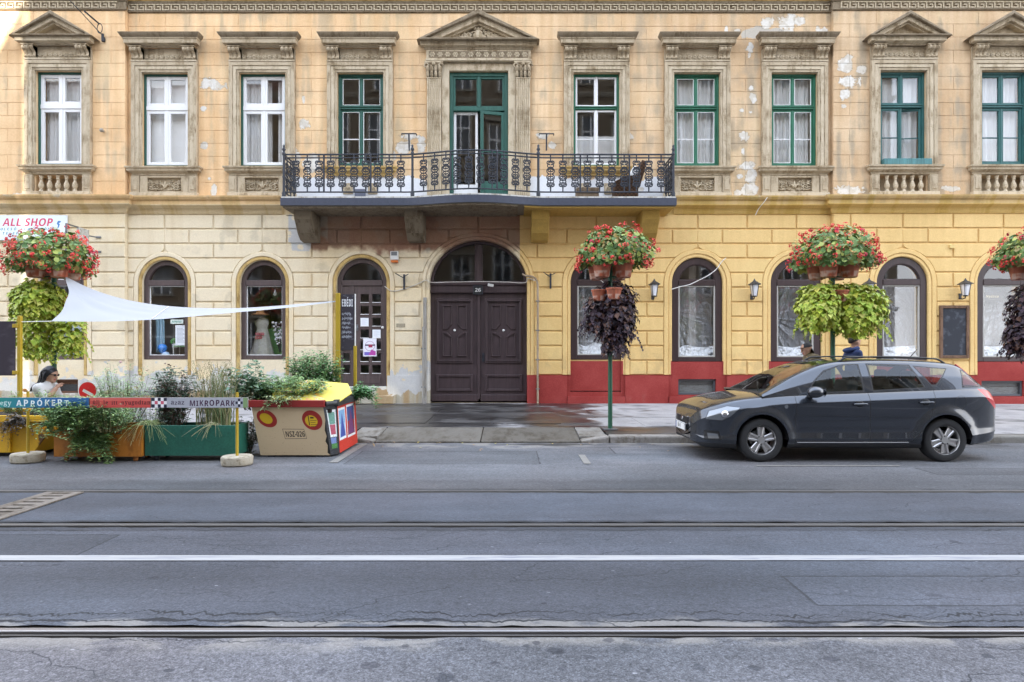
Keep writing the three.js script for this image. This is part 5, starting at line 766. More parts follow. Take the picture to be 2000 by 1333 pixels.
{ // big shop sign, left
  const w = 2.55, h = 0.68, tex = canvasTex(1024, 273, (c, W, H) => {
    c.fillStyle = '#e3ecee'; c.fillRect(0, 0, W, H); c.save(); c.transform(1, 0, -0.2, 1, 40, 0); c.fillStyle = '#cf3d62'; c.font = 'bold 120px sans-serif'; c.fillText('ALL SHOP', 300, 118, 570); c.restore();
    c.fillStyle = '#2f7f92'; c.font = 'bold 38px sans-serif'; c.save(); c.transform(1, 0, -0.2, 1, 30, 0); 'OLCSÓ NEMZETKÖZI'.split('').forEach((s, i) => c.fillText(s, 296 + i * 37, 166)); 'TELEFON'.split('').forEach((s, i) => c.fillText(s, 330 + i * 37, 214)); c.restore();
    c.fillStyle = '#3d79b8'; c.beginPath(); c.moveTo(930, 60); c.lineTo(962, 62); c.lineTo(955, 80); c.lineTo(936, 84); c.lineTo(950, 98); c.lineTo(940, 130); c.lineTo(922, 150); c.lineTo(930, 110); c.lineTo(915, 92); c.fill();
  });
  const t = thing('shop_sign', 'white shop sign with red and blue lettering above the red geraniums', 'sign', [fx(141) - w / 2, fy(448), ZW + PROJ + 0.04]); obj('panel', rbox(w, h, 0.05, 0.008, 0, 0, 0.025), std(lin(0.75, 0.77, 0.78), 0.5), t); const f = obj('lettering', new THREE.PlaneGeometry(w - 0.02, h - 0.02), std(0xffffff, 0.45, { map: tex }), t); f.position.z = 0.0525;
}
{ // projecting box sign on brackets behind the flowers, seen edge on
  const t = thing('projecting_sign', 'projecting white metal sign box on two brackets behind the left geraniums', 'sign', [fx(196), fy(480), ZW + PROJ + 0.03]);
  obj('sign_box', rbox(0.06, 0.72, 0.42, 0.01, -0.1, 0, 0.42), std(lin(0.6, 0.62, 0.63), 0.5, { map: grimeT }), t); obj('frame', M([rbox(0.05, 0.74, 0.03, 0.005, -0.1, 0, 1.06), rbox(0.05, 0.03, 0.45, 0.005, -0.1, 0.355, 0.84), rbox(0.05, 0.03, 0.45, 0.005, -0.1, -0.355, 0.84)]), greyMetalM, t);
  for (const y of [0.2, -0.2]) obj('bracket', [bar([0.02, y, 0], [-0.1, y, 0.25], 0.018), rbox(0.14, 0.05, 0.03, 0.005, 0.05, y, 0.015)], greyMetalM, t);
}
// iron brackets, boxes, pipes and wires
{
  const hook = (px, py, label, kind) => { const t = thing('wall_bracket', label, 'bracket', [fx(px), fy(py), ZW + 0.036]); if (kind) { obj('stem', bar([0, -0.42, 0.03], [0, 0, 0.1], 0.022), ironM, t); obj('cross_arm', [bar([-0.2, 0.02, 0.1], [0.2, 0.02, 0.1], 0.018), bar([-0.2, 0.02, 0.1], [-0.2, 0.0, 0.02], 0.012), bar([0.2, 0.02, 0.1], [0.2, 0.0, 0.02], 0.012)], ironM, t); } else { obj('stem', rbox(0.05, 0.42, 0.03, 0.006, 0, -0.05, 0.03), ironM, t); obj('arm', [bar([0, 0.05, 0.03], [-0.2, 0.16, 0.25], 0.013), bar([0, 0.1, 0.03], [0.13, 0.16, 0.1], 0.01)], ironM, t); } };
  hook(800, 266, 'rusty T-shaped flag holder left of the balcony door', 1); hook(1067, 266, 'rusty T-shaped flag holder right of the balcony door', 1); hook(790, 548, 'bent iron bracket on the cream pier left of the gate', 0); hook(1075, 546, 'bent iron bracket on the yellow pier right of the gate', 0);
  const al = thing('alarm_box', 'white alarm box with orange lamp left of the gate arch', 'alarm box', [fx(771.5), fy(502), ZW + 0.036]); obj('housing', rbox(0.22, 0.24, 0.1, 0.015, 0, 0.02, 0.05), std(lin(0.7, 0.7, 0.68), 0.5), al); obj('cover', rbox(0.16, 0.1, 0.02, 0.008, 0, 0.07, 0.105), greyMetalM, al); obj('lamp', rbox(0.19, 0.07, 0.09, 0.02, 0, -0.14, 0.05), std(lin(0.6, 0.16, 0.03), 0.4), al);
  const cam = thing('security_camera', 'small white security camera above the gate beside the number plate', 'camera', [fx(956), fy(557), ZW - 0.13]); obj('camera_body', rbox(0.16, 0.07, 0.07, 0.015, 0.03, 0, 0.1).rotateZ(-0.15), std(lin(0.75, 0.75, 0.73), 0.4), cam); obj('mount', [bar([-0.02, 0.04, 0], [0.02, 0.02, 0.1], 0.014), cyl(0.03, 0.03, 0.02, 0, 0, 0).rotateX(Math.PI / 2).translate(-0.02, 0.04, 0.01)], greyMetalM, cam);
  const pipe = thing('wall_conduit', 'painted conduit running down the wall right of the gate', 'pipe', [fx(1050), 0.2, ZW + 0.05]), pz = 0.06; obj('pipe', tube([[0, 0, pz], [0, 1.6, pz], [0, 3.0, pz], [-0.02, 3.35, pz], [-0.12, 3.46, pz], [-0.35, 3.5, pz], [-0.42, 3.54, pz - 0.02]], 0.028, 40, 8), std(lin(0.45, 0.36, 0.27), 0.7, { map: grimeT }), pipe); obj('clip', [0.4, 1.2, 2.0, 2.8].map((y) => rbox(0.1, 0.03, 0.05, 0.005, 0, y, pz)), greyMetalM, pipe);
  const dp = thing('wall_conduit', 'grey downpipe stub on the worn plinth left of the gate', 'pipe', [fx(828), 0.2, ZW + 0.05]); obj('pipe', [bar([0, 0, 0.08], [0, 2.1, 0.08], 0.035), bar([0.035, 0, 0.0], [0.035, 2.9, 0.02], 0.05)], std(lin(0.42, 0.41, 0.4), 0.75, { map: grimeT }), dp); obj('clip', [0.45, 1.5].map((y) => rbox(0.12, 0.035, 0.06, 0.005, 0, y, 0.07)), greyMetalM, dp);
  const wireM = std(lin(0.55, 0.52, 0.47), 0.7), zw = ZW + 0.06;
  const wire = (pts, label, r = 0.011, m = wireM, z = zw) => tag(obj('cable', tube(pts.map(([a, b, c]) => [fx(a), fy(b), z + (c ?? 0)]), r, pts.length * 8, 5), m), label, 'cable');
  wire([[752, 560], [765, 569], [790, 565], [815, 556], [834, 548, 0.02], [840, 552, 0.03], [880, 552, 0.02], [934, 551, 0.02], [990, 552, 0.02], [1028, 552, 0.02], [1030, 545, 0.03], [1045, 549, 0.05]], 'loose cable strung across the gate at transom height');
  wire([[1146, 520], [1152, 532], [1163, 543], [1176, 551], [1180, 556]], 'short white cable hanging behind the purple plant pots');
  wire([[1310, 566], [1328, 561], [1345, 557], [1358, 551], [1380, 540], [1398, 526], [1408, 512], [1416, 505]], 'white cable sagging across a shop window arch', 0.012, std(lin(0.72, 0.7, 0.66), 0.6), zw + 0.04);
  wire([[1492, 388, 0.25], [1486, 398, 0.22], [1478, 410, 0.1], [1473, 422, 0.04]], 'short white wire over the string course right of the balcony', 0.01, std(lin(0.8, 0.78, 0.72), 0.6));
  // overhead wire anchor, top left
  const a = thing('wire_anchor', 'overhead wire with iron anchor hook at the upper left corner', 'wire anchor', [fx(209), fy(76), ZW + PROJ + 0.02]); obj('wire', tube([[0.0, 0.0, 0.1], [-0.35, 0.5, 0.75], [-0.9, 1.15, 1.9], [-1.7, 2.1, 3.6], [-3, 3.4, 6.2]], 0.012, 40, 5), ironM, a); obj('hook', [cyl(0.035, 0.035, 0.2, 0, -0.06, 0.05), new THREE.TorusGeometry(0.1, 0.012, 6, 16).scale(0.7, 1.3, 1).translate(-0.03, 0.15, 0.13), bar([-0.03, 0.26, 0.14], [-0.2, 0.42, 0.5], 0.022), rbox(0.09, 0.12, 0.04, 0.01, 0, -0.1, 0.02)], ironM, a);
  const kn = tag(obj('round_wall_anchor', [new THREE.SphereGeometry(0.055, 12, 8).translate(0, 0, 0.08), cyl(0.02, 0.03, 0.08).rotateX(Math.PI / 2).translate(0, 0, 0.03)], std(lin(0.3, 0.27, 0.22), 0.7)), 'small round iron anchor on the apricot wall between two left windows', 'fixing'); kn.position.set(fx(208), fy(260), ZW + PROJ + 0.016);
  const pl = tag(obj('wall_plaque', rbox(0.24, 0.1, 0.012, 0.004), std(lin(0.45, 0.4, 0.3), 0.6, { map: grimeT })), 'tiny worn plaque on the cream pier left of the gate', 'plaque'); pl.position.set(fx(783), fy(636), ZW + 0.04);
  const jb = tag(obj('junction_box', rbox(0.13, 0.1, 0.06, 0.012), std(lin(0.68, 0.5, 0.2), 0.8)), 'small yellow painted junction box above the right lantern', 'junction box'); jb.position.set(fx(1850), fy(484), ZW + PROJ + 0.065);
}
{ // on the balcony
  const wicker = dataTex(64, 64, (u, v, i, j) => { const k = ((i >> 3) + (j >> 3)) & 1 ? 1 : 0.62, n = hash2(i, j) * 30; return [120 * k + n, 92 * k + n, 70 * k + n]; }); wicker.repeat.set(6, 6);
  const wm = std(lin(0.42, 0.33, 0.25), 0.9, { map: wicker }), t = thing('wicker_armchair', 'brown wicker armchair seen from the side on the balcony', 'armchair', [3.05, 5.617, ZW + 0.62]);
  const seat = rbox(0.62, 0.4, 0.56, 0.06, -0.05, 0.22, 0, 3); obj('seat', boxUV(seat), wm, t);
  const back = shapeOf([[0.16, 0.3], [0.3, 0.32], [0.42, 0.72], [0.48, 0.98], [0.36, 1.02], [0.26, 0.7]]); obj('backrest', boxUV(extrude(back, 0.56, 0.03, -0.28)), wm, t); for (const z of [-0.28, 0.2]) obj('armrest', boxUV(extrude(shapeOf([[-0.38, 0.38], [0.24, 0.38], [0.24, 0.62], [-0.1, 0.6], [-0.34, 0.46]]), 0.08, 0.02, z)), wm, t);
  const c = tag(obj('cushion', rbox(0.2, 0.34, 0.4, 0.08, 0, 0, 0, 4).rotateZ(-0.35), std(lin(0.75, 0.74, 0.72), 0.95)), 'pale cushion against the back of the wicker armchair', 'cushion'); c.position.set(3.05 + 0.19, 5.617 + 0.72, ZW + 0.62);
  const bx = thing('wooden_crate', 'low pale wooden crate on the balcony beside the armchair', 'crate', [2.0, 5.617, ZW + 0.5]); for (let i = 0; i < 4; i++) obj('plank', boxUV(rbox(0.6, 0.075, 0.02, 0.004, 0, 0.05 + i * 0.085, 0.2)), std(lin(0.42, 0.3, 0.19), 0.85, { map: woodT }), bx); obj('body', box2(-0.29, 0.29, 0.0, 0.34, -0.2, 0.185), std(lin(0.3, 0.22, 0.14), 0.9, { map: woodT }), bx);
  const fl = tag(obj('vent_flap', rbox(0.3, 0.3, 0.02, 0.005), std(lin(0.11, 0.12, 0.16), 0.5)), 'dark square vent plate under the green window behind the railing', 'vent'); fl.position.set(fx(704), 5.93, ZW + 0.05);
}
// ------------------------------------------------------------------ parked estate car (local x: 0 at the front axle, rearwards positive)
{
  const car = thing('estate_car', 'dark slate grey estate car parked at the kerb facing left', 'car', [3.60, 0.008, -10.13]);
  const paintM = phys(lin(0.032, 0.037, 0.047), 0.25, { metalness: 0.5, clearcoat: 1, clearcoatRoughness: 0.015 }), trimM = std(lin(0.012, 0.012, 0.013), 0.45), rubberM = std(lin(0.022, 0.022, 0.023), 0.85, { bumpMap: roughB, bumpScale: 0.002 }), inM = std(lin(0.05, 0.05, 0.052), 0.9), tintM = phys(lin(0.62, 0.68, 0.66), 0.01, { transmission: 1, thickness: 0, ior: 1.52 }), chromeM = std(lin(0.6, 0.6, 0.62), 0.2, { metalness: 1 }), alloyM = std(lin(0.52, 0.51, 0.5), 0.32, { metalness: 0.85 }), lampM = phys(lin(0.22, 0.23, 0.24), 0.2, { metalness: 0.5, clearcoat: 1, clearcoatRoughness: 0.02 }), redM = phys(lin(0.5, 0.008, 0.014), 0.35, { clearcoat: 0.4 });
  const curve = (pts) => (x) => { // monotone-ish cubic through points
    const n = pts.length; if (x <= pts[0][0]) return pts[0][1]; if (x >= pts[n - 1][0]) return pts[n - 1][1]; let i = 0; while (x > pts[i + 1][0]) i++;
    const s = (k) => { if (k <= 0 || k >= n - 1) { const a = Math.max(0, Math.min(n - 2, k - (k > 0 ? 1 : 0))); return (pts[a + 1][1] - pts[a][1]) / (pts[a + 1][0] - pts[a][0]); } return (pts[k + 1][1] - pts[k - 1][1]) / (pts[k + 1][0] - pts[k - 1][0]); };
    const [x0, y0] = pts[i], [x1, y1] = pts[i + 1], h = x1 - x0, t = (x - x0) / h, t2 = t * t, t3 = t2 * t; return (2 * t3 - 3 * t2 + 1) * y0 + (t3 - 2 * t2 + t) * h * s(i) + (-2 * t3 + 3 * t2) * y1 + (t3 - t2) * h * s(i + 1);
  };
  const W = curve([[-0.91, 0.44], [-0.88, 0.57], [-0.82, 0.685], [-0.72, 0.775], [-0.55, 0.84], [-0.3, 0.87], [0.1, 0.885], [0.6, 0.89], [2.4, 0.892], [2.9, 0.882], [3.2, 0.845], [3.38, 0.785], [3.5, 0.69], [3.56, 0.58]]);
  const YT = curve([[-0.91, 0.585], [-0.87, 0.675], [-0.8, 0.735], [-0.6, 0.805], [-0.3, 0.872], [0.1, 0.925], [0.46, 0.955], [1.5, 0.995], [2.5, 1.035], [3.1, 1.055], [3.3, 1.04], [3.45, 0.96], [3.56, 0.80]]);
  const CR = curve([[-0.91, 0.0], [-0.8, 0.02], [-0.5, 0.06], [0.1, 0.055], [0.4, 0.02], [3, 0.0]]), YB = curve([[-0.91, 0.27], [-0.8, 0.2], [-0.5, 0.19], [0.6, 0.2], [2.2, 0.2], [3.1, 0.25], [3.4, 0.29], [3.56, 0.34]]);
  const bulge = (x, y) => { let b = 0; for (const c of [0, 2.65]) { const r = Math.hypot(x - c, (y - 0.318) * 1.0); b = Math.max(b, 0.026 * smooth(0.50, 0.40, r)); } return b; };
  const lower = (x) => { // half section, bottom centre -> side -> deck centre
    const w = W(x), t = YT(x), b = YB(x), h = t - b, cr = CR(x), key = [[0, b + 0.02], [w * 0.8, b + 0.01], [w * 0.93, b], [w * 0.958, b + 0.045], [w * 0.965, b + 0.09], [w * 0.995, b + 0.125], [w * 0.982, b + h * 0.3], [w * 0.985, b + h * 0.5], [w * 0.993, b + h * 0.68], [w * 1.0, t - 0.125], [w * 1.002, t - 0.115], [w * 0.98, t - 0.085], [w * 0.925, t - 0.014], [w * 0.90, t + 0.004], [w * 0.83, t + cr * 0.45], [w * 0.55, t + cr * 0.85], [w * 0.25, t + cr], [0, t + cr]];
    const out = []; for (let i = 0; i + 1 < key.length; i++) { const n = i === 0 || i > 14 ? 3 : i >= 5 && i <= 8 ? 5 : 2; for (let k = 0; k < n; k++) { const z = mix(key[i][0], key[i + 1][0], k / n), y = mix(key[i][1], key[i + 1][1], k / n); out.push([z + (z > w * 0.9 && y < t - 0.1 ? bulge(x, y) : 0), y, i + k / n]); } } out.push([...key.at(-1), key.length - 1]); return out;
  };
  const YR = curve([[0.02, 0.965], [0.25, 1.09], [0.5, 1.225], [0.75, 1.335], [1.0, 1.42], [1.3, 1.468], [1.8, 1.487], [2.4, 1.475], [2.8, 1.445], [2.99, 1.405], [3.1, 1.32], [3.22, 1.18], [3.34, 1.045]]), ZR = curve([[0.02, 0.74], [0.5, 0.66], [1.0, 0.605], [1.5, 0.59], [2.5, 0.58], [2.95, 0.575], [3.34, 0.66]]);
  const upperS = (x) => { const b = YT(x) - 0.004, zb = W(x) * 0.915, r = YR(x), zr = ZR(x), hh = Math.max(0.004, r - b), key = [[zb, b], [mix(zb, zr + 0.035, 0.5) + 0.018, mix(b, r - hh * 0.13, 0.52)], [zr + 0.035, r - hh * 0.13], [zr + 0.012, r - hh * 0.075], [zr - 0.035, r - hh * 0.03], [zr - 0.12, r - hh * 0.012], [zr * 0.4, r + hh * 0.01], [0, r + hh * 0.014]], out = []; for (let i = 0; i + 1 < key.length; i++) { const n = i < 2 ? 8 : i > 4 ? 4 : 2; for (let k = 0; k < n; k++) out.push([mix(key[i][0], key[i + 1][0], k / n), mix(key[i][1], key[i + 1][1], k / n), i + k / n]); } out.push([...key.at(-1), 7]); return out; };
  function surface(sec, xs) { // grid with smooth normals -> list of triangles of vertices {p,n,v}
    const rows = xs.map((x) => sec(x).map(([z, y, v]) => ({ p: [x, y, z], v, n: [0, 0, 0] }))), m = rows[0].length, tris = [];
    for (let i = 0; i + 1 < rows.length; i++) for (let j = 0; j + 1 < m; j++) { const a = rows[i][j], b = rows[i + 1][j], c = rows[i + 1][j + 1], d = rows[i][j + 1]; for (const T of [[a, b, c], [a, c, d]]) { const [p, q, r] = T.map((t) => t.p), e = [q[0] - p[0], q[1] - p[1], q[2] - p[2]], f = [r[0] - p[0], r[1] - p[1], r[2] - p[2]], n = [f[1] * e[2] - f[2] * e[1], f[2] * e[0] - f[0] * e[2], f[0] * e[1] - f[1] * e[0]]; for (const t of T) for (let k = 0; k < 3; k++) t.n[k] -= n[k]; tris.push(T); } }
    for (const r of rows) { for (const t of r) { const l = Math.hypot(...t.n) || 1; t.n = t.n.map((k) => k / l); if (Math.abs(t.p[2]) < 1e-6) { t.n[2] = 0; const q = Math.hypot(...t.n) || 1; t.n = t.n.map((k) => k / q); } } }
    return tris;
  }
  const lerpV = (a, b, t) => ({ p: a.p.map((k, i) => mix(k, b.p[i], t)), n: a.n.map((k, i) => mix(k, b.n[i], t)), v: mix(a.v, b.v, t) });
  const cutLine = (poly, f) => { const I = [], O = []; for (let i = 0; i < poly.length; i++) { const a = poly[i], b = poly[(i + 1) % poly.length], fa = f(a), fb = f(b); (fa >= 0 ? I : O).push(a); if ((fa >= 0) !== (fb >= 0)) { const m = lerpV(a, b, fa / (fa - fb)); I.push(m); O.push(m); } } return [I.length > 2 ? I : null, O.length > 2 ? O : null]; };
  const splitBy = (poly, conv, pr) => { let cur = poly; const out = []; for (let i = 0; i < conv.length && cur; i++) { const [x0, y0] = conv[i], [x1, y1] = conv[(i + 1) % conv.length], [I, O] = cutLine(cur, (v) => { const [a, b] = pr(v); return (x1 - x0) * (b - y0) - (y1 - y0) * (a - x0); }); if (O) out.push(O); cur = I; } return [cur, out]; };
  const ccw = (p) => (THREE.ShapeUtils.area(p.map((q) => new THREE.Vector2(...q))) < 0 ? [...p].reverse() : p), grow = (p, d) => { const c = p.reduce((s, q) => [s[0] + q[0] / p.length, s[1] + q[1] / p.length], [0, 0]); return p.map((q) => { const l = Math.hypot(q[0] - c[0], q[1] - c[1]); return [q[0] + ((q[0] - c[0]) / l) * d, q[1] + ((q[1] - c[1]) / l) * d]; }); };
  const circle = (cx, cy, r, n = 36) => [...Array(n)].map((_, i) => [cx + r * Math.cos(i / n * 6.28319), cy + r * Math.sin(i / n * 6.28319)]);
  const side = (v) => [v.p[0], v.p[1]], top = (v) => [v.p[0], v.p[2]];
  const buckets = {}; const store = (name, poly) => { const B = (buckets[name] ??= { P: [], N: [] }); for (let i = 1; i + 1 < poly.length; i++) for (const t of [poly[0], poly[i], poly[i + 1]]) { B.P.push(...t.p); B.N.push(...t.n); } };
  const classify = (tris, regions, rest) => { for (const T of tris) { let left = [T]; const name = rest(T); for (const R of regions) { if (R.when && !R.when(T)) continue; const next = []; for (const q of left) { const [I, O] = splitBy(q, R.poly, R.proj ?? side); if (I && R.name) store(R.name, I); next.push(...O); } left = next; if (!left.length) break; } for (const q of left) store(name, q); } };
  const range = (a, b, n) => [...Array(n + 1)].map((_, i) => mix(a, b, i / n));
  const isSide = (T) => T.every((t) => t.v >= 1.9 && t.v <= 13.1), fd = [[0.475, 0.285], [1.548, 0.285], [1.548, 1.03], [0.5, 0.99]], rd = [[1.558, 0.285], [2.14, 0.285], [2.36, 0.55], [2.47, 0.80], [2.5, 1.07], [1.558, 1.03]];
  classify(surface(lower, [...range(-0.91, -0.7, 10), ...range(-0.68, 0.4, 30), ...range(0.44, 2.2, 30), ...range(2.25, 3.2, 26), ...range(3.23, 3.56, 12)]), [
    { poly: circle(0, 0.318, 0.372), when: (T) => T.every((t) => t.v > 0.9) }, { poly: circle(2.65, 0.318, 0.372), when: (T) => T.every((t) => t.v > 0.9) },
    { name: 'headlight', poly: ccw([[-0.775, 0.61], [-0.56, 0.60], [-0.45, 0.655], [-0.31, 0.785], [-0.48, 0.80], [-0.72, 0.725]]), when: isSide }, { name: 'gap', poly: ccw(grow([[-0.775, 0.61], [-0.56, 0.60], [-0.45, 0.655], [-0.31, 0.785], [-0.48, 0.80], [-0.72, 0.725]], 0.008)), when: isSide },
    { name: 'fog_lamp', poly: ccw([[-0.74, 0.33], [-0.6, 0.335], [-0.62, 0.40], [-0.75, 0.41]]), when: isSide }, { name: 'lower_grille', poly: ccw([[-0.79, 0.31], [-0.56, 0.315], [-0.6, 0.44], [-0.79, 0.45]]), when: isSide },
    { name: 'tail_light', poly: ccw([[3.1, 1.05], [3.15, 1.09], [3.42, 1.09], [3.50, 0.80], [3.42, 0.72], [3.28, 0.9]]), when: (T) => T.every((t) => t.v > 5) && T[0].p[0] > 3 },
    { name: 'front_door', poly: ccw(fd), when: isSide }, { name: 'rear_door', poly: ccw(rd), when: isSide }, { name: 'gap', poly: ccw(grow(fd, 0.011)), when: isSide }, { name: 'gap', poly: ccw(grow(rd, 0.011)), when: isSide },
    { name: 'indicator', poly: circle(0.345, 0.80, 0.028, 10), when: isSide }, { name: 'fuel_flap', poly: circle(2.86, 0.865, 0.085, 24), when: isSide }, { name: 'gap', poly: circle(2.86, 0.865, 0.091, 24), when: isSide },
    { name: 'bonnet', poly: ccw([[-0.8, -0.1], [-0.8, 0.52], [-0.3, 0.70], [0.08, 0.74], [0.08, -0.1]]), proj: top, when: (T) => T.every((t) => t.v > 12.9) }, { name: 'gap', poly: ccw([[-0.81, -0.1], [-0.81, 0.53], [-0.3, 0.71], [0.09, 0.75], [0.09, -0.1]]), proj: top, when: (T) => T.every((t) => t.v > 12.9) },
    { name: 'cowl', poly: ccw([[0.09, -0.1], [0.09, 0.78], [3.3, 0.84], [3.3, -0.1]]), proj: top, when: (T) => T.every((t) => t.v > 12.9) },
    { name: 'sill_trim', poly: [[-1, 0], [4, 0], [4, 0.262], [-1, 0.262]], when: (T) => T.every((t) => t.v > 0.9 && t.v < 6) },
  ], (T) => (T.every((t) => t.v <= 2) ? 'underbody' : 'body'));
  const wf = [[0.70, 0.995], [1.49, 1.03], [1.49, 1.40], [1.25, 1.385], [1.0, 1.30], [0.82, 1.165]], wr = [[1.645, 1.035], [2.38, 1.075], [2.24, 1.385], [1.645, 1.405]], wq = [[2.33, 1.37], [2.50, 1.115], [2.56, 1.115], [2.79, 1.335]], wt = [[2.95, 1.085], [3.25, 1.085], [3.08, 1.28], [3.02, 1.31]];
  const sd = (T) => T.every((t) => t.v <= 2.3), tp = (T) => T.every((t) => t.v >= 2.9);
  classify(surface(upperS, range(0.03, 3.34, 84)), [
    ...[wf, wr, wq, wt].flatMap((p, i) => [{ name: ['front_window', 'rear_window', 'quarter_window', 'tailgate_side_window'][i], poly: ccw(p), when: sd }]), ...[wf, wr, wq, wt].map((p) => ({ name: 'window_trim', poly: ccw(grow(p, 0.028)), when: sd })),
    { name: 'windscreen', poly: ccw([[0.08, -0.1], [0.08, 0.66], [0.55, 0.585], [0.97, 0.545], [1.02, 0.3], [1.03, -0.1]]), proj: top, when: tp }, { name: 'window_trim', poly: ccw([[0.04, -0.1], [0.04, 0.70], [0.55, 0.615], [0.99, 0.565], [1.05, -0.1]]), proj: top, when: tp },
    { name: 'rear_screen', poly: ccw([[3.06, -0.1], [3.06, 0.53], [3.3, 0.6], [3.3, -0.1]]), proj: top, when: tp },
  ], () => 'roof_shell');
  { const x = -0.91, s = lower(x).map(([z, y]) => ({ p: [x, y, z], n: [-1, 0, 0], v: 0 })); store('body', s); const r = lower(3.56).map(([z, y]) => ({ p: [3.56, y, z], n: [1, 0, 0], v: 0 })); store('body', r.reverse()); }
  const mats = { body: paintM, roof_shell: paintM, bonnet: paintM, front_door: paintM, rear_door: paintM, fuel_flap: paintM, gap: trimM, window_trim: trimM, sill_trim: trimM, underbody: trimM, cowl: inM, headlight: lampM, fog_lamp: lampM, lower_grille: trimM, indicator: lampM, tail_light: redM, front_window: tintM, rear_window: tintM, quarter_window: tintM, tailgate_side_window: tintM, windscreen: tintM, rear_screen: tintM };
  const half = {}; for (const [k, B] of Object.entries(buckets)) { const g = new THREE.BufferGeometry(); g.setAttribute('position', new THREE.Float32BufferAttribute(B.P, 3)); g.setAttribute('normal', new THREE.Float32BufferAttribute(B.N, 3)); half[k] = g; }
  const mirror = (g) => { const c = g.clone(), p = c.attributes.position, n = c.attributes.normal; for (let i = 0; i < p.count; i++) { p.setZ(i, -p.getZ(i)); n.setZ(i, -n.getZ(i)); } for (let i = 0; i < p.count; i += 3) for (const A of [p, n]) { const t = [A.getX(i), A.getY(i), A.getZ(i)]; A.setXYZ(i, A.getX(i + 1), A.getY(i + 1), A.getZ(i + 1)); A.setXYZ(i + 1, ...t); } return c; };
  const names2 = { front_door: 'door', rear_door: 'door', front_window: 'window', rear_window: 'window', quarter_window: 'window', tailgate_side_window: 'window', roof_shell: 'roof', gap: 'panel_gap' }, doors = {};
  for (const k of Object.keys(half)) { const nm = names2[k] ?? k, single = ['body', 'roof_shell', 'bonnet', 'underbody', 'cowl', 'windscreen', 'rear_screen', 'sill_trim', 'window_trim', 'gap'].includes(k); if (single) obj(nm, M([half[k], mirror(half[k])]), mats[k], car); else { const a = obj(nm, half[k], mats[k], car); doors[k] = a; if (!['fuel_flap'].includes(k)) doors[k + 2] = obj(nm, mirror(half[k]), mats[k], car); } }
  // handles, mirrors, wheels, lamps, plate, rails
  for (const [k, x, y] of [['front_door', 1.40, 0.835], ['rear_door', 2.35, 0.86]]) for (const s of [1, -1]) { const d = doors[s > 0 ? k : k + 2]; obj('handle', [new THREE.CapsuleGeometry(0.017, 0.17, 4, 10).rotateZ(Math.PI / 2 + 0.02).translate(x, y, s * 0.915)], paintM, d); obj('handle_recess', new THREE.SphereGeometry(0.06, 14, 10).scale(1.05, 0.75, 0.2).translate(x, y + 0.004, s * 0.889), trimM, d); }
  for (const s of [1, -1]) { const m = part('mirror', car, [0.70, 0.985, s * 0.95]); obj('housing', new THREE.SphereGeometry(0.1, 20, 14).scale(1.2, 0.82, 0.95).translate(0.02, 0.03, s * 0.03), paintM, m); obj('glass', new THREE.CircleGeometry(0.075, 20).scale(1, 0.85, 1).rotateY(Math.PI / 2).translate(0.135, 0.03, s * 0.04), chromeM, m); obj('stalk', rbox(0.1, 0.05, 0.13, 0.02, 0.0, -0.03, s * -0.05), trimM, m); }
  const R5 = rng(5), wheel = (x, s, turn) => {
    const w = part('wheel', car, [x, 0.314, s * 0.765]), S2 = s > 0 ? 0 : Math.PI; w.rotation.y = S2;
    const prof = [[0.205, -0.1], [0.235, -0.103], [0.285, -0.1], [0.308, -0.085], [0.316, -0.05], [0.3165, 0], [0.316, 0.05], [0.308, 0.085], [0.285, 0.1], [0.235, 0.103], [0.212, 0.098], [0.205, 0.08]];
    obj('tyre', lathe(prof, 48).rotateX(Math.PI / 2), rubberM, w);
    const spokes = []; for (let k = 0; k < 5; k++) { const a = turn + k * Math.PI * 0.4; for (const e of [-1, 1]) { const sp = shapeOf([[e * 0.004, 0.02], [e * 0.042, 0.05], [e * 0.058, 0.185], [e * 0.028, 0.19], [e * 0.012, 0.1]]); spokes.push(extrude(sp, 0.035, 0.008, 0.045).rotateZ(a)); } spokes.push(extrude(shapeOf([[-0.012, 0.04], [0.012, 0.04], [0.03, 0.185], [-0.03, 0.185]]), 0.02, 0.004, 0.042).rotateZ(a)); }
    obj('rim', [lathe([[0.205, -0.09], [0.2, -0.06], [0.192, 0.05], [0.205, 0.088], [0.213, 0.094], [0.213, 0.098]], 44).rotateX(Math.PI / 2), ...spokes, cyl(0.05, 0.055, 0.05, 0, 0, 0, 20).rotateX(Math.PI / 2).translate(0, 0, 0.065)], alloyM, w);
    obj('wheel_bolt', [...Array(5)].map((_, k) => { const a = turn + (k + 0.5) * Math.PI * 0.4; return cyl(0.011, 0.011, 0.03, 0, 0, 0, 8).rotateX(Math.PI / 2).translate(-Math.sin(a) * 0.058, Math.cos(a) * 0.058, 0.068); }), trimM, w);
    obj('brake_disc', [cyl(0.14, 0.14, 0.02, 0, 0, 0, 28).rotateX(Math.PI / 2).translate(0, 0, -0.02)], greyMetalM, w);
  };
  for (const s of [1, -1]) { wheel(0, s, 0.0); wheel(2.65, s, Math.PI + 0.05); for (const x of [0, 2.65]) obj('wheel_arch_liner', new THREE.CylinderGeometry(0.37, 0.37, 0.36, 28, 1, true, 0, Math.PI).rotateX(Math.PI / 2).rotateZ(Math.PI / 2 * 0).translate(0, 0, 0).rotateZ(Math.PI / 2).translate(x, 0.318, s * 0.69), trimM, car); }
  for (const s of [1, -1]) { const l = doors[s > 0 ? 'headlight' : 'headlight2']; obj('projector', [new THREE.SphereGeometry(0.058, 16, 12).scale(1, 1, 0.8).translate(-0.52, 0.685, s * 0.825)], chromeM, l); }
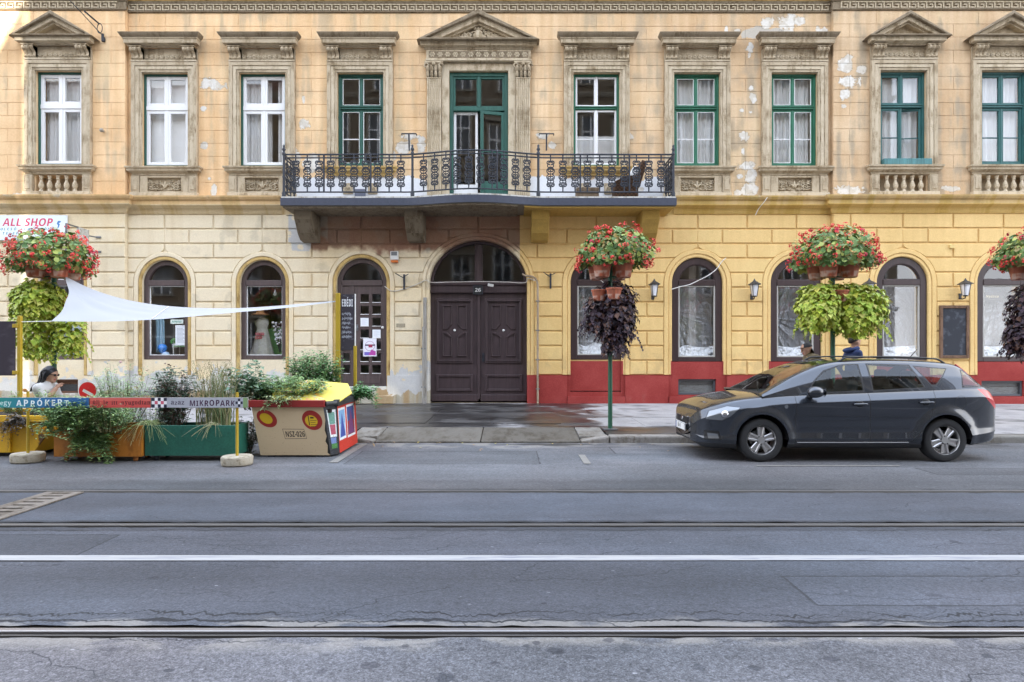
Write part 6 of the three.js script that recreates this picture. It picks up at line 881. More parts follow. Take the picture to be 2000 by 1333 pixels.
  obj('grille', [rbox(0.03, 0.1, 0.62, 0.012, -0.905, 0.545, 0), rbox(0.03, 0.12, 0.9, 0.02, -0.885, 0.35, 0)], trimM, car); obj('grille_surround', [rbox(0.02, 0.014, 0.66, 0.005, -0.918, 0.602, 0), rbox(0.02, 0.014, 0.6, 0.005, -0.925, 0.49, 0)], chromeM, car); obj('badge', new THREE.SphereGeometry(0.05, 14, 8).scale(0.25, 0.6, 1).translate(-0.92, 0.56, 0), chromeM, car);
  const pt = canvasTex(256, 56, (c) => { c.fillStyle = '#e9e9e6'; c.fillRect(0, 0, 256, 56); c.fillStyle = '#22408c'; c.fillRect(0, 0, 24, 56); c.strokeStyle = '#222'; c.lineWidth = 3; c.strokeRect(1, 1, 254, 54); c.fillStyle = '#181818'; c.font = 'bold 46px sans-serif'; c.fillText('BH-1', 60, 44); });
  const pl = part('number_plate', car, [-0.945, 0.44, 0]); obj('plate', rbox(0.016, 0.115, 0.52, 0.004), beadM, pl); const pf = obj('lettering', new THREE.PlaneGeometry(0.51, 0.108).rotateY(-Math.PI / 2), std(0xffffff, 0.5, { map: pt }), pl); pf.position.x = -0.011;
  for (const s of [1, -1]) obj('roof_rail', tube(range(1.25, 2.85, 14).map((x, i) => [x, YR(x) + (i === 0 || i === 14 ? -0.02 : 0.028), s * (ZR(x) - 0.03)]), 0.014, 40, 6), trimM, car);
  obj('antenna', [bar([2.62, 1.45, 0], [2.78, 1.63, 0], 0.008, 6, 0.005), cyl(0.02, 0.03, 0.02, 2.62, 1.462, 0)], trimM, car);
  obj('wiper', [bar([0.12, 1.0, 0.4], [0.3, 1.125, -0.1], 0.008), bar([0.12, 1.0, -0.15], [0.3, 1.13, -0.5], 0.008)], trimM, car);
  obj('side_strip', M([1, -1].map((s) => bar([0.50, 0.288, s * 0.886], [2.1, 0.288, s * 0.886], 0.004))), alloyM, car);
  for (const [x, z] of [[1.35, 0.36], [1.35, -0.36], [2.25, 0.36], [2.25, -0.36]]) { const st = part('seat', car, [x, 0, z]); obj('backrest', rbox(0.16, 0.62, 0.46, 0.06, 0.12, 0.86, 0, 3).rotateZ(-0.0), inM, st); obj('headrest', rbox(0.1, 0.17, 0.26, 0.04, 0.16, 1.22, 0, 3), inM, st); }
  obj('steering_wheel', new THREE.TorusGeometry(0.18, 0.016, 8, 24).rotateY(Math.PI / 2).rotateZ(0.4).translate(0.78, 0.98, 0.36), trimM, car);
  obj('rear_bumper_trim', [rbox(0.04, 0.1, 1.0, 0.015, 3.56, 0.42, 0)], trimM, car); obj('tailgate_wall_reflection', tube([[3.0, 1.40, 0.55], [3.12, 1.3, 0.565], [3.24, 1.15, 0.61], [3.33, 1.05, 0.64]], 0.014, 16, 6), redM, car);  // red tube colours in the red wall mirrored along the tailgate glass
}
// ------------------------------------------------------------------ leaves
class Foliage { // gathers small leaf faces with their own colours
  constructor(seed) { this.P = []; this.N = []; this.C = []; this.R = rng(seed); }
  tri(a, b, c, n, col) { const g = new THREE.Vector3().crossVectors(b.clone().sub(a), c.clone().sub(a)); for (const p of g.dot(n) < 0 ? [a, c, b] : [a, b, c]) { this.P.push(p.x, p.y, p.z); this.N.push(n.x, n.y, n.z); this.C.push(...col); } }
  leaf(at, dir, up, L, W, col, fold = 0.25, sides = 1) { // pointed leaf with a midrib fold and a droop
    const d = dir.clone().normalize(), s = new THREE.Vector3().crossVectors(d, up).normalize(); if (s.lengthSq() < 0.1) s.set(1, 0, 0); const n = new THREE.Vector3().crossVectors(s, d).normalize();
    const m = at.clone().addScaledVector(d, L * 0.45).addScaledVector(n, L * 0.06), tip = at.clone().addScaledVector(d, L).addScaledVector(n, -L * 0.12), l = m.clone().addScaledVector(s, W / 2).addScaledVector(n, W * fold), r = m.clone().addScaledVector(s, -W / 2).addScaledVector(n, W * fold);
    const n1 = n.clone().addScaledVector(s, -fold * 1.6).normalize(), n2 = n.clone().addScaledVector(s, fold * 1.6).normalize(), c2 = col.map((k) => k * 0.9);
    this.tri(at, m, l, n1, col); this.tri(m, tip, l, n1, col); this.tri(at, r, m, n2, c2); this.tri(m, r, tip, n2, c2);
  }
  disc(at, n, r, col, k = 6) { const u = new THREE.Vector3(n.y, n.z, n.x).cross(n).normalize(), v = new THREE.Vector3().crossVectors(n, u), q = []; for (let i = 0; i < k; i++) { const a = i / k * 6.283, w = r * (0.8 + 0.3 * this.R()); q.push(at.clone().addScaledVector(u, Math.cos(a) * w).addScaledVector(v, Math.sin(a) * w).addScaledVector(n, (this.R() - 0.3) * r * 0.35)); } for (let i = 0; i < k; i++) this.tri(at, q[i], q[(i + 1) % k], n, col); }
  stem(a, b, r, col) { const d = b.clone().sub(a), s = new THREE.Vector3(d.z, 0.3 * d.length(), -d.x).cross(d).normalize().multiplyScalar(r), t = s.clone().cross(d).normalize().multiplyScalar(r); for (const [u, v] of [[s, t], [t, s.clone().negate()], [s.clone().negate(), t.clone().negate()], [t.clone().negate(), s]]) { const n = u.clone().add(v).normalize(), A = a.clone().add(u), B = a.clone().add(v), C = b.clone().addScaledVector(u, 0.5), D = b.clone().addScaledVector(v, 0.5); this.tri(A, B, C, n, col); this.tri(B, D, C, n, col); } }
  build() { const g = new THREE.BufferGeometry(); g.setAttribute('position', new THREE.Float32BufferAttribute(this.P, 3)); g.setAttribute('normal', new THREE.Float32BufferAttribute(this.N, 3)); g.setAttribute('color', new THREE.Float32BufferAttribute(this.C, 3)); return g; }
  vary(c, a = 0.35) { const k = 1 - a / 2 + a * this.R(), h = (this.R() - 0.5) * a * 0.5; return [c[0] * k * (1 + h), c[1] * k, c[2] * k * (1 - h)]; }
}
const leafM = phys(0xffffff, 0.62, { vertexColors: true, transmission: 0.22, thickness: 0 }), petalM = std(0xffffff, 0.7, { vertexColors: true }), stemM = std(0xffffff, 0.8, { vertexColors: true });
const rv = (R) => new THREE.Vector3(R() - 0.5, R() - 0.5, R() - 0.5).normalize();
const stuff = (m) => { m.userData.kind = 'stuff'; return m; };

// geranium cushion: round leaves, red umbels held out on stalks
function geranium(pos, label, rx, up, down, rz, seed, tint = 1) {
  const t = thing('geranium', label, 'plant', pos, 'red geraniums on the flower poles'), F = new Foliage(seed), B = new Foliage(seed + 1), R = F.R;
  const pt = (k) => { const a = R() * 6.283, v = R() * 1.75 - 0.75, c = Math.sqrt(Math.max(0, 1 - (v < 0 ? v * v * 0.55 : v * v))), lump = 0.84 + 0.3 * noise2(Math.cos(a) * 2.2 + seed, v * 2.4 + Math.sin(a) * 2.2 + 7); return new THREE.Vector3(Math.cos(a) * c * rx * lump * k, (v > 0 ? v * up : v * down) * lump * k, Math.sin(a) * c * rz * lump * k); };
  for (let i = 0; i < 1500; i++) { const p = pt(0.55 + 0.45 * Math.sqrt(R())), n = p.clone().normalize().add(V(0, 0.5, 0)).addScaledVector(rv(R), 0.8).normalize(), old = R(); F.disc(p, n, 0.028 + R() * 0.03, F.vary(old < 0.62 ? [0.13, 0.24, 0.055] : old < 0.92 ? [0.30, 0.37, 0.07] : [0.36, 0.27, 0.08], 0.5)); }
  for (let i = 0; i < 130; i++) F.stem(pt(0.3), pt(0.98), 0.004, [0.2, 0.16, 0.06]);
  const n = Math.round(125 * tint); for (let i = 0; i < n; i++) { const p = pt(1.0 + R() * 0.09), r = 0.03 + R() * 0.032, out = p.clone().normalize(); F.stem(p.clone().addScaledVector(out, -0.12), p, 0.003, [0.16, 0.14, 0.05]); const deep = R(), col = deep < 0.7 ? [0.68, 0.05, 0.045] : deep < 0.9 ? [0.72, 0.13, 0.07] : [0.5, 0.03, 0.07]; for (let k = 0; k < 13; k++) { const q = rv(R).addScaledVector(out, 0.5).normalize(); B.disc(p.clone().addScaledVector(q, r), q, 0.013 + R() * 0.008, B.vary(col, 0.4), 5); } }
  stuff(obj('foliage', F.build(), leafM, t)); stuff(obj('blossoms', B.build(), petalM, t)); return t;
}
// cascading sweet-potato vine: lobes of hanging heart leaves
function vine(pos, label, lobes, cols, seed, n, LL = 0.085, group = 'trailing vines on the flower poles') {
  const t = thing('trailing_vine', label, 'plant', pos, group), F = new Foliage(seed), R = F.R;
  for (const [cx, cy, cz, rx, ry, rz, share] of lobes) for (let i = 0; i < n * share; i++) {
    const a = R() * 6.283, v = R() * 2 - 1, c = Math.sqrt(1 - v * v), k = 0.72 + 0.32 * Math.sqrt(R()), lump = 0.85 + 0.35 * noise2(a * 1.6 + seed + cx * 9, v * 3 + 5), p = V(cx + Math.cos(a) * c * rx * k * lump, cy + v * ry * k * lump, cz + Math.sin(a) * c * rz * k * lump);
    const out = V(Math.cos(a) * rx, 0, Math.sin(a) * rz).normalize(), dir = out.clone().multiplyScalar(0.55 + 0.5 * v).add(V(0, -0.75 + 0.35 * v, 0)).addScaledVector(rv(R), 0.55), L = LL * (0.7 + 0.7 * R());
    F.leaf(p, dir, out.add(V(0, 0.7, 0)), L, L * (0.78 + 0.25 * R()), F.vary(cols[(R() * cols.length) | 0], 0.45), 0.12);
  }
  for (const [cx, cy, cz, rx, ry, rz] of lobes) for (let i = 0; i < 15; i++) { let a = R() * 6.283, q = V(cx + Math.cos(a) * rx * 0.85, cy - ry * (0.1 + 0.7 * R()), cz + Math.sin(a) * rz * 0.85), d = V(Math.cos(a) * 0.8, -0.5, Math.sin(a) * 0.8); const len = 5 + R() * 7; for (let j = 0; j < len; j++) { const n2 = q.clone().addScaledVector(d, 0.032); F.stem(q, n2, 0.003, cols[0].map((k) => k * 0.6)); q = n2; d.y -= 0.13; d.normalize(); const L = LL * (0.5 + 0.5 * R()) * (1 - j / len * 0.4), sd = j % 2 ? 1 : -1; F.leaf(q, V(-d.z * sd, -0.5, d.x * sd).addScaledVector(d, 0.5).addScaledVector(rv(R), 0.3), V(0, 1, 0.2), L, L * 0.8, F.vary(cols[(R() * cols.length) | 0], 0.5), 0.12); } }
  for (const [cx, cy, cz, rx, ry] of lobes) for (let i = 0; i < 26; i++) { const a = R() * 6.283, b = V(cx + Math.cos(a) * rx * 0.8, cy - ry * (0.5 + 0.4 * R()), cz + Math.sin(a) * rx * 0.6); F.stem(V(cx * 0.5, cy + ry * 0.6, cz), b, 0.004, cols[0].map((k) => k * 0.6)); const L = LL * 0.9; for (let j = 0; j < 6; j++) F.leaf(b.clone().add(V((R() - 0.5) * 0.1, -0.03 * j, (R() - 0.5) * 0.1)), V(Math.cos(a), -0.8, Math.sin(a)).addScaledVector(rv(R), 0.5), V(0, 1, 0.3), L, L * 0.8, F.vary(cols[(R() * cols.length) | 0], 0.45), 0.12); }
  stuff(obj('foliage', F.build(), leafM, t)); return t;
}
// bush: stems from the soil carrying leaves through an uneven envelope
function bush(name, label, pos, o) {
  const t = thing(name, label, 'plant', pos, o.group ?? 'plants in the parklet planters'), F = new Foliage(o.seed), S = new Foliage(o.seed + 5), R = F.R, [rx, h, rz] = o.size;
  for (let s = 0; s < o.stems; s++) {
    const a = R() * 6.283, k = Math.sqrt(R()), base = V(Math.cos(a) * rx * 0.45 * k, 0, Math.sin(a) * rz * 0.45 * k), top = V(Math.cos(a) * rx * k * (0.8 + 0.4 * R()) + (o.lean ?? 0) * R(), h * (o.even ?? 0.45) + h * (1 - (o.even ?? 0.45)) * R() * (1.1 - 0.5 * k), Math.sin(a) * rz * k * (0.8 + 0.4 * R())); if (o.droop) top.y -= o.droop * k * R() * 2;
    const mid = base.clone().lerp(top, 0.5).add(V(0, o.droop ? h * 0.35 : 0.06, 0)).addScaledVector(rv(R), 0.05), bez = (u) => base.clone().multiplyScalar((1 - u) ** 2).addScaledVector(mid, 2 * u * (1 - u)).addScaledVector(top, u * u);
    for (let j = 0; j < 4; j++) S.stem(bez(j / 4), bez((j + 1) / 4), (o.stemR ?? 0.006) * (1 - j * 0.18), o.stemC ?? [0.13, 0.12, 0.05]);
    for (let j = 0; j < o.per; j++) { const u = (o.from ?? 0.2) + (1 - (o.from ?? 0.2)) * Math.pow(R(), 0.8), p = bez(u).addScaledVector(rv(R), o.spread ?? 0.05), ang = R() * 6.283, dir = V(Math.cos(ang), 0.35 - (o.hang ?? 0) + 0.5 * (R() - 0.5), Math.sin(ang)), L = o.leaf[0] * (0.6 + 0.7 * R()); F.leaf(p, dir, V(0, 1, 0.2), L, L * o.leaf[1], F.vary(o.cols[(R() * o.cols.length) | 0], 0.5), 0.15); }
  }
  stuff(obj('foliage', F.build(), leafM, t)); stuff(obj('stems', S.build(), stemM, t));
  if (o.flowers) { const B = new Foliage(o.seed + 9); for (const [x, y, z, r, c] of o.flowers) for (let k = 0; k < 9; k++) { const q = rv(B.R).add(V(0, 0.2, 0.7)).normalize(); B.disc(V(x, y, z).addScaledVector(q, r * 0.5), q, r * 0.55, B.vary(c, 0.3), 6); } obj('blossoms', B.build(), petalM, t); }
  return t;
}
function grassTuft(label, pos, o) {
  const t = thing('grass_tuft', label, 'plant', pos, 'plants in the parklet planters'), F = new Foliage(o.seed), R = F.R;
  for (let i = 0; i < o.n; i++) { const a = R() * 6.283, lean = (o.spread ?? 0.3) * (0.3 + R()), h = o.h * (0.5 + 0.55 * R()), b = V((R() - 0.5) * o.w, 0, (R() - 0.5) * o.w * 0.5), col = F.vary(o.cols[(R() * o.cols.length) | 0], 0.4), w = 0.005 + 0.006 * R(); let prev = b; const fall = o.fall ?? 0.2; for (let j = 1; j <= 5; j++) { const u = j / 5, q = b.clone().add(V(Math.cos(a) * lean * u * u * 1.3 + (o.dx ?? 0) * u * u, h * (u - fall * u * u * u), Math.sin(a) * lean * u * u)); F.stem(prev, q, w * (1 - u * 0.75), col); prev = q; } if (o.seedheads && R() < 0.4) for (let k = 0; k < 6; k++) F.leaf(prev.clone().add(V((R() - 0.5) * 0.04, -0.02 * k, 0)), rv(R).add(V(0, 0.6, 0)), V(0, 0, 1), 0.035, 0.008, [0.3, 0.24, 0.12]); }
  stuff(obj('blades', F.build(), stemM, t)); return t;
}
// ------------------------------------------------------------------ flower poles
const poleM = std(lin(0.035, 0.16, 0.085), 0.5, { map: grainT }), potT = dataTex(128, 64, (u, v) => { const g = 0.75 + 0.4 * fbm(u * 14, v * 3, 3), w = v < 0.3 ? smooth(0.35, 0.6, fbm(u * 9, v * 12, 3)) * 0.7 : 0.1; return [mix(172 * g, 205, w), mix(88 * g, 190, w), mix(58 * g, 178, w)]; }), potM = std(0xffffff, 0.75, { map: potT });
const PZ = -12.14, poleX = (px) => (px - 1000) / 1257 * 12.14, PS = 103.5, py2 = (p) => EYE + (690 - p) / PS;
function flowerPole(px, label, low) {
  const x = poleX(px), t = thing('flower_pole', label, 'flower pole', [x, PY(PZ), PZ], 'green flower poles along the kerb'), y0 = -PY(PZ);
  obj('pole', [cyl(0.042, 0.042, 3.2, 0, 1.6, 0, 12), cyl(0.05, 0.05, 0.05, 0, 2.95, 0, 12), cyl(0.05, 0.05, 0.05, 0, 2.45, 0, 12)], poleM, t); obj('base_plate', rbox(0.26, 0.012, 0.26, 0.004, 0, 0.008, 0), greyMetalM, t);
  const potG = lathe([[0, 0], [0.12, 0], [0.135, 0.02], [0.165, 0.21], [0.18, 0.22], [0.18, 0.25], [0.16, 0.25], [0.15, 0.2], [0, 0.18]], 20), yT = py2(545) + y0;
  for (let k = 0; k < 4; k++) { const a = 0.7 + k * Math.PI / 2; const p = obj('pot', potG, potM, t); p.position.set(Math.cos(a) * 0.29, yT, Math.sin(a) * 0.29); p.rotation.y = k; obj('arm', bar([0, yT + 0.05, 0], [Math.cos(a) * 0.16, yT + 0.02, Math.sin(a) * 0.16], 0.012), poleM, t); }
  for (const [dx, yy, dz] of low) { const p = obj('pot', potG, potM, t); p.position.set(dx, py2(yy) + y0, dz); p.scale.setScalar(0.85); obj('arm', bar([0, py2(yy) + y0 + 0.05, 0], [dx * 0.55, py2(yy) + y0 + 0.03, dz * 0.55], 0.012), poleM, t); }
  return t;
}
flowerPole(105, 'green flower pole at the left end of the parklet', [[-0.2, 600, -0.1], [0.2, 600, -0.1]]);
flowerPole(1192, 'green flower pole standing free on the pavement right of the gate', [[0.03, 588, 0.27], [-0.22, 590, 0.12], [0.22, 600, -0.12]]);
flowerPole(1627, 'green flower pole behind the car roof', [[0.02, 592, 0.24], [-0.24, 595, -0.05], [0.25, 595, -0.05]]);
flowerPole(2030, 'green flower pole cut off by the right picture edge', [[-0.2, 600, 0.1], [0.2, 600, -0.1]]);
const G = (px, py, dx = 0) => [poleX(px) + dx, py2(py), PZ];
geranium(G(102, 507), 'dense red geranium cushion in front of the shop sign', 0.73, 0.55, 0.36, 0.72, 101, 1.25);
geranium(G(1200, 505), 'red geranium cushion on the free-standing pole right of the gate', 0.74, 0.58, 0.24, 0.66, 131);
geranium(G(1626, 503), 'wide red geranium cushion above the lime vine behind the car', 0.79, 0.54, 0.30, 0.72, 151, 1.2);
geranium(G(2032, 503), 'red geranium cushion cut by the right picture edge', 0.76, 0.5, 0.28, 0.7, 171);
const lime = [[0.46, 0.56, 0.05], [0.56, 0.62, 0.08], [0.34, 0.48, 0.04], [0.6, 0.6, 0.12]], plum = [[0.03, 0.013, 0.026], [0.045, 0.02, 0.035], [0.02, 0.01, 0.02], [0.06, 0.025, 0.035], [0.12, 0.05, 0.03]];
vine(G(100, 612), 'lime green trailing vine hanging on the left flower pole', [[-0.2, 0.2, 0.05, 0.42, 0.40, 0.36, 0.6], [-0.26, -0.36, 0.05, 0.26, 0.42, 0.24, 0.2], [0.32, -0.36, 0.0, 0.24, 0.34, 0.2, 0.13]], lime, 211, 2600, 0.1);
vine(G(1192, 612), 'dark purple trailing vine with bronze leaves on the free-standing pole', [[0.1, 0.28, 0.0, 0.33, 0.3, 0.3, 0.35], [0.12, -0.08, 0.05, 0.31, 0.36, 0.28, 0.35], [-0.27, 0.02, 0.06, 0.19, 0.28, 0.18, 0.13], [0.05, -0.4, 0.08, 0.19, 0.26, 0.17, 0.12]], plum, 231, 1900, 0.1);
vine(G(1636, 612), 'lime green trailing vine in two lobes above the car roof', [[-0.38, 0.13, 0.05, 0.33, 0.40, 0.36, 0.46], [0.36, 0.09, 0.05, 0.43, 0.46, 0.38, 0.5], [0, 0.3, 0.0, 0.3, 0.26, 0.3, 0.14]], lime, 251, 3000, 0.1);
vine(G(2030, 620), 'dark purple trailing vine at the right picture edge', [[0, 0.1, 0, 0.5, 0.5, 0.4, 0.6], [-0.2, -0.35, 0, 0.35, 0.3, 0.3, 0.4]], plum, 271, 2200, 0.1);
// ------------------------------------------------------------------ parklet: planters, painted skip, boards, sail
const yel = std(lin(0.72, 0.48, 0.03), 0.5, { map: grainT }), concM = std(lin(0.52, 0.48, 0.40), 0.9, { map: grimeT, bumpMap: roughB, bumpScale: 0.006 }), soilM = std(lin(0.05, 0.035, 0.025), 1, { map: grainT });
const D2 = (px, d) => (px - 1000) / 1257 * d, H2 = (py, d) => EYE - (py - 690) * d / 1257;
{ // two steel planter troughs on feet
  const trough = (label, x0, x1, z, depth, y0, y1, m, foot) => { const t = thing('planter_trough', label, 'planter', [(x0 + x1) / 2, 0.006, z], 'troughs of the parklet'), w = (x1 - x0) / 2; const s = shapeOf([[-w, -depth / 2], [w, -depth / 2], [w, depth / 2], [-w, depth / 2]]); s.holes.push(shapeOf([[-w + 0.02, -depth / 2 + 0.02], [-w + 0.02, depth / 2 - 0.02], [w - 0.02, depth / 2 - 0.02], [w - 0.02, -depth / 2 + 0.02]])); obj('box', boxUV(extrude(s, y1 - y0, 0.004).rotateX(-Math.PI / 2).translate(0, y0, 0)), m, t); obj('bottom', box2(-w + 0.021, w - 0.021, y0 + 0.003, y0 + 0.02, -depth / 2 + 0.021, depth / 2 - 0.021), m, t); obj('soil', box2(-w + 0.021, w - 0.021, y0 + 0.021, y1 - 0.05, -depth / 2 + 0.021, depth / 2 - 0.021), soilM, t); for (const [a, b] of [[-1, 1], [1, 1], [-1, -1], [1, -1]]) obj('foot', lathe([[0.0, 0], [0.028, 0], [0.032, 0.02], [0.04, y0 - 0.002], [0, y0 - 0.002]], 10).translate(a * (w - 0.13), 0, b * (depth / 2 - 0.08)), foot, t); return t; };
  trough('orange steel planter trough overgrown with feathery green', -6.64, -5.37, -9.55, 0.46, 0.075, 0.52, std(lin(0.62, 0.235, 0.03), 0.5, { map: rep(grimeT, 0.6) }), std(lin(0.45, 0.17, 0.04), 0.6)); trough('dark green steel planter trough with grasses', -5.35, -4.03, -9.6, 0.46, 0.08, 0.52, std(lin(0.03, 0.20, 0.135), 0.45, { map: rep(grainT, 0.7) }), ironM);
}
{ // yellow skip at the left edge
  const t = thing('yellow_skip', 'scratched yellow steel skip used as planter at the left edge', 'skip', [-8.2, 0.006, -10.35]), m = std(0xffffff, 0.55, { map: dataTex(256, 256, (u, v) => { const s = smooth(0.62, 0.7, fbm(u * 9, v * 9, 5)), r = hash2((u * 256) | 0, (v * 256) | 0) * 10, q = fbm(u * 5, v * 5, 3) * 30; return [mix(206 + q - 12, 92, s) + r, mix(158 + q - 12, 60, s) + r, mix(28, 36, s)]; }) });
  const prof = [[-1.4, 0.06], [0.95, 0.06], [1.27, 0.5], [1.29, 0.56], [-1.5, 0.56]]; const s = extrude(shapeOf(prof), 1.2, 0.01, -0.6); obj('body', boxUV(s), m, t); obj('rim', M(frameGeo(-1.52, 1.32, -0.64, 0.64, 0.07, 0, 0.1).map((g) => g.rotateX(-Math.PI / 2).translate(0, 0.53, 0))), m, t); obj('rib', rbox2(0.55, 0.62, 0.07, 0.53, 0.6, 0.64, 0.008), m, t); obj('rib', rbox2(-0.4, -0.33, 0.07, 0.53, 0.6, 0.64, 0.008), m, t); obj('soil', box2(-1.4, 1.2, 0.56, 0.58, -0.56, 0.56), soilM, t); obj('skid', [box2(-1.3, 0.9, 0.0, 0.06, 0.4, 0.5), box2(-1.3, 0.9, 0.0, 0.06, -0.5, -0.4)], ironM, t);
}
{ // the painted skip: front with face, side with painted doors
  const zf = -9.66, t = thing('painted_skip', 'beige skip painted like a vehicle front with two round yellow eyes', 'skip', [-3.2, 0.006, -10.4]), L = (x) => x + 3.2, ZF = zf + 10.4, ZB = -0.68;
  const wear = (c, w, h, sd) => { const g = rng(sd); for (let i = 0; i < 500; i++) { c.fillStyle = g() < 0.5 ? `rgba(40,36,34,${0.05 + g() * 0.14})` : `rgba(225,220,210,${0.05 + g() * 0.12})`; c.fillRect(g() * w, g() * h, 1 + g() * 22, 1 + g() * 3); } for (let i = 0; i < 40; i++) { c.fillStyle = `rgba(60,45,38,${0.2 + g() * 0.3})`; c.beginPath(); c.arc(g() * w, h - g() * g() * h * 0.5, 1 + g() * 3, 0, 7); c.fill(); } };
  const draw = (c, w, h) => { // u: -3.92..-2.70 across, v: 0..0.80 up
    c.fillStyle = '#bfa987'; c.fillRect(0, 0, w, h); const g = rng(6); for (let i = 0; i < 2600; i++) { c.fillStyle = `rgba(${150 + g() * 60 | 0},${130 + g() * 50 | 0},${95 + g() * 40 | 0},0.18)`; c.fillRect(g() * w, g() * h, 1 + g() * 14, 1 + g() * 2); }
    const blob = (x, y, rx, ry, a, col) => { c.fillStyle = col; c.beginPath(); c.ellipse(x * w, y * h, rx * w, ry * h, a, 0, 6.3); c.fill(); };
    blob(0.185, 0.265, 0.14, 0.17, 0.35, '#8e1f17'); blob(0.175, 0.265, 0.088, 0.10, 0.35, '#c6a114'); blob(0.815, 0.30, 0.142, 0.195, 0.2, '#8e1f17'); blob(0.80, 0.315, 0.088, 0.115, 0.1, '#c9a31c');
    c.fillStyle = '#1c1712'; c.fillRect(0.76 * w, 0.20 * h, 0.012 * w, 0.2 * h); c.fillRect(0.79 * w, 0.235 * h, 0.05 * w, 0.03 * h); for (let i = 0; i < 4; i++) c.fillRect(0.785 * w, (0.30 + i * 0.04) * h, (0.09 - (i % 2) * 0.02) * w, 0.008 * h);
    c.strokeStyle = '#1b1510'; c.lineWidth = 5; c.beginPath(); c.moveTo(0.375 * w, 0.475 * h); c.lineTo(0.675 * w, 0.48 * h); c.lineTo(0.695 * w, 0.665 * h); c.lineTo(0.39 * w, 0.67 * h); c.closePath(); c.stroke(); c.fillStyle = '#1b1510'; c.font = `bold ${0.15 * h}px sans-serif`; c.save(); c.translate(0.4 * w, 0.63 * h); c.scale(0.78, 1); c.fillText('NSZ-026', 0, 0); c.restore();
    c.fillStyle = '#17150f'; c.beginPath(); c.moveTo(w, 0.3 * h); c.lineTo(0.97 * w, 0.5 * h); c.lineTo(0.985 * w, 0.62 * h); c.lineTo(0.955 * w, 0.72 * h); c.lineTo(0.98 * w, 0.8 * h); c.lineTo(0.96 * w, 0.95 * h); c.lineTo(w, h); c.fill(); wear(c, w, h, 43);
  };
  const sideT = canvasTex(512, 256, (c, w, h) => { c.fillStyle = '#c23422'; c.fillRect(0, 0, w, h); c.fillStyle = '#20242a'; c.fillRect(0, 0, 0.05 * w, h); const pan = (x, y, ww, hh, a, b, d) => { c.fillStyle = '#dfe3e4'; c.fillRect(x * w, y * h, ww * w, hh * h); c.fillStyle = a; c.fillRect((x + 0.025) * w, (y + 0.05) * h, (ww - 0.05) * w, (hh - 0.1) * h); c.fillStyle = b; c.fillRect((x + 0.025) * w, (y + 0.05 + (hh - 0.1) * 0.5) * h, (ww - 0.05) * w, (hh - 0.1) * 0.5 * h); c.fillStyle = d; c.beginPath(); c.moveTo((x + ww / 2) * w, (y + 0.1) * h); c.lineTo((x + ww - 0.03) * w, (y + hh - 0.06) * h); c.lineTo((x + 0.05) * w, (y + hh - 0.06) * h); c.fill(); }; pan(0.08, 0.10, 0.33, 0.66, '#7ea9cf', '#9fbcd8', '#3c4f9a'); pan(0.48, 0.08, 0.42, 0.70, '#3a4a80', '#8d2a33', '#6f3a6a'); wear(c, w, h, 44); });
  const chT = canvasTex(128, 256, (c, w, h) => { c.fillStyle = '#23262b'; c.fillRect(0, 0, w, h); c.fillStyle = '#dde1e2'; c.fillRect(0.2 * w, 0.1 * h, 0.7 * w, 0.55 * h); c.fillStyle = '#5f8f80'; c.fillRect(0.28 * w, 0.15 * h, 0.5 * w, 0.24 * h); c.fillStyle = '#a8465a'; c.fillRect(0.28 * w, 0.4 * h, 0.5 * w, 0.2 * h); c.fillStyle = '#6b7fb3'; c.fillRect(0.2 * w, 0.66 * h, 0.6 * w, 0.12 * h); c.fillStyle = '#3f7a3a'; c.fillRect(0.2 * w, 0.78 * h, 0.7 * w, 0.1 * h); wear(c, w, h, 45); });
  const quad = (name, a, b, c, d, mat) => { const g = new THREE.BufferGeometry(); g.setAttribute('position', new THREE.Float32BufferAttribute([...a, ...b, ...c, ...a, ...c, ...d], 3)); g.setAttribute('uv', new THREE.Float32BufferAttribute([0, 0, 1, 0, 1, 1, 0, 0, 1, 1, 0, 1], 2)); g.computeVertexNormals(); return obj(name, g, mat, t); };
  const y0 = 0.03, y1 = 0.79, A = { bl: L(-3.80), br: L(-2.74), tl: L(-3.92), tr: L(-2.84) }, bz = ZF - 0.06, tz = ZF, sx = L(-2.66), sxt = L(-2.70), cz = bz - 0.16;
  quad('front_panel', [A.bl, y0, bz], [A.br, y0, bz], [A.tr, y1, tz], [A.tl, y1, tz], std(0xffffff, 0.6, { map: canvasTex(1024, 640, draw) }));
  quad('corner_panel', [A.br, y0, bz], [sx, y0, cz], [sxt, y1, cz + 0.02], [A.tr, y1, tz], std(0xffffff, 0.6, { map: chT })); quad('side_panel', [sx, y0, cz], [sx, y0, ZB], [sxt, y1, ZB], [sxt, y1, cz + 0.02], std(0xffffff, 0.6, { map: sideT }));
  const beige = std(lin(0.45, 0.36, 0.23), 0.65, { map: grimeT }); quad('left_panel', [A.bl, y0, ZB], [A.bl, y0, bz], [A.tl, y1, tz], [A.tl, y1, ZB], beige); quad('back_panel', [sx, y0, ZB], [A.bl, y0, ZB], [A.tl, y1, ZB], [sxt, y1, ZB], beige); quad('floor', [A.bl, y0, bz], [A.br, y0, bz], [sx, y0, ZB], [A.bl, y0, ZB], ironM);
  const rimR = std(lin(0.42, 0.035, 0.03), 0.45, { map: grainT }), rimD = std(lin(0.05, 0.055, 0.06), 0.5, { map: rep(grimeT, 0.5) });
